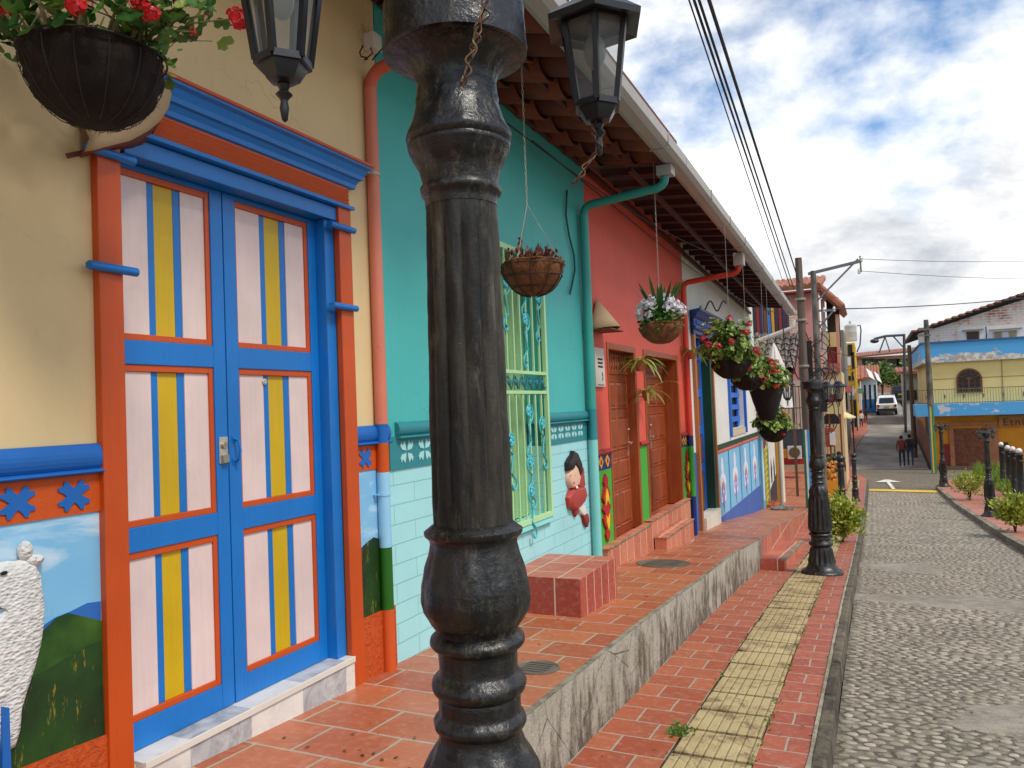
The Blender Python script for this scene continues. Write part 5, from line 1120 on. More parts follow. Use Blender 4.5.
g.build('leaves', GER, o); gf.parts('flower', leafm('white_petal', '#d8d0d8', '#f2eef2'), o); gb.build('sword_leaves', leafm('sword_leaf', '#1c3f1c', '#3f6a2c'), o); wires(c, .19, (c.x, c.y, 3.88), o, HW, True)
TC = paint('#b5744c', .7, .1, .3)
for (x, y, t_, lab, kk) in ((640, 362, 7.0, 'spider plant in a small clay wall pot just left below the white flowers', 34), (692, 352, 7.6, 'spider plant in a small clay wall pot by the red downpipe', 30), (648, 392, 7.1, 'sparse spider plant in the lowest clay wall pot between the wooden doors', 14)):
    c = onx(x, y, WX+.14); o = thing('spider_plant', c-Vector((0,0,.12)), lab, 'hanging plant', 'spider plants hanging by the wooden doors')
    g = MB(); g.lathe(c-Vector((0,0,.10)), [(.045, 0), (.075, .10), (.08, .12), (.07, .12), (.001, .10)], 16); g.build('pot', TC, o)
    g = MB()
    for k in range(kk):
        a = rp.uniform(0, 6.28); leaf_blade(g, c, (math.cos(a), math.sin(a), rp.uniform(.2, 1.1)), rp.uniform(.26, .50), .013, rp.uniform(1.0, 2.2), 6)
    g.build('leaves', leafm('spider_leaf', '#5a7f2c', '#9ab456', '#c9cf8c'), o); g = MB(); g.bar(c-Vector((.05,0,.05)), (WX+.001, c.y, c.z-.05), .02, .012); g.build('bracket', HW, o)
# 4..7 along the white house
def lush(px, py, X, r, h, label, petal, shape='bowl', up=.28, nfl=16, lf=None, dens_=1300):
    c = onx(px, py, X); o = thing('flower_basket', c-Vector((0,0,h)), label, 'hanging basket', BG)
    if shape == 'bowl': bowl(c, r, h, DARKC, o, 12)
    else:
        g = MB(); g.lathe(c-Vector((0,0,h)), [(r*.35, 0), (r*.45, .02), (r*.8, h*.6), (r, h), (r*.9, h), (.001, h-.02)], 24); g.build('pot', DARKC, o)
    g = MB(); gf = MB()
    for k in range(dens_):
        d = Vector((rp.gauss(0,1), rp.gauss(0,1), rp.gauss(0,1))).normalized()*rp.uniform(.35, 1)**.6; cl = .75+.75*noise.noise(d*2.2+Vector((px, 0, 0))); p = c+Vector((d.x*r*1.6*cl, d.y*r*1.6*cl, up*.5+d.z*up*cl*(1.25 if d.z > 0 else .95))); leaf_disk(g, p, (d.x+rp.gauss(0,.5), d.y+rp.gauss(0,.5), d.z+.5), rp.uniform(.02, .046), 4)
    for k in range(nfl):
        d = Vector((rp.gauss(0,1), rp.gauss(0,1)-.4, rp.gauss(0,1)+.4)).normalized(); gf.mark(); flowerhead(gf, c+Vector((d.x*r*1.45, d.y*r*1.45, up*.55+d.z*up)), .04, 14, .5)
    g.build('leaves', lf or leafm('lush_leaf', '#2c4f18', '#86a444', '#cfcf78'), o); gf.parts('flower', petal, o); wires(c, r, (c.x, c.y, gz(c.y)+.1), o, HW)
PKF = leafm('pink_petal', '#b81c34', '#e0506a'); ORF = leafm('orange_petal', '#c83c1c', '#e86a3a')
lush(731, 362, -1.45, .22, .2, 'big leafy basket with a few red flowers, first before the white house', PKF, up=.33, nfl=12, dens_=1500)
lush(748, 377, -1.45, .22, .18, 'dark basket with pink and orange flowers tucked behind the big leafy basket', PKF, up=.25)
lush(766, 388, -1.45, .26, .5, 'tall tapering dark pot of orange flowers hanging by the folded umbrella', ORF, 'pot', up=.28, nfl=20)
lush(773, 430, -1.45, .21, .20, 'lowest dark basket with trailing greenery above the ochre post', REDF, up=.25, nfl=4)
# iron scroll bracket on the white wall
o = thing('wall_bracket', (WX, 12.6, 3.3), 'scrolled black iron bracket on the white wall above the blue cornice', 'bracket'); g = MB(); pts = []
for k in range(40): f = k/39; a = f*12; pts.append(onx(700+26*f, 306+math.sin(a)*5, WX+.3*f+.02))
g.tube(pts, .012, 6); g.build('scroll', BLK, o)

# ------------------------------------------------------------------ shrubs
def shrub(loc, r, h, label, n=1500, mat=None, trunk=True):
    o = thing('shrub', loc, label, 'shrub', 'yellow green shrubs on the pavements'); c = Vector(loc); g = MB(); s = MB()
    for k in range(14):
        a = rp.uniform(0, 6.28); e_ = rp.uniform(.5, 1); s.tube([c, c+Vector((.1*r*math.cos(a), .1*r*math.sin(a), h*.3)), c+Vector((r*.7*math.cos(a)*e_, r*.7*math.sin(a)*e_, h*rp.uniform(.5, .85)))], [.018, .012, .005], 5)
    for k in range(n):
        d = Vector((rp.gauss(0,1), rp.gauss(0,1), rp.gauss(0,1))).normalized()*rp.uniform(.3, 1)**.5; cl = .78+.85*noise.noise(d*2.4+c); p = c+Vector((d.x*r*cl, d.y*r*cl, h*.56+d.z*h*.46*cl))
        pointed(g, p, (d.x+rp.gauss(0,.7), d.y+rp.gauss(0,.7), d.z+.5+rp.gauss(0,.5)), rp.uniform(.05, .10), .024)
    g.build('foliage', mat or leafm('croton_leaf', '#4a6a18', '#b0b840', '#e0d86c'), o); s.build('stems', paint('#4a3a28', .8), o)
shrub((-.57, 14.9, sw(14.9)), .36, .74, 'round yellow green shrub on the left pavement behind the lamp post', 1900)
shrub((-.70, 17.6, sw(17.6)), .26, .8, 'taller thin shrub just behind the lamp post beside the first bollard', 700)
shrub((2.72, 28.6, fz(28.6)), .55, .95, 'loose yellow shrub with bare stems on the right pavement between the lamp posts', 1300)
shrub((2.50, 18.3, fz(18.3)), .40, .74, 'dense bright shrub nearest the camera on the right pavement', 1900)
# ------------------------------------------------------------------ patio beyond the white house
Y0 = 19.0
boards = [(757, 420, 762, 505, '#4f97b8', '#8fc3d8'), (762.5, 430, 771, 508, '#a8b03c', '#d8b83c')]
o = thing('painted_board', (WX+.1, 19.2, te(19.2)), 'tall narrow board painted light blue leaning at the end of the white house', 'painted board')
g = MB(); g.box(WX-.05, WX+.03, 18.72, 19.15, te(19), 1.0); g.build('board', paint('#6fa9c4', .5, .25), o); g = MB(); g.box(WX+.0305, WX+.035, 18.8, 19.05, te(19)+.2, .7); g.build('stripe', paint('#c6dde6', .5), o)
o = thing('painted_board', (WX+.1, 19.6, te(19.6)), 'board painted with yellow and green leaves next to the light blue board', 'painted board')
g = MB(); g.box(WX-.05, WX+.03, 19.2, 20.0, te(20), .45); g.build('board', paint('#8f9a34', .5, .3), o); g = MB()
for k in range(9): g.wallpoly([(19.6-.3, te(20)+.2+k*.15), (19.6, te(20)+.32+k*.15), (19.6+.3, te(20)+.24+k*.15), (19.6, te(20)+.22+k*.15)], WX+.0305, WX+.036)
g.build('painted_leaves', paint('#d8b43a', .5, .2), o); g = MB(); g.box(WX-.1, WX+.12, 19.25, 20.1, te(20)-.02, te(20)+.12); g.build('base', paint('#b0502e', .6), o)
o = thing('silhouette_poster', (WX+.1, 20.8, te(21)), 'white panel with dark painted silhouettes between the leaf board and the ochre post', 'poster')
g = MB(); g.box(WX-.02, WX+.03, 20.1, 21.5, te(21)+.05, .72); g.build('panel', paint('#d6d3cb', .5), o)
g = MB()
g.wallpoly([(20.1, te(21)+.05), (21.5, te(21)+.05), (21.5, -.30), (21.2, -.40), (20.9, -.45), (20.5, -.50), (20.1, -.6)], WX+.0305, WX+.036)
for yy in (20.5, 21.1): g.wallpoly([(yy-.1, -.45), (yy+.1, -.45), (yy+.13, -.1), (yy+.06, .0), (yy, .16), (yy-.08, .02), (yy-.12, -.12)], WX+.0306, WX+.0365)
g.build('silhouettes', paint('#232a3a', .5), o)
o = thing('timber_post', (WX+.25, 21.9, te(21.9)), 'thick ochre painted timber post with a white edge at the patio corner', 'post')
g = MB(); g.box(WX-.05, WX+.12, 21.6, 22.1, te(22)-.05, .85); g.build('post', stainwood('#b5762c', '#d0963c', .5), o, .01); g = MB(); g.box(WX+.121, WX+.18, 21.6, 22.1, te(22)-.05, .85); g.build('edge_board', paint('#d8d2c0', .5), o)
o = thing('patio_shop', (-3.6, 29, -1.3), 'small shaded shop front with a dark roller wall and white air unit behind the patio', 'building')
def fbox(parent, nm, px0, py0, px1, py1, Y, d, m, b=0):
    a = ony(px0, py1, Y); c_ = ony(px1, py0, Y); g = MB(); g.box(min(a.x, c_.x), max(a.x, c_.x), Y, Y+d, a.z, c_.z); return g.build(nm, m, parent, b)
fbox(o, 'roller_wall', 768, 430, 806, 462, 30, .3, paint('#3b3f44', .6, .1, .2)); fbox(o, 'wall', 768, 380, 812, 430, 30.0, .29, paint('#d0b8a8', .7)); fbox(o, 'wall', 740, 345, 768, 472, 30.0, .3, paint('#8d5b4a', .7))
fbox(o, 'red_base', 776, 458, 806, 466, 29.8, .19, paint('#a3241c', .5)); fbox(o, 'ledge', 776, 465, 806, 470, 29.6, .39, paint('#a79678', .7)); ac = fbox(o, 'air_unit', 788, 446, 801, 459, 29.6, .19, paint('#cfccc4', .5))
p = ony(794.5, 452.5, 29.58); g = MB(); g.facpoly([(p.x+.19*math.cos(a), p.z+.19*math.sin(a)) for a in [2*math.pi*k/20 for k in range(20)]][::-1], 29.56, 29.595); g.build('fan_grille', paint('#5d5034', .6), ac)
fbox(o, 'orange_panel', 781, 449, 787.5, 458, 29.7, .09, paint('#c98a2a', .5))
# patio tiled roof
o = thing('patio_roof', (-3.2, 25, 1.9), 'weathered dark clay tile roof over the patio below the coloured balcony', 'roof')
g = MB(); g.smooth = True
for i in range(14):
    xc = -5.2+i*.235
    for j in range(6):
        ya = 24.2+j*.42; zb = 2.55+j*.20+(xc+3)*-.10; vs = []
        for yy, rr_, dz in ((ya, .125, 0), (ya+.46, .10, .20)):
            for q in range(6): a = math.pi*q/5; vs.append((xc+rr_*math.cos(a), yy, zb+dz+rr_*math.sin(a)))
        g.add(vs, [(q, q+1, 7+q, 6+q) for q in range(5)])
rt = g.build('roof_tiles', tiles('old_tile', '#5c5048', '#857468', '#2a2420', .155, .42, .02, 'XY', dirtc='#1e1a16', dirt=.6), o); q = rt.modifiers.new('thickness', 'SOLIDIFY'); q.thickness = .02
g = MB(); g.add([(-5.3, 24.2, 2.50+.22), (-2.0, 24.2, 2.50-.10), (-2.0, 26.8, 3.7-.10), (-5.3, 26.8, 3.7+.22), (-5.3, 24.2, 2.46+.22), (-2.0, 24.2, 2.46-.10), (-2.0, 26.8, 3.66-.10), (-5.3, 26.8, 3.66+.22)], [(0,1,2,3), (7,6,5,4), (0,4,5,1), (1,5,6,2), (2,6,7,3), (3,7,4,0)]); g.build('roof_boards', BM, o)
for x in (-2.1, -5.0): g = MB(); g.box(x-.035, x+.035, 24.3, 24.37, -1.25, 2.46); g.build('post', paint('#5a4434', .6), o)
# white umbrella closed
o = thing('patio_umbrella', (onx(777, 440, -1.75).x, onx(777, 440, -1.75).y, te(20)), 'folded white canvas patio umbrella behind the hanging flowers', 'umbrella')
Yu = onx(777, 400, -1.95).y; tp = ony(777, 343, Yu); bt_ = ony(777, 408, Yu); g = MB(); H_ = tp.z-bt_.z
g.lathe(bt_, [(.30, 0), (.30, .04), (.27, H_*.35), (.2, H_*.6), (.06, H_*.92), (.012, H_)], 32, lambda r, z, a: r*(1+.22*abs(math.sin(4*a)))); g.build('canopy', paint('#d8d6d0', .7, .05), o)
g = MB(); g.tube([(bt_.x, bt_.y, te(Yu)), (bt_.x, bt_.y, bt_.z+.1)], .025, 8); g.build('pole', paint('#8a8577', .5), o); g = MB(); g.lathe((bt_.x, bt_.y, te(Yu)), [(.25, 0), (.25, .05), (.05, .09), (.03, .15)], 20); g.build('base', concrete(), o)
o = thing('patio_umbrella', (-.95, 37, sw(37)), 'pale yellow square market umbrella over a stall beyond the lamp post', 'umbrella')
a = ony(836, 413, 37); g = MB(); g.lathe((a.x, 37, a.z-.2), [(.95, -.05), (.95, 0), (.02, .45)], 4, None, False, .6); g.build('canopy', paint('#d2c08a', .7), o); g = MB(); g.tube([(a.x, 37, sw(37)), (a.x, 37, a.z+.1)], .03, 6); g.build('pole', paint('#6a5a4a', .6), o)
# railing with wrought bars over the patio
o = thing('window_grille', (-2.2, 28.8, 1.0), 'white wrought iron grille over the patio shop beside the wooden pole', 'grille'); g = MB()
A = ony(779, 430, 29.3); B = ony(806, 386, 29.3)
for k in range(9): x = A.x+(B.x-A.x)*k/8; g.box(x-.012, x+.012, 29.29, 29.31, A.z, B.z)
for k in range(3): z = A.z+(B.z-A.z)*k/2; g.box(A.x, B.x, 29.32, 29.34, z-.015, z+.015)
g.build('bars', paint('#3a3a3a', .5), o)
# hanging lantern near umbrella
c = onx(787.5, 398, -1.45); o = thing('hanging_lantern', c, 'black hexagonal lantern hanging beside the folded white umbrella', 'lantern'); lantern(o, c, 1.55); g = MB(); g.tube([c+Vector((0,0,.35)), (c.x-.02, c.y, gz(18)+.0), ], .01, 6); g.build('hanger', BLK, o)
# coloured striped board posts by the pole
o = thing('striped_post', (-1.40, 18.9, sw(19)), 'narrow post painted green, white and blue beside the wooden utility pole', 'post')
a = ony(810, 522, 19.3); top = ony(808, 430, 19.3)
for dx, cc_ in ((-.06, '#14694a'), (-.015, '#d8d8d0'), (.03, '#3f90c8')):
    g = MB(); g.box(a.x+dx, a.x+dx+.044, 19.3, 19.36, sw(19.3)-.02, top.z); g.build('stripe', paint(cc_, .5, .2), o)

# ------------------------------------------------------------------ utility poles and cables
t = NT('weathered_pole_timber'); n = t.noise(14, 6, .7, t.pos(1, 1, .06)); PW = t.fin(t.mix(t.ramp(n, .3, .7), lin('#3a2f28'), lin('#6d5d50')), .85, t.bump(n, .6, .02))
CP = concrete('#7d7a74', '#4b4842', True)
def tpole(x, y, zb, zt, r, m, label, name='utility_pole'):
    o = thing(name, (x, y, zb), label, 'utility pole'); g = MB(); g.lathe((x, y, zb), [(r*1.15, -.2), (r, (zt-zb)*.5), (r*.82, zt-zb), (.001, zt-zb+.005)], 14); g.build('pole', m, o); return o
a = ony(799, 258, 19.6)
o = tpole(-1.41, 19.6, sw(19.6), a.z, .095, PW, 'tall weathered wooden utility pole at the far end of the white house roof')
g = MB()
for z in (a.z-1.0, a.z-1.5, a.z-2.6): g.lathe((-1.41, 19.6, z), [(.115, -.03), (.122, -.02), (.122, .02), (.115, .03)], 14)
g.build('band', metal('#77736a', .5), o)
b_ = ony(813, 271, 26); px_ = b_.x
o = tpole(px_, 26, sw(26), b_.z, .10, CP, 'slimmer grey utility pole with a long angled crossarm, behind the wooden pole')
g = MB(); e1 = ony(861, 261, 26); e0 = ony(808, 274, 26); g.bar(e0, e1, .07, .09); g.bar(ony(815, 303, 26), ony(858, 259, 26), .05, .05); g.bar(ony(860, 256, 26), ony(861, 272, 26), .05, .05); g.bar(ony(812, 311, 26), ony(836, 310, 26), .06, .07); g.bar(ony(816, 331, 26), ony(834, 310, 26), .05, .05); g.build('crossarm', metal('#5d6064', .6), o)
g = MB()
for x, y in ((859, 270), (861, 258), (834, 308), (824, 309)): p = ony(x, y, 26); g.mark(); g.lathe(p, [(.03, -.12), (.05, -.08), (.03, -.05), (.05, -.02), (.02, .05)], 8)
g.parts('insulator', paint('#c8c4bc', .4), o)
g = MB()
for k in range(26):
    p0 = Vector((px_+rp.uniform(-.12, .12), 25.85, rp.uniform(1.6, 4.2))); L_ = rp.uniform(.4, 1.3); s_ = rp.choice((-1, 1, 1)); g.tube([p0+Vector((s_*(.1+.35*L_*math.sin(q)), -.08, -L_*(1-math.cos(q))*.6)) for q in [math.pi*j/9 for j in range(10)]], .014, 5)
g.box(px_-.2, px_+.22, 25.6, 25.86, 1.2, 1.9); g.build('cable_loops', paint('#1d1c1b', .6), o)
# overhead cables towards the camera
CBL = paint('#20242c', .6)
def cable(pts, label, r=.012, sag=.0):
    P_ = [Vector(p) for p in pts]; out = []
    for i in range(len(P_)-1):
        n_ = 14
        for k in range(n_): f = k/n_; q = P_[i].lerp(P_[i+1], f); q.z -= sag*4*f*(1-f); out.append(q)
    out.append(P_[-1]); g = MB(); g.tube(out, r, 6); o_ = g.build('overhead_cable', CBL); return tag(origin(o_, out[-1]), label, 'cable', 'overhead cables')
for (x0, x1, y1, lab, r_) in ((689, 783, 282, 'thin overhead cable leftmost of the bundle above the eaves', .006), (694, 790, 286, 'overhead cable second from the left of the bundle', .010), (699, 794, 289, 'overhead cable third from the left of the bundle', .010), (709, 799, 282, 'thick overhead cable rightmost of the bundle reaching the wooden pole', .013)):
    A = ony(x1, y1, 19.6); B = ony(x0, 0, 4.6); d = (B-A).normalized(); C_ = B+d*14
    cable([A, B, C_], lab, r_, .0)
for pts, lab in (([(862, 259), (1030, 261)], 'thin high wire running right from the crossarm, upper of two'), ([(862, 271), (1030, 279)], 'thin high wire running right from the crossarm, lower of two')):
    cable([ony(*pts[0], 26), ony(*pts[1], 34)], lab, .008, .05)
cable([ony(834, 309, 26), ony(1030, 297, 44)], 'dark cable sagging slightly from the lower crossarm to the brick gable', .018, .10)
# street light with frame and right hand pole
PR = thing('utility_pole', (2.72, 43.4, sw(43.4)), 'utility pole before the yellow building, its foot painted yellow, blue and green', 'utility pole')
zt = ony(924, 320, 43.4).z
for z0, z1, m in ((sw(43.4)-.1, 1.0, None), (1.0, zt, CP)):
    if m is None:
        for dx, hx in ((-.13, '#3f6f8a'), (-.06, '#d8b02c'), (.03, '#3a8a5a')): g = MB(); g.box(2.68+dx, 2.68+dx+(.088 if dx > 0 else .069 if dx > -.1 else .069), 43.3, 43.5, z0, z1); g.build('painted_foot', paint(hx, .5, .1), PR)
    else: g = MB(); g.lathe((2.68, 43.4, z0), [(.15, 0), (.11, z1-z0), (.001, z1-z0+.01)], 12); g.build('pole', m, PR)
g = MB(); g.bar(ony(918, 330, 43.3), ony(933, 329, 43.3), .08, .08); g.bar(ony(917, 336, 43.3), ony(931, 335, 43.3), .07, .07); g.build('crossarm', metal('#5d6064', .6), PR)
o = thing('street_light', (1.9, 60, sw(60)), 'street light pole with a long left reaching truss arm behind the blue building', 'street light')
g = MB(); q = lambda x, y: ony(x, y, 60); g.tube([(q(904, 400).x, 60, sw(60)), q(904, 334)], .09, 8); g.build('pole', metal('#3d4044', .6), o)
g = MB(); g.tube([q(904, 335), q(886, 336), q(874, 339)], .09, 6); g.tube([q(885, 337), q(879, 353)], .05, 6); g.tube([q(885, 337), q(890, 352)], .04, 6); g.tube([q(893, 336), q(903, 347)], .05, 6); g.build('arm', metal('#4d5054', .6), o)
g = MB(); g.ell(q(874.5, 341), (.3, .3, .16), 10, 6); g.build('lamp_head', metal('#33363a', .5), o)
o = tpole(ony(912, 400, 50).x, 50, sw(50), ony(913, 345, 50).z, .12, PW, 'dark timber pole standing beside the parked cars left of the yellow building')
# ------------------------------------------------------------------ houses farther down the street
WDK = paint('#1b1a1c', .4)
def px_house(name, label, Y, Z, loc_px=None):
    return thing(name, (0, Y, Z), label, 'house')
def bx(o, nm, x0, x1, y0, y1, z0, z1, m, b=0): g = MB(); g.box(x0, x1, y0, y1, z0, z1); return g.build(nm, m, o, b)
def tileroof(o, pts, nm='roof_tiles', m=None, d=.14):
    """clay roof plane from 4 corners: eave a-b, ridge d-c; tile rolls run from eave to ridge"""
    a, b, c, dd = [Vector(p) for p in pts]; L_ = (b-a).length; n = max(3, int(L_/.24)); up = (b-a).cross(dd-a).normalized()
    if up.z < 0: up = -up
    g = MB(); g.smooth = True
    for i in range(n):
        e0 = a.lerp(b, (i+.5)/n); e1 = dd.lerp(c, (i+.5)/n); w_ = L_/n*.5; s = (b-a).normalized(); vs = []
        for p in (e0, e1):
            for q in range(6): an = math.pi*q/5; vs.append(p+s*w_*math.cos(an)+up*w_*.8*math.sin(an))
        g.add(vs, [(q, q+1, 7+q, 6+q) for q in range(5)]+[(0,1,2,3,4,5)])
    g.smooth = False; g.add([a, b, c, dd, a-up*d, b-up*d, c-up*d, dd-up*d], [(0,1,2,3), (7,6,5,4), (0,4,5,1), (1,5,6,2), (2,6,7,3), (3,7,4,0)])
    return g.build(nm, m or CLAY2, o)
t = NT('weathered_clay_roof'); n = t.noise(3, 6, .7); CLAY2 = t.fin(t.mix(t.ramp(n, .35, .7), lin('#7d4a34'), lin('#b5745a')), .8)
# coloured balcony above the patio roof
Yb = 27.5
o = thing('balcony_house', (-4, Yb, -1.3), 'brick house whose balcony shows blue and yellow painted bars above the patio roof', 'house')
a = ony(742, 345, Yb); b_ = ony(789, 316, Yb); bx(o, 'back_wall', -7, b_.x, Yb+.6, Yb+.9, 3.2, 5.2, paint('#5b3a34', .7)); 
W0 = b_.x
for k in range(13):
    x = a.x+(W0-a.x)*(k+.3)/13; m = paint(('#6a4a2c', '#2b78c8', '#d09a3a', '#3a2c3e', '#8a2f2a', '#3a2c5e')[k % 6], .5); bx(o, 'balcony_bar', x, x+.09, Yb, Yb+.08, 3.75, 4.85, m)
bx(o, 'balcony_rail', a.x, W0, Yb-.02, Yb+.1, 3.65, 3.75, paint('#7a6a60', .6)); bx(o, 'balcony_rail', a.x, W0, Yb-.02, Yb+.1, 4.85, 4.95, paint('#4a2c28', .6))
bx(o, 'brick_pier', W0, W0+.45, Yb-.05, Yb+.3, 3.3, 4.6, tiles('pink_brick', '#b5806e', '#c9998a', '#d8cfc4', .28, .09, .012, 'XZ', dirt=.15))
# pink house
Y = 34; o = thing('pink_house', (-2.6, Y, sw(Y)), 'pink two storey house with a clay tile roof and an open loggia behind the poles', 'house')
PKW = paint('#c98a80', .7, .06); xr_ = ony(820, 330, Y).x; xl = -6.5; zt = ony(800, 292, Y).z
bx(o, 'wall', xl, xr_, Y, Y+.35, -2.6, zt, PKW); zr = zt+.2
tileroof(o, [(xl, Y-.7, zr-.05), (xr_+.15, Y-.7, zr-.05), (xr_+.15, Y+4, zr+.9), (xl, Y+4, zr+.9)])
bx(o, 'eave_board', xl, xr_+.15, Y-.66, Y-.001, zr-.28, zr-.22, paint('#8a4038', .6))
xs = ony(839, 330, Y+1.5).x; YY = Y+1.5
bx(o, 'side_wall', xr_+.001, xs, YY, YY+4, -2.6, ony(830, 372, YY).z, paint('#cdb48a', .7)); z0, z1 = ony(830, 372, YY).z, ony(830, 347, YY).z
bx(o, 'red_balcony', xr_+.15, xs-.02, YY-.3, YY+.2, z0, z0+.35, paint('#b06a5c', .6)); bx(o, 'red_niche', xr_+.15, xs-.12, YY+.25, YY+.3, z0, z1, paint('#a33a3c', .6)); bx(o, 'corner_post', xr_+.001, xr_+.149, YY, YY+.3, z0, zt-.2, paint('#cfc6b8', .6)); bx(o, 'pier', xs-.119, xs, YY, YY+.3, z0, zt-.9, paint('#c9937c', .6))
bx(o, 'cream_parapet', xr_+.15, xs-.12, YY, YY+.24, z1, z1+.62, paint('#d8bd82', .6)); bx(o, 'loggia_back', xr_+.15, xs, YY+1.6, YY+1.7, z1, zt+.0, paint('#3a2f2a', .7)); bx(o, 'loggia_floor', xr_+.15, xs, YY+.241, YY+1.6, z1-.06, z1, paint('#8a7a6a', .7))
e = ony(843, 306, YY-.5); tileroof(o, [(e.x, YY-.9, e.z), (e.x, YY+4, e.z), (xr_-.1, YY+4, zr+.25), (xr_-.1, YY-.9, zr+.25)])
for k in range(3): bx(o, 'door', -4.6+k*1.0, -4.1+k*1.0, Y-.03, Y-.001, 2.4, 4.0, WDK)
# row of lower shopfronts with signs, awnings between Y 38 and 70
def rowhouse(Y, px0, px1, py_top, wallc, lowc, label, doors=2, roofc=True, depth=6, storey=None, zb=None):
    A = ony(px0, 400, Y).x; B = ony(px1, 400, Y).x; zt_ = ony((px0+px1)/2, py_top, Y).z; zb = sw(Y)-.4 if zb is None else zb
    o = thing('row_house', ((A+B)/2, Y, zb), label, 'house', 'houses farther down the left side'); bx(o, 'wall', A-3, B, Y, Y+depth, zb+1.2, zt_, paint(wallc, .7)); bx(o, 'lower_wall', A-3, B, Y, Y+depth, zb, zb+1.2, paint(lowc, .7))
    for k in range(doors):
        x = A+(B-A)*(k+.3)/doors; d = bx(o, 'door', x, x+(B-A)/doors*.42, Y-.03, Y-.001, zb+.4, zb+2.5, WDK)
        if zt_-zb > 4.5: w_ = bx(o, 'window', x, x+(B-A)/doors*.36, Y-.03, Y-.001, zb+3.3, min(zt_-.3, zb+4.6), WDK); bx(o, 'balcony', x-.15, x+(B-A)/doors*.5, Y-.35, Y-.031, zb+3.0, zb+3.3, paint(lowc, .6))
    if roofc: tileroof(o, [(A-3, Y-.6, zt_), (B+.25, Y-.6, zt_), (B+.25, Y+4, zt_+1.2), (A-3, Y+4, zt_+1.2)])
    return o, A, B, zt_
o, A, B, zt_ = rowhouse(40, 824, 836, 372, '#cdb48a', '#b04a3c', 'low cream house with a red base under the pink house balcony', 1, True)
o, A, B, zt_ = rowhouse(52, 836, 847, 330, '#77736c', '#6a665f', 'narrow bare grey concrete tower beside the water tank', 1, False)
o, A, B, zt_ = rowhouse(64, 845, 857.5, 343, '#d8a820', '#c9c4bc', 'yellow three storey house with white panels under the water tank', 2, False)
for k, (x0, x1, z0, z1, c_) in enumerate(((A+.30*1.28, A+.55*1.28, zt_-1.0, zt_-.1, '#18161a'), (A+.05, A+.28, zt_-3.9, zt_-2.4, '#e0ddd6'), (A+.6, A+.8, zt_-2.0, zt_-.7, '#18161a'), (A+.32, A+.55, zt_-1.7, zt_-1.05, '#e0ddd6'), (A+.3, A+.5, zt_-3.8, zt_-2.5, '#18161a'))): bx(o, 'facade_panel', x0, x1, 63.95, 63.969, z0, z1, paint(c_, .5))
tk = thing('water_tank', (0, 66, zt_), 'pale grey cylindrical water tank on the roof of the yellow house', 'water tank'); a = ony(851, 340, 66); g = MB(); rt_ = (ony(857, 340, 66).x-ony(844.5, 340, 66).x)/2*.98; hh = ony(851, 323, 66).z-a.z
g.lathe((a.x, 66, a.z-.1), [(rt_*.96, 0), (rt_, .1), (rt_, hh*.5), (rt_*1.02, hh*.52), (rt_, hh*.55), (rt_, hh*.9), (rt_*.7, hh), (rt_*.25, hh+.05), (rt_*.2, hh+.25), (.001, hh+.28)], 24); g.build('tank', paint('#b5b3ae', .6), tk)
g = MB(); g.tube([ony(857, 326, 66), ony(860, 325, 66), ony(861, 330, 66), ony(860, 345, 66), ony(857, 352, 66)], .05, 6); g.build('pipe', paint('#3a4048', .5), tk)
tk.location = (a.x, 66, a.z-.1)
for ch in tk.children:
    ch.data.transform(Matrix.Translation(Vector((0, 66, zt_))-Vector((a.x, 66, a.z-.1))))
o, A, B, zt_ = rowhouse(69, 852, 861, 380, '#d8d5cc', '#b8342a', 'small white shop with a red counter beyond the yellow house', 1, True)
o, A, B, zt_ = rowhouse(76, 858, 878, 378, '#c6dbe4', '#2f78b8', 'long low shop with white upper wall and bright blue base beyond the parked car', 4, True, 10, None, sw(76)-.1)
# awnings
for Y, x0, y0, x1, y1, c_, lab in ((62, 853, 372, 858, 384, '#dcdad6', 'white canvas awning hanging over the pavement beyond the yellow house'), (70, 866, 368, 875, 380, '#d4d4d6', 'tilted white awning of the blue shop, left of the car'), (70, 874, 371, 882, 383, '#e2e2e2', 'second tilted white awning, nearer the parked car')):
    a = ony(x0, y0, Y); b_ = ony(x1, y1, Y); g = MB(); g.add([(a.x, Y+.5, a.z), (b_.x-.25, Y+.5, a.z-.3), (b_.x, Y-.6, b_.z), (a.x+.2, Y-.6, b_.z+.3)]+[(a.x, Y+.5, a.z-.05), (b_.x-.25, Y+.5, a.z-.35), (b_.x, Y-.6, b_.z-.05), (a.x+.2, Y-.6, b_.z+.25)], [(0,1,2,3), (7,6,5,4), (0,4,5,1), (1,5,6,2), (2,6,7,3), (3,7,4,0)])
    o_ = g.build('awning', paint(c_, .7)); tag(origin(o_, (a.x, Y, a.z)), lab, 'awning')
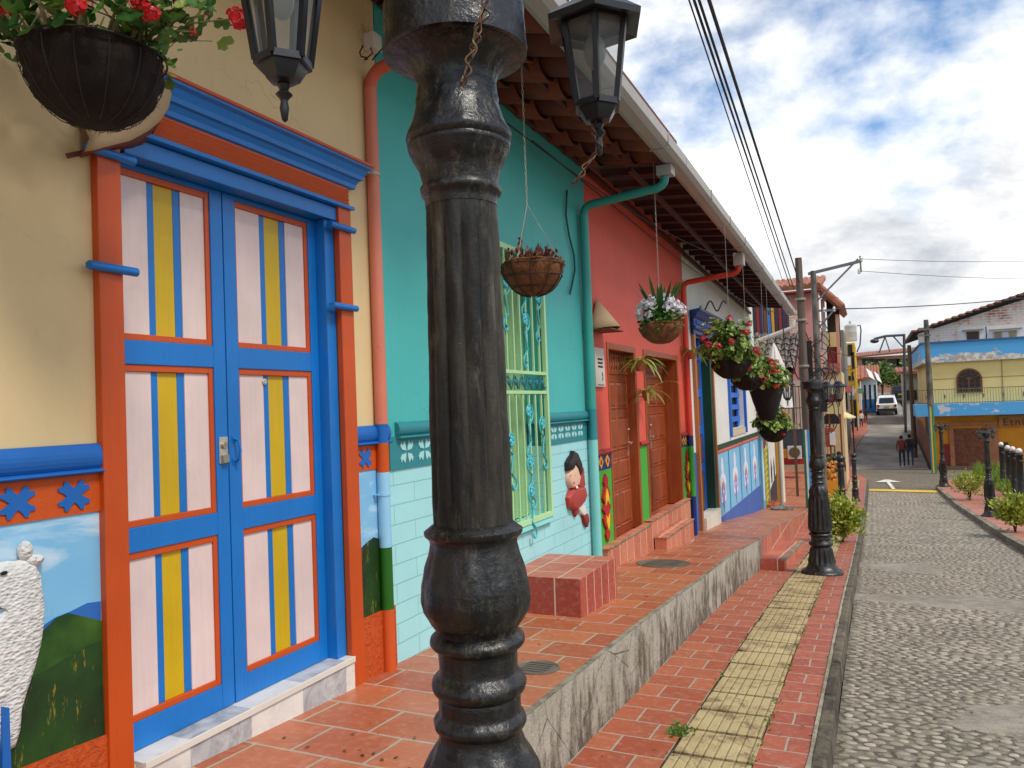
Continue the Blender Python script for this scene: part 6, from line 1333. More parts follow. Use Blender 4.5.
# shop signs and stalls under the pink house, left pavement
for (x, y, w_, h, Y, c_, nm, lab) in ((832, 398, 14, 9, 33, '#7d2f3a', 'shop_sign', 'dark red sign board above the stall beyond the lamp post'), (844, 400, 6, 20, 50, '#1b1a1c', 'shop_banner', 'tall black banner in front of the low cream house'), (850, 390, 8, 14, 62, '#d8c8c8', 'shop_banner', 'white banner with pale print below the yellow house'), (856, 396, 4, 14, 66, '#2e7cc0', 'shop_banner', 'narrow blue banner near the end of the left pavement'), (851, 383, 6, 6, 61, '#e0a820', 'shop_sign', 'small yellow sign below the yellow house')):
    a = ony(x-w_/2, y+h/2, Y); b_ = ony(x+w_/2, y-h/2, Y); o_ = thing(nm, (a.x, Y, a.z), lab, 'sign'); bx(o_, 'board', a.x, b_.x, Y, Y+.04, a.z, b_.z, paint(c_, .5, .2)); bx(o_, 'frame', a.x, b_.x, Y-.02, Y-.001, b_.z-.05, b_.z, paint('#6a6a66', .5))
    g = MB(); g.tube([((a.x+b_.x)/2, Y+.06, sw(Y)), ((a.x+b_.x)/2, Y+.06, a.z+.1)], .03, 6); g.build('pole', paint('#55504a', .6), o_)
o = thing('flower_stall', (-1.0, 24, sw(24)), 'small stall with orange and yellow goods behind the second bollard', 'stall')
bx(o, 'table', -1.25, -.85, 24, 24.6, sw(24), sw(24)+.8, paint('#c9861e', .6)); g = MB()
for k in range(60): g.ell((rp.uniform(-1.25, -.85), rp.uniform(24, 24.5), sw(24)+.8+rp.random()*.5), (.05,.05,.06), 6, 4)
g.build('goods', leafm('goods', '#b8401c', '#e8b020', '#d8d0c8'), o)
o = thing('clay_planter', (-2.0, 48, sw(48)), 'large terracotta planter with dark foliage beside the child in white', 'planter'); g = MB(); g.lathe((-2.0, 48, sw(48)), [(.25, 0), (.38, .6), (.4, .7), (.3, .7), (.001, .6)], 16); g.build('pot', TC, o); g = MB()
for k in range(300): d = Vector((rp.gauss(0,1), rp.gauss(0,1), rp.gauss(0,1))).normalized(); leaf_disk(g, Vector((-2.0, 48, sw(48)+1.1))+d*.5*rp.random(), d, .1, 4)
g.build('foliage', leafm('dark_leaf', '#1e3514', '#4a6a2c'), o)

# ------------------------------------------------------------------ corner building on the right
Y = 46; xl = 2.90; XR = 13.0
OCH, YL, BLU = paint('#c8841e', .7, .1), paint('#e0c985', .7, .05), paint('#4fa3dc', .6, .06)
o = thing('corner_building', (xl, Y, sw(Y)), 'corner building with ochre ground floor, pale yellow upper floor and sky blue bands', 'building')
t = NT('peeling_blue_paint'); nn = t.noise(1.1, 7, .65, t.pos(1, 1, 2.2)); sp = t.n('ShaderNodeSeparateXYZ'); t.l(t.geo.outputs['Position'], sp.inputs[0])
f = t.math('ADD', nn, t.math('MULTIPLY', t.math('SUBTRACT', 3.50, sp.outputs[2]), .55)); PEEL = t.fin(t.mix(t.ramp(f, .52, .56), lin('#4fa3dc'), t.mix(t.ramp(t.noise(6, 5), .4, .6), lin('#a59c92'), lin('#ddd8d0'))), .7)
t = NT('peeling_blue_slab'); nn = t.noise(1.0, 6, .6, t.pos(1, 1, 1.5)); PEEL2 = t.fin(t.mix(t.ramp(nn, .56, .60), lin('#4fa3dc'), lin('#c3c9cf')), .7)
bx(o, 'ground_floor', xl, XR, Y, Y+12, -2.9, .42, OCH); bx(o, 'upper_floor', xl, XR, Y, Y+12, 1.03, 3.19, YL); bx(o, 'parapet', xl-.35, XR, Y-.25, Y+12, 3.19, 4.20, PEEL); bx(o, 'parapet_cap', xl-.42, XR, Y-.32, Y+12, 4.20, 4.28, paint('#2f5f8f', .6))
bx(o, 'balcony_slab', xl-.8, XR, Y-1.0, Y+2, .42, 1.03, PEEL2)
bx(o, 'dark_side', xl-.03, xl-.001, Y+1.2, Y+6, -2.4, .40, paint('#4a4440', .8))
# arched window
def W(x, y): p = ony(x, y, Y); return (p.x, p.z)
wx0, wx1, wz0, wz1 = 4.07, 5.23, 1.57, 2.82; zc = wz1-(wx1-wx0)/2
pts = [(wx0, wz0), (wx1, wz0)]+[((wx0+wx1)/2+(wx1-wx0)/2*math.cos(a), zc+(wx1-wx0)/2*math.sin(a)) for a in [math.pi*k/14 for k in range(15)]]
g = MB(); g.facpoly(pts, Y-.06, Y-.001); wn_ = g.build('arched_window', stainwood('#5c2f14', '#7d4420'), o)
g = MB()
for i in range(2):
    for j in range(3):
        for q in range(2): x = wx0+.08+i*.53+q*.24; z = wz0+.08+j*.21; g.box(x, x+.20, Y-.075, Y-.061, z, z+.18)
for k in range(7):
    a0 = math.pi*(k+.12)/7; a1 = math.pi*(k+.88)/7; c_ = (wx0+wx1)/2; g.facpoly([(c_+.14*math.cos(a0), zc+.14*math.sin(a0)), (c_+.5*math.cos(a0), zc+.5*math.sin(a0)), (c_+.5*math.cos(a1), zc+.5*math.sin(a1)), (c_+.14*math.cos(a1), zc+.14*math.sin(a1))], Y-.075, Y-.061)
g.build('pane', paint('#1d1512', .25), wn_)
# railing
g = MB(); 
for k in range(86): x = xl-.7+k*.12; g.box(x-.008, x+.008, Y-.97, Y-.955, 1.03, 1.78)
for z in (1.06, 1.76): g.box(xl-.75, XR, Y-.975, Y-.95, z, z+.035)
for k in range(12):
    x = xl-.3+k*.85
    for q in range(4): g.box(x-.05+.02*q, x-.03+.02*q, Y-.98, Y-.95, 1.25+.04*q, 1.55-.03*q)
g.build('railing', paint('#6d675c', .5), o)
for z in (2.32,): g = MB(); g.box(xl, XR, Y-.02, Y-.002, z, z+.012); g.build('cable', paint('#3a3634', .5), o)
g = MB(); g.box(6.1, 6.13, Y-.03, Y-.002, 1.03, 3.19); g.build('downpipe', paint('#8a8060', .5), o)
# garage door with stone surround, sign, red doors
x0, x1 = 3.66, 5.42; zb, ztp = sw(Y)-.05, -.12
t = NT('carved_brown_door'); nn = t.noise(6, 6, .7); gdm = t.fin(t.mix(t.ramp(nn, .35, .65), lin('#4f2412'), lin('#83482a')), .6, t.bump(nn, .6, .03))
d = bx(o, 'garage_door', x0+.15, x1-.1, Y-.05, Y-.001, zb, ztp-.15, gdm)
stn = paint('#a06a4c', .7, .25, .6, 12, .3); g = MB(); g.box(x0-.05, x0+.15, Y-.12, Y-.051, zb, ztp); g.box(x1-.1, x1+.35, Y-.12, Y-.051, zb, ztp); g.box(x0-.05, x1+.35, Y-.14, Y-.052, ztp+.001, ztp+.16); g.build('stone_surround', stn, o)
bx(o, 'red_door', xl+.35, xl+.68, Y-.04, Y-.001, zb, zb+1.25, paint('#7d1e20', .5)); bx(o, 'dark_door', 5.8, 6.2, Y-.04, Y-.001, zb, zb+1.3, paint('#3a2420', .5))
bx(o, 'kerb_line', xl, 6.0, Y-.3, Y-.15, zb-.1, zb+.12, paint('#6b5a4a', .8))
# sign with lettering
sg = thing('shop_sign', (6.6, Y-.1, .1), 'brown shop sign reading Etni on the ochre wall at the right edge', 'sign')
pa, pb = ony(999, 427, Y-.15), ony(1030, 415, Y-.15); bx(sg, 'board', pa.x, pb.x, Y-.12, Y-.03, pa.z, pb.z, paint('#a5703c', .6))
fc = bpy.data.curves.new('lettering', 'FONT'); fc.body = 'Etni'; fc.size = .52; fc.extrude = .01; fc.space_character = 1.15; to = bpy.data.objects.new('tmp', fc); col.objects.link(to); bpy.context.view_layer.update()
me = bpy.data.meshes.new_from_object(to.evaluated_get(bpy.context.evaluated_depsgraph_get())); bpy.data.objects.remove(to)
lo = bpy.data.objects.new('lettering', me); col.objects.link(lo); me.transform(Matrix.Rotation(R(90), 4, 'X')); pt_ = ony(1003, 425.5, Y-.14); me.transform(Matrix.Translation(pt_-Vector((6.6, Y-.1, .1)))); me.materials.clear(); me.materials.append(paint('#5e2c14', .5)); lo.parent = sg
# brick gable behind the parapet
t = NT('whitewashed_brick'); sp = t.n('ShaderNodeSeparateXYZ'); t.l(t.geo.outputs['Position'], sp.inputs[0]); cb = t.n('ShaderNodeCombineXYZ'); t.l(sp.outputs[0], cb.inputs[0]); t.l(sp.outputs[2], cb.inputs[1]); b = t.n('ShaderNodeTexBrick'); t.l(cb.outputs[0], b.inputs['Vector'])
b.inputs['Scale'].default_value = 1; b.inputs['Brick Width'].default_value = .4; b.inputs['Row Height'].default_value = .14; b.inputs['Mortar Size'].default_value = .02; b.inputs['Color1'].default_value = (*lin('#a05a44'), 1); b.inputs['Color2'].default_value = (*lin('#b98672'), 1); b.inputs['Mortar'].default_value = (*lin('#cfc6ba'), 1)
nn = t.noise(1.3, 7, .7); WB = t.fin(t.mix(t.ramp(nn, .50, .62), t.mix(.22, lin('#d8cfc4'), b.outputs[0]), b.outputs[0]), .8, t.bump(b.outputs[1], -.4, .01))
gb = thing('brick_gable_house', (5, Y+1.5, 4.2), 'whitewashed brick gable with a dark sloping roof edge above the blue parapet', 'house')
YG = Y+1.5; P0 = ony(914, 334, YG); P1_ = ony(1024, 297, YG); sl = (P1_.z-P0.z)/(P1_.x-P0.x); XE = 13.5
g = MB(); g.facpoly([(P0.x+.2, 3.6), (XE, 3.6), (XE, P0.z+sl*(XE-P0.x)-.2), (P0.x+.2, P0.z)], YG, YG+.3); g.build('brick_wall', WB, gb)
g = MB(); g.facpoly([(P0.x-.1, P0.z-.02), (P0.x-.1, P0.z+.12), (XE, P0.z+sl*(XE-P0.x)+.32), (XE, P0.z+sl*(XE-P0.x)+.1)], YG-.35, YG+9); g.build('roof', paint('#3b302b', .8), gb)
g = MB()
for k in range(34): x = P0.x+k*.33; z = P0.z+.12+sl*(x-P0.x)*1.02; g.bar((x, YG-.42, z+.02), (x, YG+9, z+.02), .26, .09)
g.build('roof_tile_edge', CLAY2, gb)
pl = paint('#d9d4cc', .7)
def gw(x0, x1, y0, y1, c_, panes):
    a = ony(x0, y1, YG-.05); b_ = ony(x1, y0, YG-.05); f_ = bx(gb, 'window', a.x, b_.x, YG-.06, YG-.01, a.z, b_.z, paint(c_, .5))
    n_ = len(panes); 
    for k, pc in enumerate(panes): x = a.x+.06+(b_.x-a.x-.06)*k/n_; bx(f_, 'pane', x, x+(b_.x-a.x-.06)/n_-.06, YG-.08, YG-.061, a.z+.05, b_.z-.05, paint(pc, .4))
    bx(gb, 'window_plaster', a.x-.35, b_.x+.35, YG-.009, YG-.001, a.z-.3, b_.z+.3, pl); bx(gb, 'window_hood', a.x-.2, b_.x+.2, YG-.3, YG-.061, b_.z+.05, b_.z+.1, paint('#8a8580', .7))
gw(967, 979, 331, 343, '#6a3a24', ('#3a1c14',)); gw(994, 1017, 330, 341, '#b9a68a', ('#8a7a5c', '#cfcac0', '#9a8a6a'))

# far things at the end of the street
TRK = paint('#4a3a2c', .9)
def tree(loc, h, r, label, n=1400, mat=None):
    o = thing('tree', loc, label, 'tree', 'trees at the far end of the street'); c = Vector(loc); g = MB(); s = MB(); s.tube([c-Vector((0,0,.3)), c+Vector((.1, 0, h*.35)), c+Vector((.0, .1, h*.7))], [h*.035, h*.028, h*.012], 8)
    cl = [Vector((rp.gauss(0, r*.45), rp.gauss(0, r*.45), h*rp.uniform(.5, .95))) for _ in range(9)]
    for q in cl: s.tube([c+Vector((0, 0, h*.4)), c+q*.8, c+q], [h*.015, h*.01, h*.004], 5)
    for k in range(n):
        q = rp.choice(cl); d = Vector((rp.gauss(0,1), rp.gauss(0,1), rp.gauss(0,.7)))*r*.27; pointed(g, c+q+d, (rp.gauss(0,1), rp.gauss(0,1), rp.gauss(0,1)), rp.uniform(.25, .5), .13)
    s.build('trunk', TRK, o); g.build('crown', mat or leafm('far_leaf', '#2a4618', '#6a8438', '#98a858'), o); return o
tree((3.2, 92, sw(92)), 3.9, 1.9, 'pale green tree at the far end left of the blue parapet'); tree((1.2, 96, sw(96)), 3.4, 1.8, 'dark green tree at the far end behind the white awnings'); tree((4.8, 86, sw(86)), 3.6, 1.4, 'small tree low beside the dark pole at the far end')
Y = 112
o = thing('brick_house', (3, Y, sw(Y)), 'large orange brick house with red clay roofs closing the street', 'house')
br = tiles('orange_brick', '#a0583c', '#b87050', '#c9b09a', .4, .14, .02, 'XZ', dirt=.2); za = lambda py: ony(885, py, Y).z
bx(o, 'wall', -6, 9, Y, Y+10, 0, za(356), br); tileroof(o, [(-6.5, Y-1, za(357)), (6, Y-1, za(353)), (6, Y+6, za(347)), (-6.5, Y+6, za(351))])
for px in (868, 880, 893, 903): a = ony(px, 364, Y-.1); bx(o, 'window', a.x-.7, a.x+.7, Y-.06, Y-.001, a.z-.5, a.z+.7, WDK)
bx(o, 'canopy', ony(876, 370, Y).x, ony(896, 370, Y).x, Y-1.5, Y-.1, za(371), za(369.5), paint('#c9772a', .6))
o = thing('grey_wall_house', (3, 66, sw(66)), 'pale grey house with narrow dark windows behind the dark pole on the right', 'house')
a = ony(905, 400, 66).x; b_ = ony(935, 400, 66).x; bx(o, 'wall', a, b_+2, 66, 72, sw(66)-1, ony(915, 372, 66).z, paint('#9a9792', .7)); bx(o, 'lower_wall', a, b_+2, 65.9, 65.999, sw(66)-1, ony(915, 404, 66).z, paint('#c2bfba', .7))
for k in range(4): x = ony(906+k*3, 400, 65.9).x; bx(o, 'window', x, x+.18, 65.86, 65.899, ony(910, 400, 65.9).z, ony(910, 390, 65.9).z, WDK)
tileroof(o, [(a-.5, 65.2, ony(915, 372, 66).z), (b_+2, 65.2, ony(915, 372, 66).z), (b_+2, 70, ony(915, 366, 66).z), (a-.5, 70, ony(915, 366, 66).z)])
# wall on the right of the far road
o = thing('roadside_wall', (2.9, 54, sw(54)), 'low brown wall along the right side of the rising road', 'wall'); g = MB(); ysr = fr(47, 62, 1.5); vs = []
for y in ysr: vs += [(2.75, y, sw(y)-.3), (2.75, y, sw(y)+1.15), (3.0, y, sw(y)+1.15), (3.0, y, sw(y)-.3)]
g.add(vs, [(4*i+k, 4*i+(k+1) % 4, 4*i+4+(k+1) % 4, 4*i+4+k) for i in range(len(ysr)-1) for k in range(4)]+[(3,2,1,0)]); g.build('wall', paint('#7d5040', .8, .2), o)

# ------------------------------------------------------------------ fence of dark posts with white balls
o = thing('fence', (5, 30, sw(30)), 'dark fence with white ball finials on its posts above the grass bank', 'fence')
fp = []
for (x, y) in ((1001, 447), (1007, 448.5), (1012, 450), (1018.5, 451.5), (1027, 453)):
    pass
for k, (px, py, Y) in enumerate(((1001, 445, 34.5), (1007.5, 448.5, 31), (1012.5, 450, 29), (1019, 452, 27), (1028, 455, 25))):
    p = ony(px, py, Y); g = MB(); zb = sw(Y)-.1; g.lathe((p.x, Y, zb), [(.12, 0), (.12, .1), (.09, .14), (.085, p.z-zb-.12), (.12, p.z-zb-.08), (.05, p.z-zb-.02)], 12); pp = g.build('post', metal('#1c1b1d', .5), o); g = MB(); g.ell(p+Vector((0,0,.03)), (.085,)*3, 12, 8); g.build('ball_finial', paint('#e2ded6', .4), pp); fp.append((p, zb))
g = MB()
for (p, a), (q, b_) in zip(fp, fp[1:]):
    for f in (.85, .45): g.bar((p.x, p.y, a+(p.z-a)*f), (q.x, q.y, b_+(q.z-b_)*f), .04, .05)
g.build('rail', metal('#1c1b1d', .5), o)

# ------------------------------------------------------------------ vehicles
TY = paint('#15151a', .8); WHT = metal('#d8dadc', .25, bump=.02); GLS = metal('#1a2328', .12, bump=.02)
def car(x, y, label, body, w_=1.55, h=1.62, dark=False):
    z = sw(y)-.12; o = thing('parked_car', (x, y, z), label, 'car'); P = Vector((x, y, z)); hw = w_/2
    sl_ = (sw(y+3.5)-sw(y))/3.5
    def Z(v): return [(x+p[0], y+p[1], z+p[2]+p[1]*sl_) for p in v]
    prof = [(0, .38), (-.02, .95), (.10, 1.0), (.42, h-.06), (.55, h), (2.4, h-.02), (3.0, 1.05), (3.9, .92), (3.98, .38)]
    g = MB(); n_ = len(prof); vs = []
    for s, ins in ((-1, .0), (-1, .06), (1, .06), (1, .0)):
        pass
    rows = []
    for s in (-hw, -hw+.05, hw-.05, hw):
        rows.append([(s*(.84 if pz > 1.1 else 1.0), py+(.04 if abs(s) == hw else 0), pz-(.03 if abs(s) == hw and pz > 1.1 else 0)) for py, pz in prof])
    vs = [p for r_ in rows for p in r_]
    fs = [(i*n_+k, (i+1)*n_+k, (i+1)*n_+k+1, i*n_+k+1) for i in range(3) for k in range(n_-1)]+[tuple(range(n_)), tuple(range(3*n_, 4*n_))[::-1]]+[(n_-1, 0, n_, 2*n_-1), (2*n_-1, n_, 2*n_, 3*n_-1), (3*n_-1, 2*n_, 3*n_, 4*n_-1)]
    g.add(Z(vs), fs); bd = g.build('body', body, o, .02)
    g = MB(); g.add(Z([(-hw*.72, .10, 1.06), (hw*.72, .10, 1.06), (hw*.66, .365, h-.14), (-hw*.66, .365, h-.14)]), [(0,1,2,3)]); 
    for s in (-1, 1): g.add(Z([(s*(hw*.862+.0), .65, 1.12), (s*(hw*.862), 2.55, 1.12), (s*(hw*.845), 2.2, h-.12), (s*(hw*.845), .72, h-.12)]), [(0,1,2,3)])
    for i, v in enumerate(g.v): g.v[i] = (v[0], v[1]-(.02 if i < 4 else 0), v[2])
    g.build('rear_window', GLS, bd)
    for s in (-1, 1): g = MB(); g.add([], []); q = Z([(s*hw*.82, -.03, .82)])[0]; g.box(q[0]-.09, q[0]+.09, q[1]-.02, q[1]+.03, q[2]-.1, q[2]+.12); g.build('tail_light', paint('#8f1c18', .3), bd)
    q = Z([(0, -.06, .5)])[0]; g = MB(); g.box(q[0]-hw*.97, q[0]+hw*.97, q[1]-.06, q[1]+.08, q[2]-.14, q[2]+.10); g.build('bumper', paint('#2a2a2c', .5), bd)
    q = Z([(0, -.04, .78)])[0]; g = MB(); g.box(q[0]-.2, q[0]+.2, q[1]-.01, q[1]+.01, q[2]-.07, q[2]+.07); g.build('number_plate', paint('#c8b050', .5), bd)
    g = MB(); 
    for s in (-1, 1): g.bar(Z([(s*hw*.7, .7, h+.04)])[0], Z([(s*hw*.7, 2.2, h+.04)])[0], .04, .04)
    for yy in (.9, 2.0): g.bar(Z([(-hw*.74, yy, h+.07)])[0], Z([(hw*.74, yy, h+.07)])[0], .05, .03)
    g.build('roof_rack', paint('#3a3a3c', .4), bd)
    for s in (-1, 1):
        for yy in (.75, 3.1):
            c_ = Vector(Z([(s*(hw-.1), yy, .32)])[0]); g = MB(); vs = []; 
            for xx in (-.1, .1):
                for k in range(16): a_ = 2*math.pi*k/16; vs.append(c_+Vector((xx, .32*math.cos(a_), .32*math.sin(a_))))
            g.add(vs, [(k, (k+1) % 16, 16+(k+1) % 16, 16+k) for k in range(16)]+[tuple(range(16))[::-1], tuple(range(16, 32))]); wh = g.build('wheel', TY, o)
            g = MB(); vs = [c_+Vector((s*.102, .18*math.cos(2*math.pi*k/12), .18*math.sin(2*math.pi*k/12))) for k in range(12)]; g.add(vs, [tuple(range(12)) if s > 0 else tuple(range(12))[::-1]]); g.build('rim', metal('#9a9a9a', .3), wh)
    return o
p = ong(887, 415.5); car(p.x+.02, p.y, 'white hatchback with roof rack parked on the rising road, seen from behind', WHT, 1.62)
p = ong(900, 402); car(p.x+.05, p.y, 'dark car parked on the right beyond the white hatchback', metal('#16171a', .3, bump=.02), 1.55)

# ------------------------------------------------------------------ people
def person(x, y, h, label, top, legs, skin='#8d5f45', hair='#1a1412', face=0, bag=None, stride=.12, arm=.0):
    z = sw(y)-.11; s = h/1.7; o = thing('person', (x, y, z), label, 'person', None)
    J = {'pel': (0, 0, .95), 'ch': (0, 0, 1.25), 'nk': (0, 0, 1.44), 'hd': (0, .01, 1.54), 'tp': (0, 0, 1.66)}
    me = bpy.data.meshes.new('body'); V = []; E_ = []; Rr = []
    def v(p, r): V.append((p[0]*s, p[1]*s, p[2]*s)); Rr.append(r*s); return len(V)-1
    pel = v((0, 0, .95), .14); wa = v((0, 0, 1.10), .125); ch = v((0, 0, 1.30), .15); nk = v((0, 0, 1.43), .055); hd = v((0, .01, 1.54), .088); tp = v((0, 0, 1.63), .07)
    E_ += [(pel, wa), (wa, ch), (ch, nk), (nk, hd), (hd, tp)]
    for sd_ in (-1, 1):
        hp = v((sd_*.09, 0, .88), .085); kn = v((sd_*.10, sd_*stride*.5, .48), .058); an = v((sd_*.10, sd_*stride, .09), .038); to_ = v((sd_*.11, sd_*stride+.13, .04), .035); E_ += [(pel, hp), (hp, kn), (kn, an), (an, to_)]
        sh = v((sd_*.17, 0, 1.36), .06); el = v((sd_*.23, -.02+arm*.1, 1.10), .042); wr_ = v((sd_*.22, .06+arm*.2, .88+arm*.3), .03); hn = v((sd_*.21, .09+arm*.2, .80+arm*.3), .032); E_ += [(ch, sh), (sh, el), (el, wr_), (wr_, hn)]
    me.from_pydata(V, E_, []); ob = bpy.data.objects.new('body', me); col.objects.link(ob); m = ob.modifiers.new('skin', 'SKIN'); ob.modifiers.new('sub', 'SUBSURF').levels = 1
    for i, r_ in enumerate(Rr): me.skin_vertices[0].data[i].radius = (r_, r_*.8 if i < 3 else r_)
    me.skin_vertices[0].data[0].use_root = True
    bpy.context.view_layer.update(); m2 = bpy.data.meshes.new_from_object(ob.evaluated_get(bpy.context.evaluated_depsgraph_get())); bpy.data.objects.remove(ob)
    m2.materials.clear()
    for c_ in (skin, top, legs, '#141414'): m2.materials.append(paint(c_, .8, .08))
    for p in m2.polygons:
        c_ = p.center/s; p.use_smooth = True; ax = abs(c_.x)
        p.material_index = 0 if c_.z > 1.42 else (3 if c_.z < .09 else (0 if (ax > .17 and c_.z < .92 and c_.z > .7) else (1 if c_.z > .93 else 2)))
    b = bpy.data.objects.new('body', m2); col.objects.link(b); b.parent = o
    g = MB(); g.ell((0, -.012*s, 1.585*s), (.098*s, .10*s, .105*s), 12, 8); hb = g.build('hair', paint(hair, .7)); hb.parent = o
    g = MB(); g.ell((0, .10*s, 1.545*s), (.014*s, .02*s, .02*s), 6, 4); nb = g.build('nose', paint(skin, .7)); nb.parent = o
    if bag:
        g = MB(); g.ell((bag[1]*s, -.1*s, bag[2]*s), (.16*s, .10*s, .2*s), 10, 8); q = g.build('bag', paint(bag[0], .7)); q.parent = o
    o.rotation_euler = (0, 0, face); return o
pa = ong(903, 467); pb = ong(911, 466.5)
person(pa.x-.02, pa.y, 1.72, 'person in a dark red patterned jacket and jeans walking away up the road', '#6a2c28', '#1c2338', stride=.10)
person(pb.x+.0, pa.y+.3, 1.74, 'person in dark navy carrying a dark bag, beside the one in the red jacket', '#1c2230', '#2a3a5c', bag=('#20222a', .22, 1.2), stride=-.12)
p = ong(861.5, 428); person(p.x, p.y, 1.3, 'child in a white shirt and dark shorts at the left edge of the far road', '#d8d6d2', '#3a3226', stride=.08)
p = ong(866, 422); person(p.x, p.y, 1.1, 'small figure in black just beyond the child in white', '#18181a', '#18181a', stride=.08)
p = ong(870, 403); person(p.x, p.y, 1.7, 'person in a pale pink shirt and dark trousers by the blue shop', '#c9b0b8', '#15151a', stride=.1)
p = ony(838, 412, 34); person(-1.28, 34, 1.6, 'person in a dark red top standing by the stall under the pink house', '#6d2430', '#2a2a34', stride=.02)
# clutter of the left pavement: hanging signs, plants by the doors, cables strung between the houses
for (px, py, Y, w_, h, c_, lab) in ((829, 385, 35, .5, .45, '#c9c2b4', 'small pale sign hanging on the side wall of the pink house'), (836, 392, 39, .45, .6, '#7a2434', 'maroon sign hanging over the door of the low cream house'), (841, 405, 51.5, .4, .9, '#b8c8d8', 'light blue poster on the grey concrete tower')):
    p = ony(px, py, Y-.2); o = thing('hanging_sign', p, lab, 'sign'); bx(o, 'board', p.x-w_/2, p.x+w_/2, Y-.25, Y-.2, p.z-h/2, p.z+h/2, paint(c_, .6, .2)); g = MB(); g.tube([(p.x, Y-.2, p.z+h/2), (p.x, Y+.05, p.z+h/2+.1)], .02, 5); g.build('bracket', BLK, o)
for (px, py, Y, lab) in ((829, 425, 33, 'potted bush standing by the pink house wall beyond the bollards'), (841, 428, 46, 'potted bush standing before the grey tower')):
    p = ony(px, py, Y); zg = sw(Y); o = thing('potted_plant', (p.x, Y, zg), lab, 'potted plant'); g = MB(); g.lathe((p.x, Y, zg), [(.2, 0), (.3, .5), (.32, .55), (.001, .5)], 12); g.build('pot', TC, o); g = MB()
    for k in range(260): d = Vector((rp.gauss(0,1), rp.gauss(0,1), rp.gauss(0,1))).normalized(); leaf_disk(g, Vector((p.x, Y, zg+.95))+Vector((d.x*.4, d.y*.4, d.z*.5))*rp.random()**.5, d, .09, 4)
    g.build('foliage', leafm('dark_leaf', '#1e3514', '#4a6a2c'), o)
for k, (a, b_) in enumerate((((806, 372, 26), (846, 388, 48)), ((806, 380, 26), (840, 398, 40)), ((805, 330, 19.6), (830, 375, 34)), ((804, 345, 19.6), (814, 392, 26)), ((790, 352, 18.4), (803, 372, 19.6)), ((813, 345, 26), (880, 352, 60)), ((816, 355, 26), (858, 366, 50)))):
    A, B = ony(*a), ony(*b_); cable([A, B], ('slack dark cable strung between the wooden pole and the houses beyond', 'slack dark cable strung from the grey pole over the left pavement')[k not in (2, 3, 4)], .014, .35)
# thin stay wires under the eaves
for k, (y0, y1, dz) in enumerate(((4.0, 11.0, -.18), (5.5, 17.5, -.30))):
    g = MB(); pts = []
    for i in range(30): f = i/29; pts.append((-2.3+.5*f*(1+k*.3), y0+(y1-y0)*f, gz(y0+(y1-y0)*f)+dz*math.sin(f*math.pi)-.02))
    g.tube(pts, .006, 5); o_ = g.build('eaves_cable', CBL); tag(origin(o_, pts[0]), ('dark cable slung under the eaves from the teal to the red house', 'dark cable slung under the eaves from the teal to the white house')[k], 'cable')
# stall under the pink house
o = thing('market_stall', (-1.6, 31, sw(31)), 'street stall with a pale yellow board, black arch and orange counter behind the lamp post', 'stall')
def pb2(nm, x0, y0, x1, y1, Y, d, m): a = ony(x0, y1, Y); c_ = ony(x1, y0, Y); return bx(o, nm, a.x, c_.x, Y, Y+d, a.z, c_.z, m)
pb2('yellow_board', 827, 405, 841, 414, 31, .05, paint('#d2c48a', .7)); pb2('counter', 822, 428, 833, 447, 31.2, .8, paint('#b5623a', .6)); pb2('white_panel', 830, 432, 835, 445, 31.0, .1, paint('#d4d4d2', .6))
p = ony(831, 424, 31.3); g = MB(); g.facpoly([(p.x+.33*math.cos(q), p.z+.42*math.sin(q)) for q in [math.pi*k/12 for k in range(13)]], 31.3, 31.4); g.build('black_arch', paint('#232628', .6), o)
g = MB(); a = ony(840, 414, 31.1); g.box(a.x-.03, a.x+.03, 31.06, 31.12, sw(31), a.z); a = ony(829, 414, 31.1); g.box(a.x-.03, a.x+.03, 31.06, 31.12, sw(31), a.z); g.build('uprights', paint('#7a3a2a', .6), o)
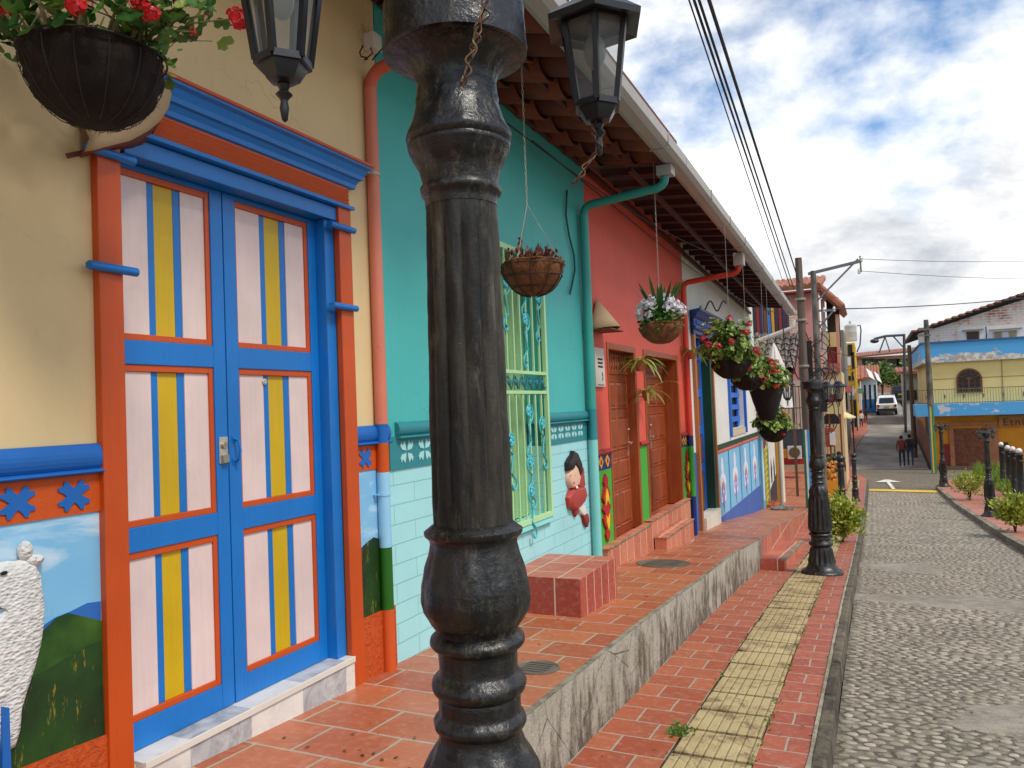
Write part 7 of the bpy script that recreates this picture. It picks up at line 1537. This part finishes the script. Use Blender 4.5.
# more of the far left row: awnings, pergola posts and shop goods seen edge on
for k, (px, py, Y, w_, d_, c_, lab) in enumerate(((844, 392, 50, .9, .9, '#8a3a34', 'dark red awning over the pavement by the grey concrete tower'), (850, 400, 62, .9, .8, '#5d5348', 'brown lean-to awning below the yellow house'), (858, 393, 67.5, .9, .9, '#3f5a4a', 'green awning of the small white shop'))):
    p = ony(px, py, Y); o = thing('shop_awning', p, lab, 'awning'); g = MB(); g.add([(p.x-w_, Y, p.z+.35), (p.x+w_*.4, Y, p.z+.35), (p.x+w_*.5, Y-d_, p.z), (p.x-w_, Y-d_, p.z), (p.x-w_, Y, p.z+.31), (p.x+w_*.4, Y, p.z+.31), (p.x+w_*.5, Y-d_, p.z-.04), (p.x-w_, Y-d_, p.z-.04)], [(3,2,1,0), (4,5,6,7), (0,1,5,4), (1,2,6,5), (2,3,7,6), (3,0,4,7)]); g.build('canvas', paint(c_, .8), o)
    g = MB(); g.tube([(p.x+w_*.45, Y-d_+.02, sw(Y)-.02), (p.x+w_*.45, Y-d_+.02, p.z)], .04, 6); g.build('post', paint('#4a3028', .7), o)
for (px, py, hgt, lab, tc, lc) in ((850, 448, 1.6, 'person in an orange top standing on the red pavement near the grey pole', '#b8602a', '#2a2c34'), (855, 432, 1.55, 'person in pale blue on the red pavement behind the one in orange', '#8fa6b8', '#20222a')):
    p = ong(px, py, -.02); person(p.x-.25, p.y, hgt, lab, tc, lc, stride=.03)
# fallen leaves and grit on the terrace, pavement and road
rl = random.Random(77); g = MB()
for k in range(420):
    y = 2.4+rl.random()**1.6*14; x = rl.choice((rl.uniform(-2.35, -1.45), rl.uniform(-1.4, -.36), rl.uniform(-.25, 2.1), -.24+abs(rl.gauss(0, .05)), -1.44+abs(rl.gauss(0, .04))))
    z = te(y)+.004 if x < -1.46 else (sw(y)+.012 if x < -.27 else rdz(y)+.016); r_ = rl.uniform(.004, .016); a = rl.uniform(0, 6.28); c_, s_ = math.cos(a)*r_, math.sin(a)*r_
    g.add([(x-c_, y-s_, z), (x+s_*.45, y-c_*.45, z+.003), (x+c_, y+s_, z+.001), (x-s_*.45, y+c_*.45, z+.003)], [(0, 1, 2, 3)])
struct(g.build('leaf_litter', leafm('dry_leaf', '#3a2a18', '#7a5a30', '#8f8050')), 'stuff')
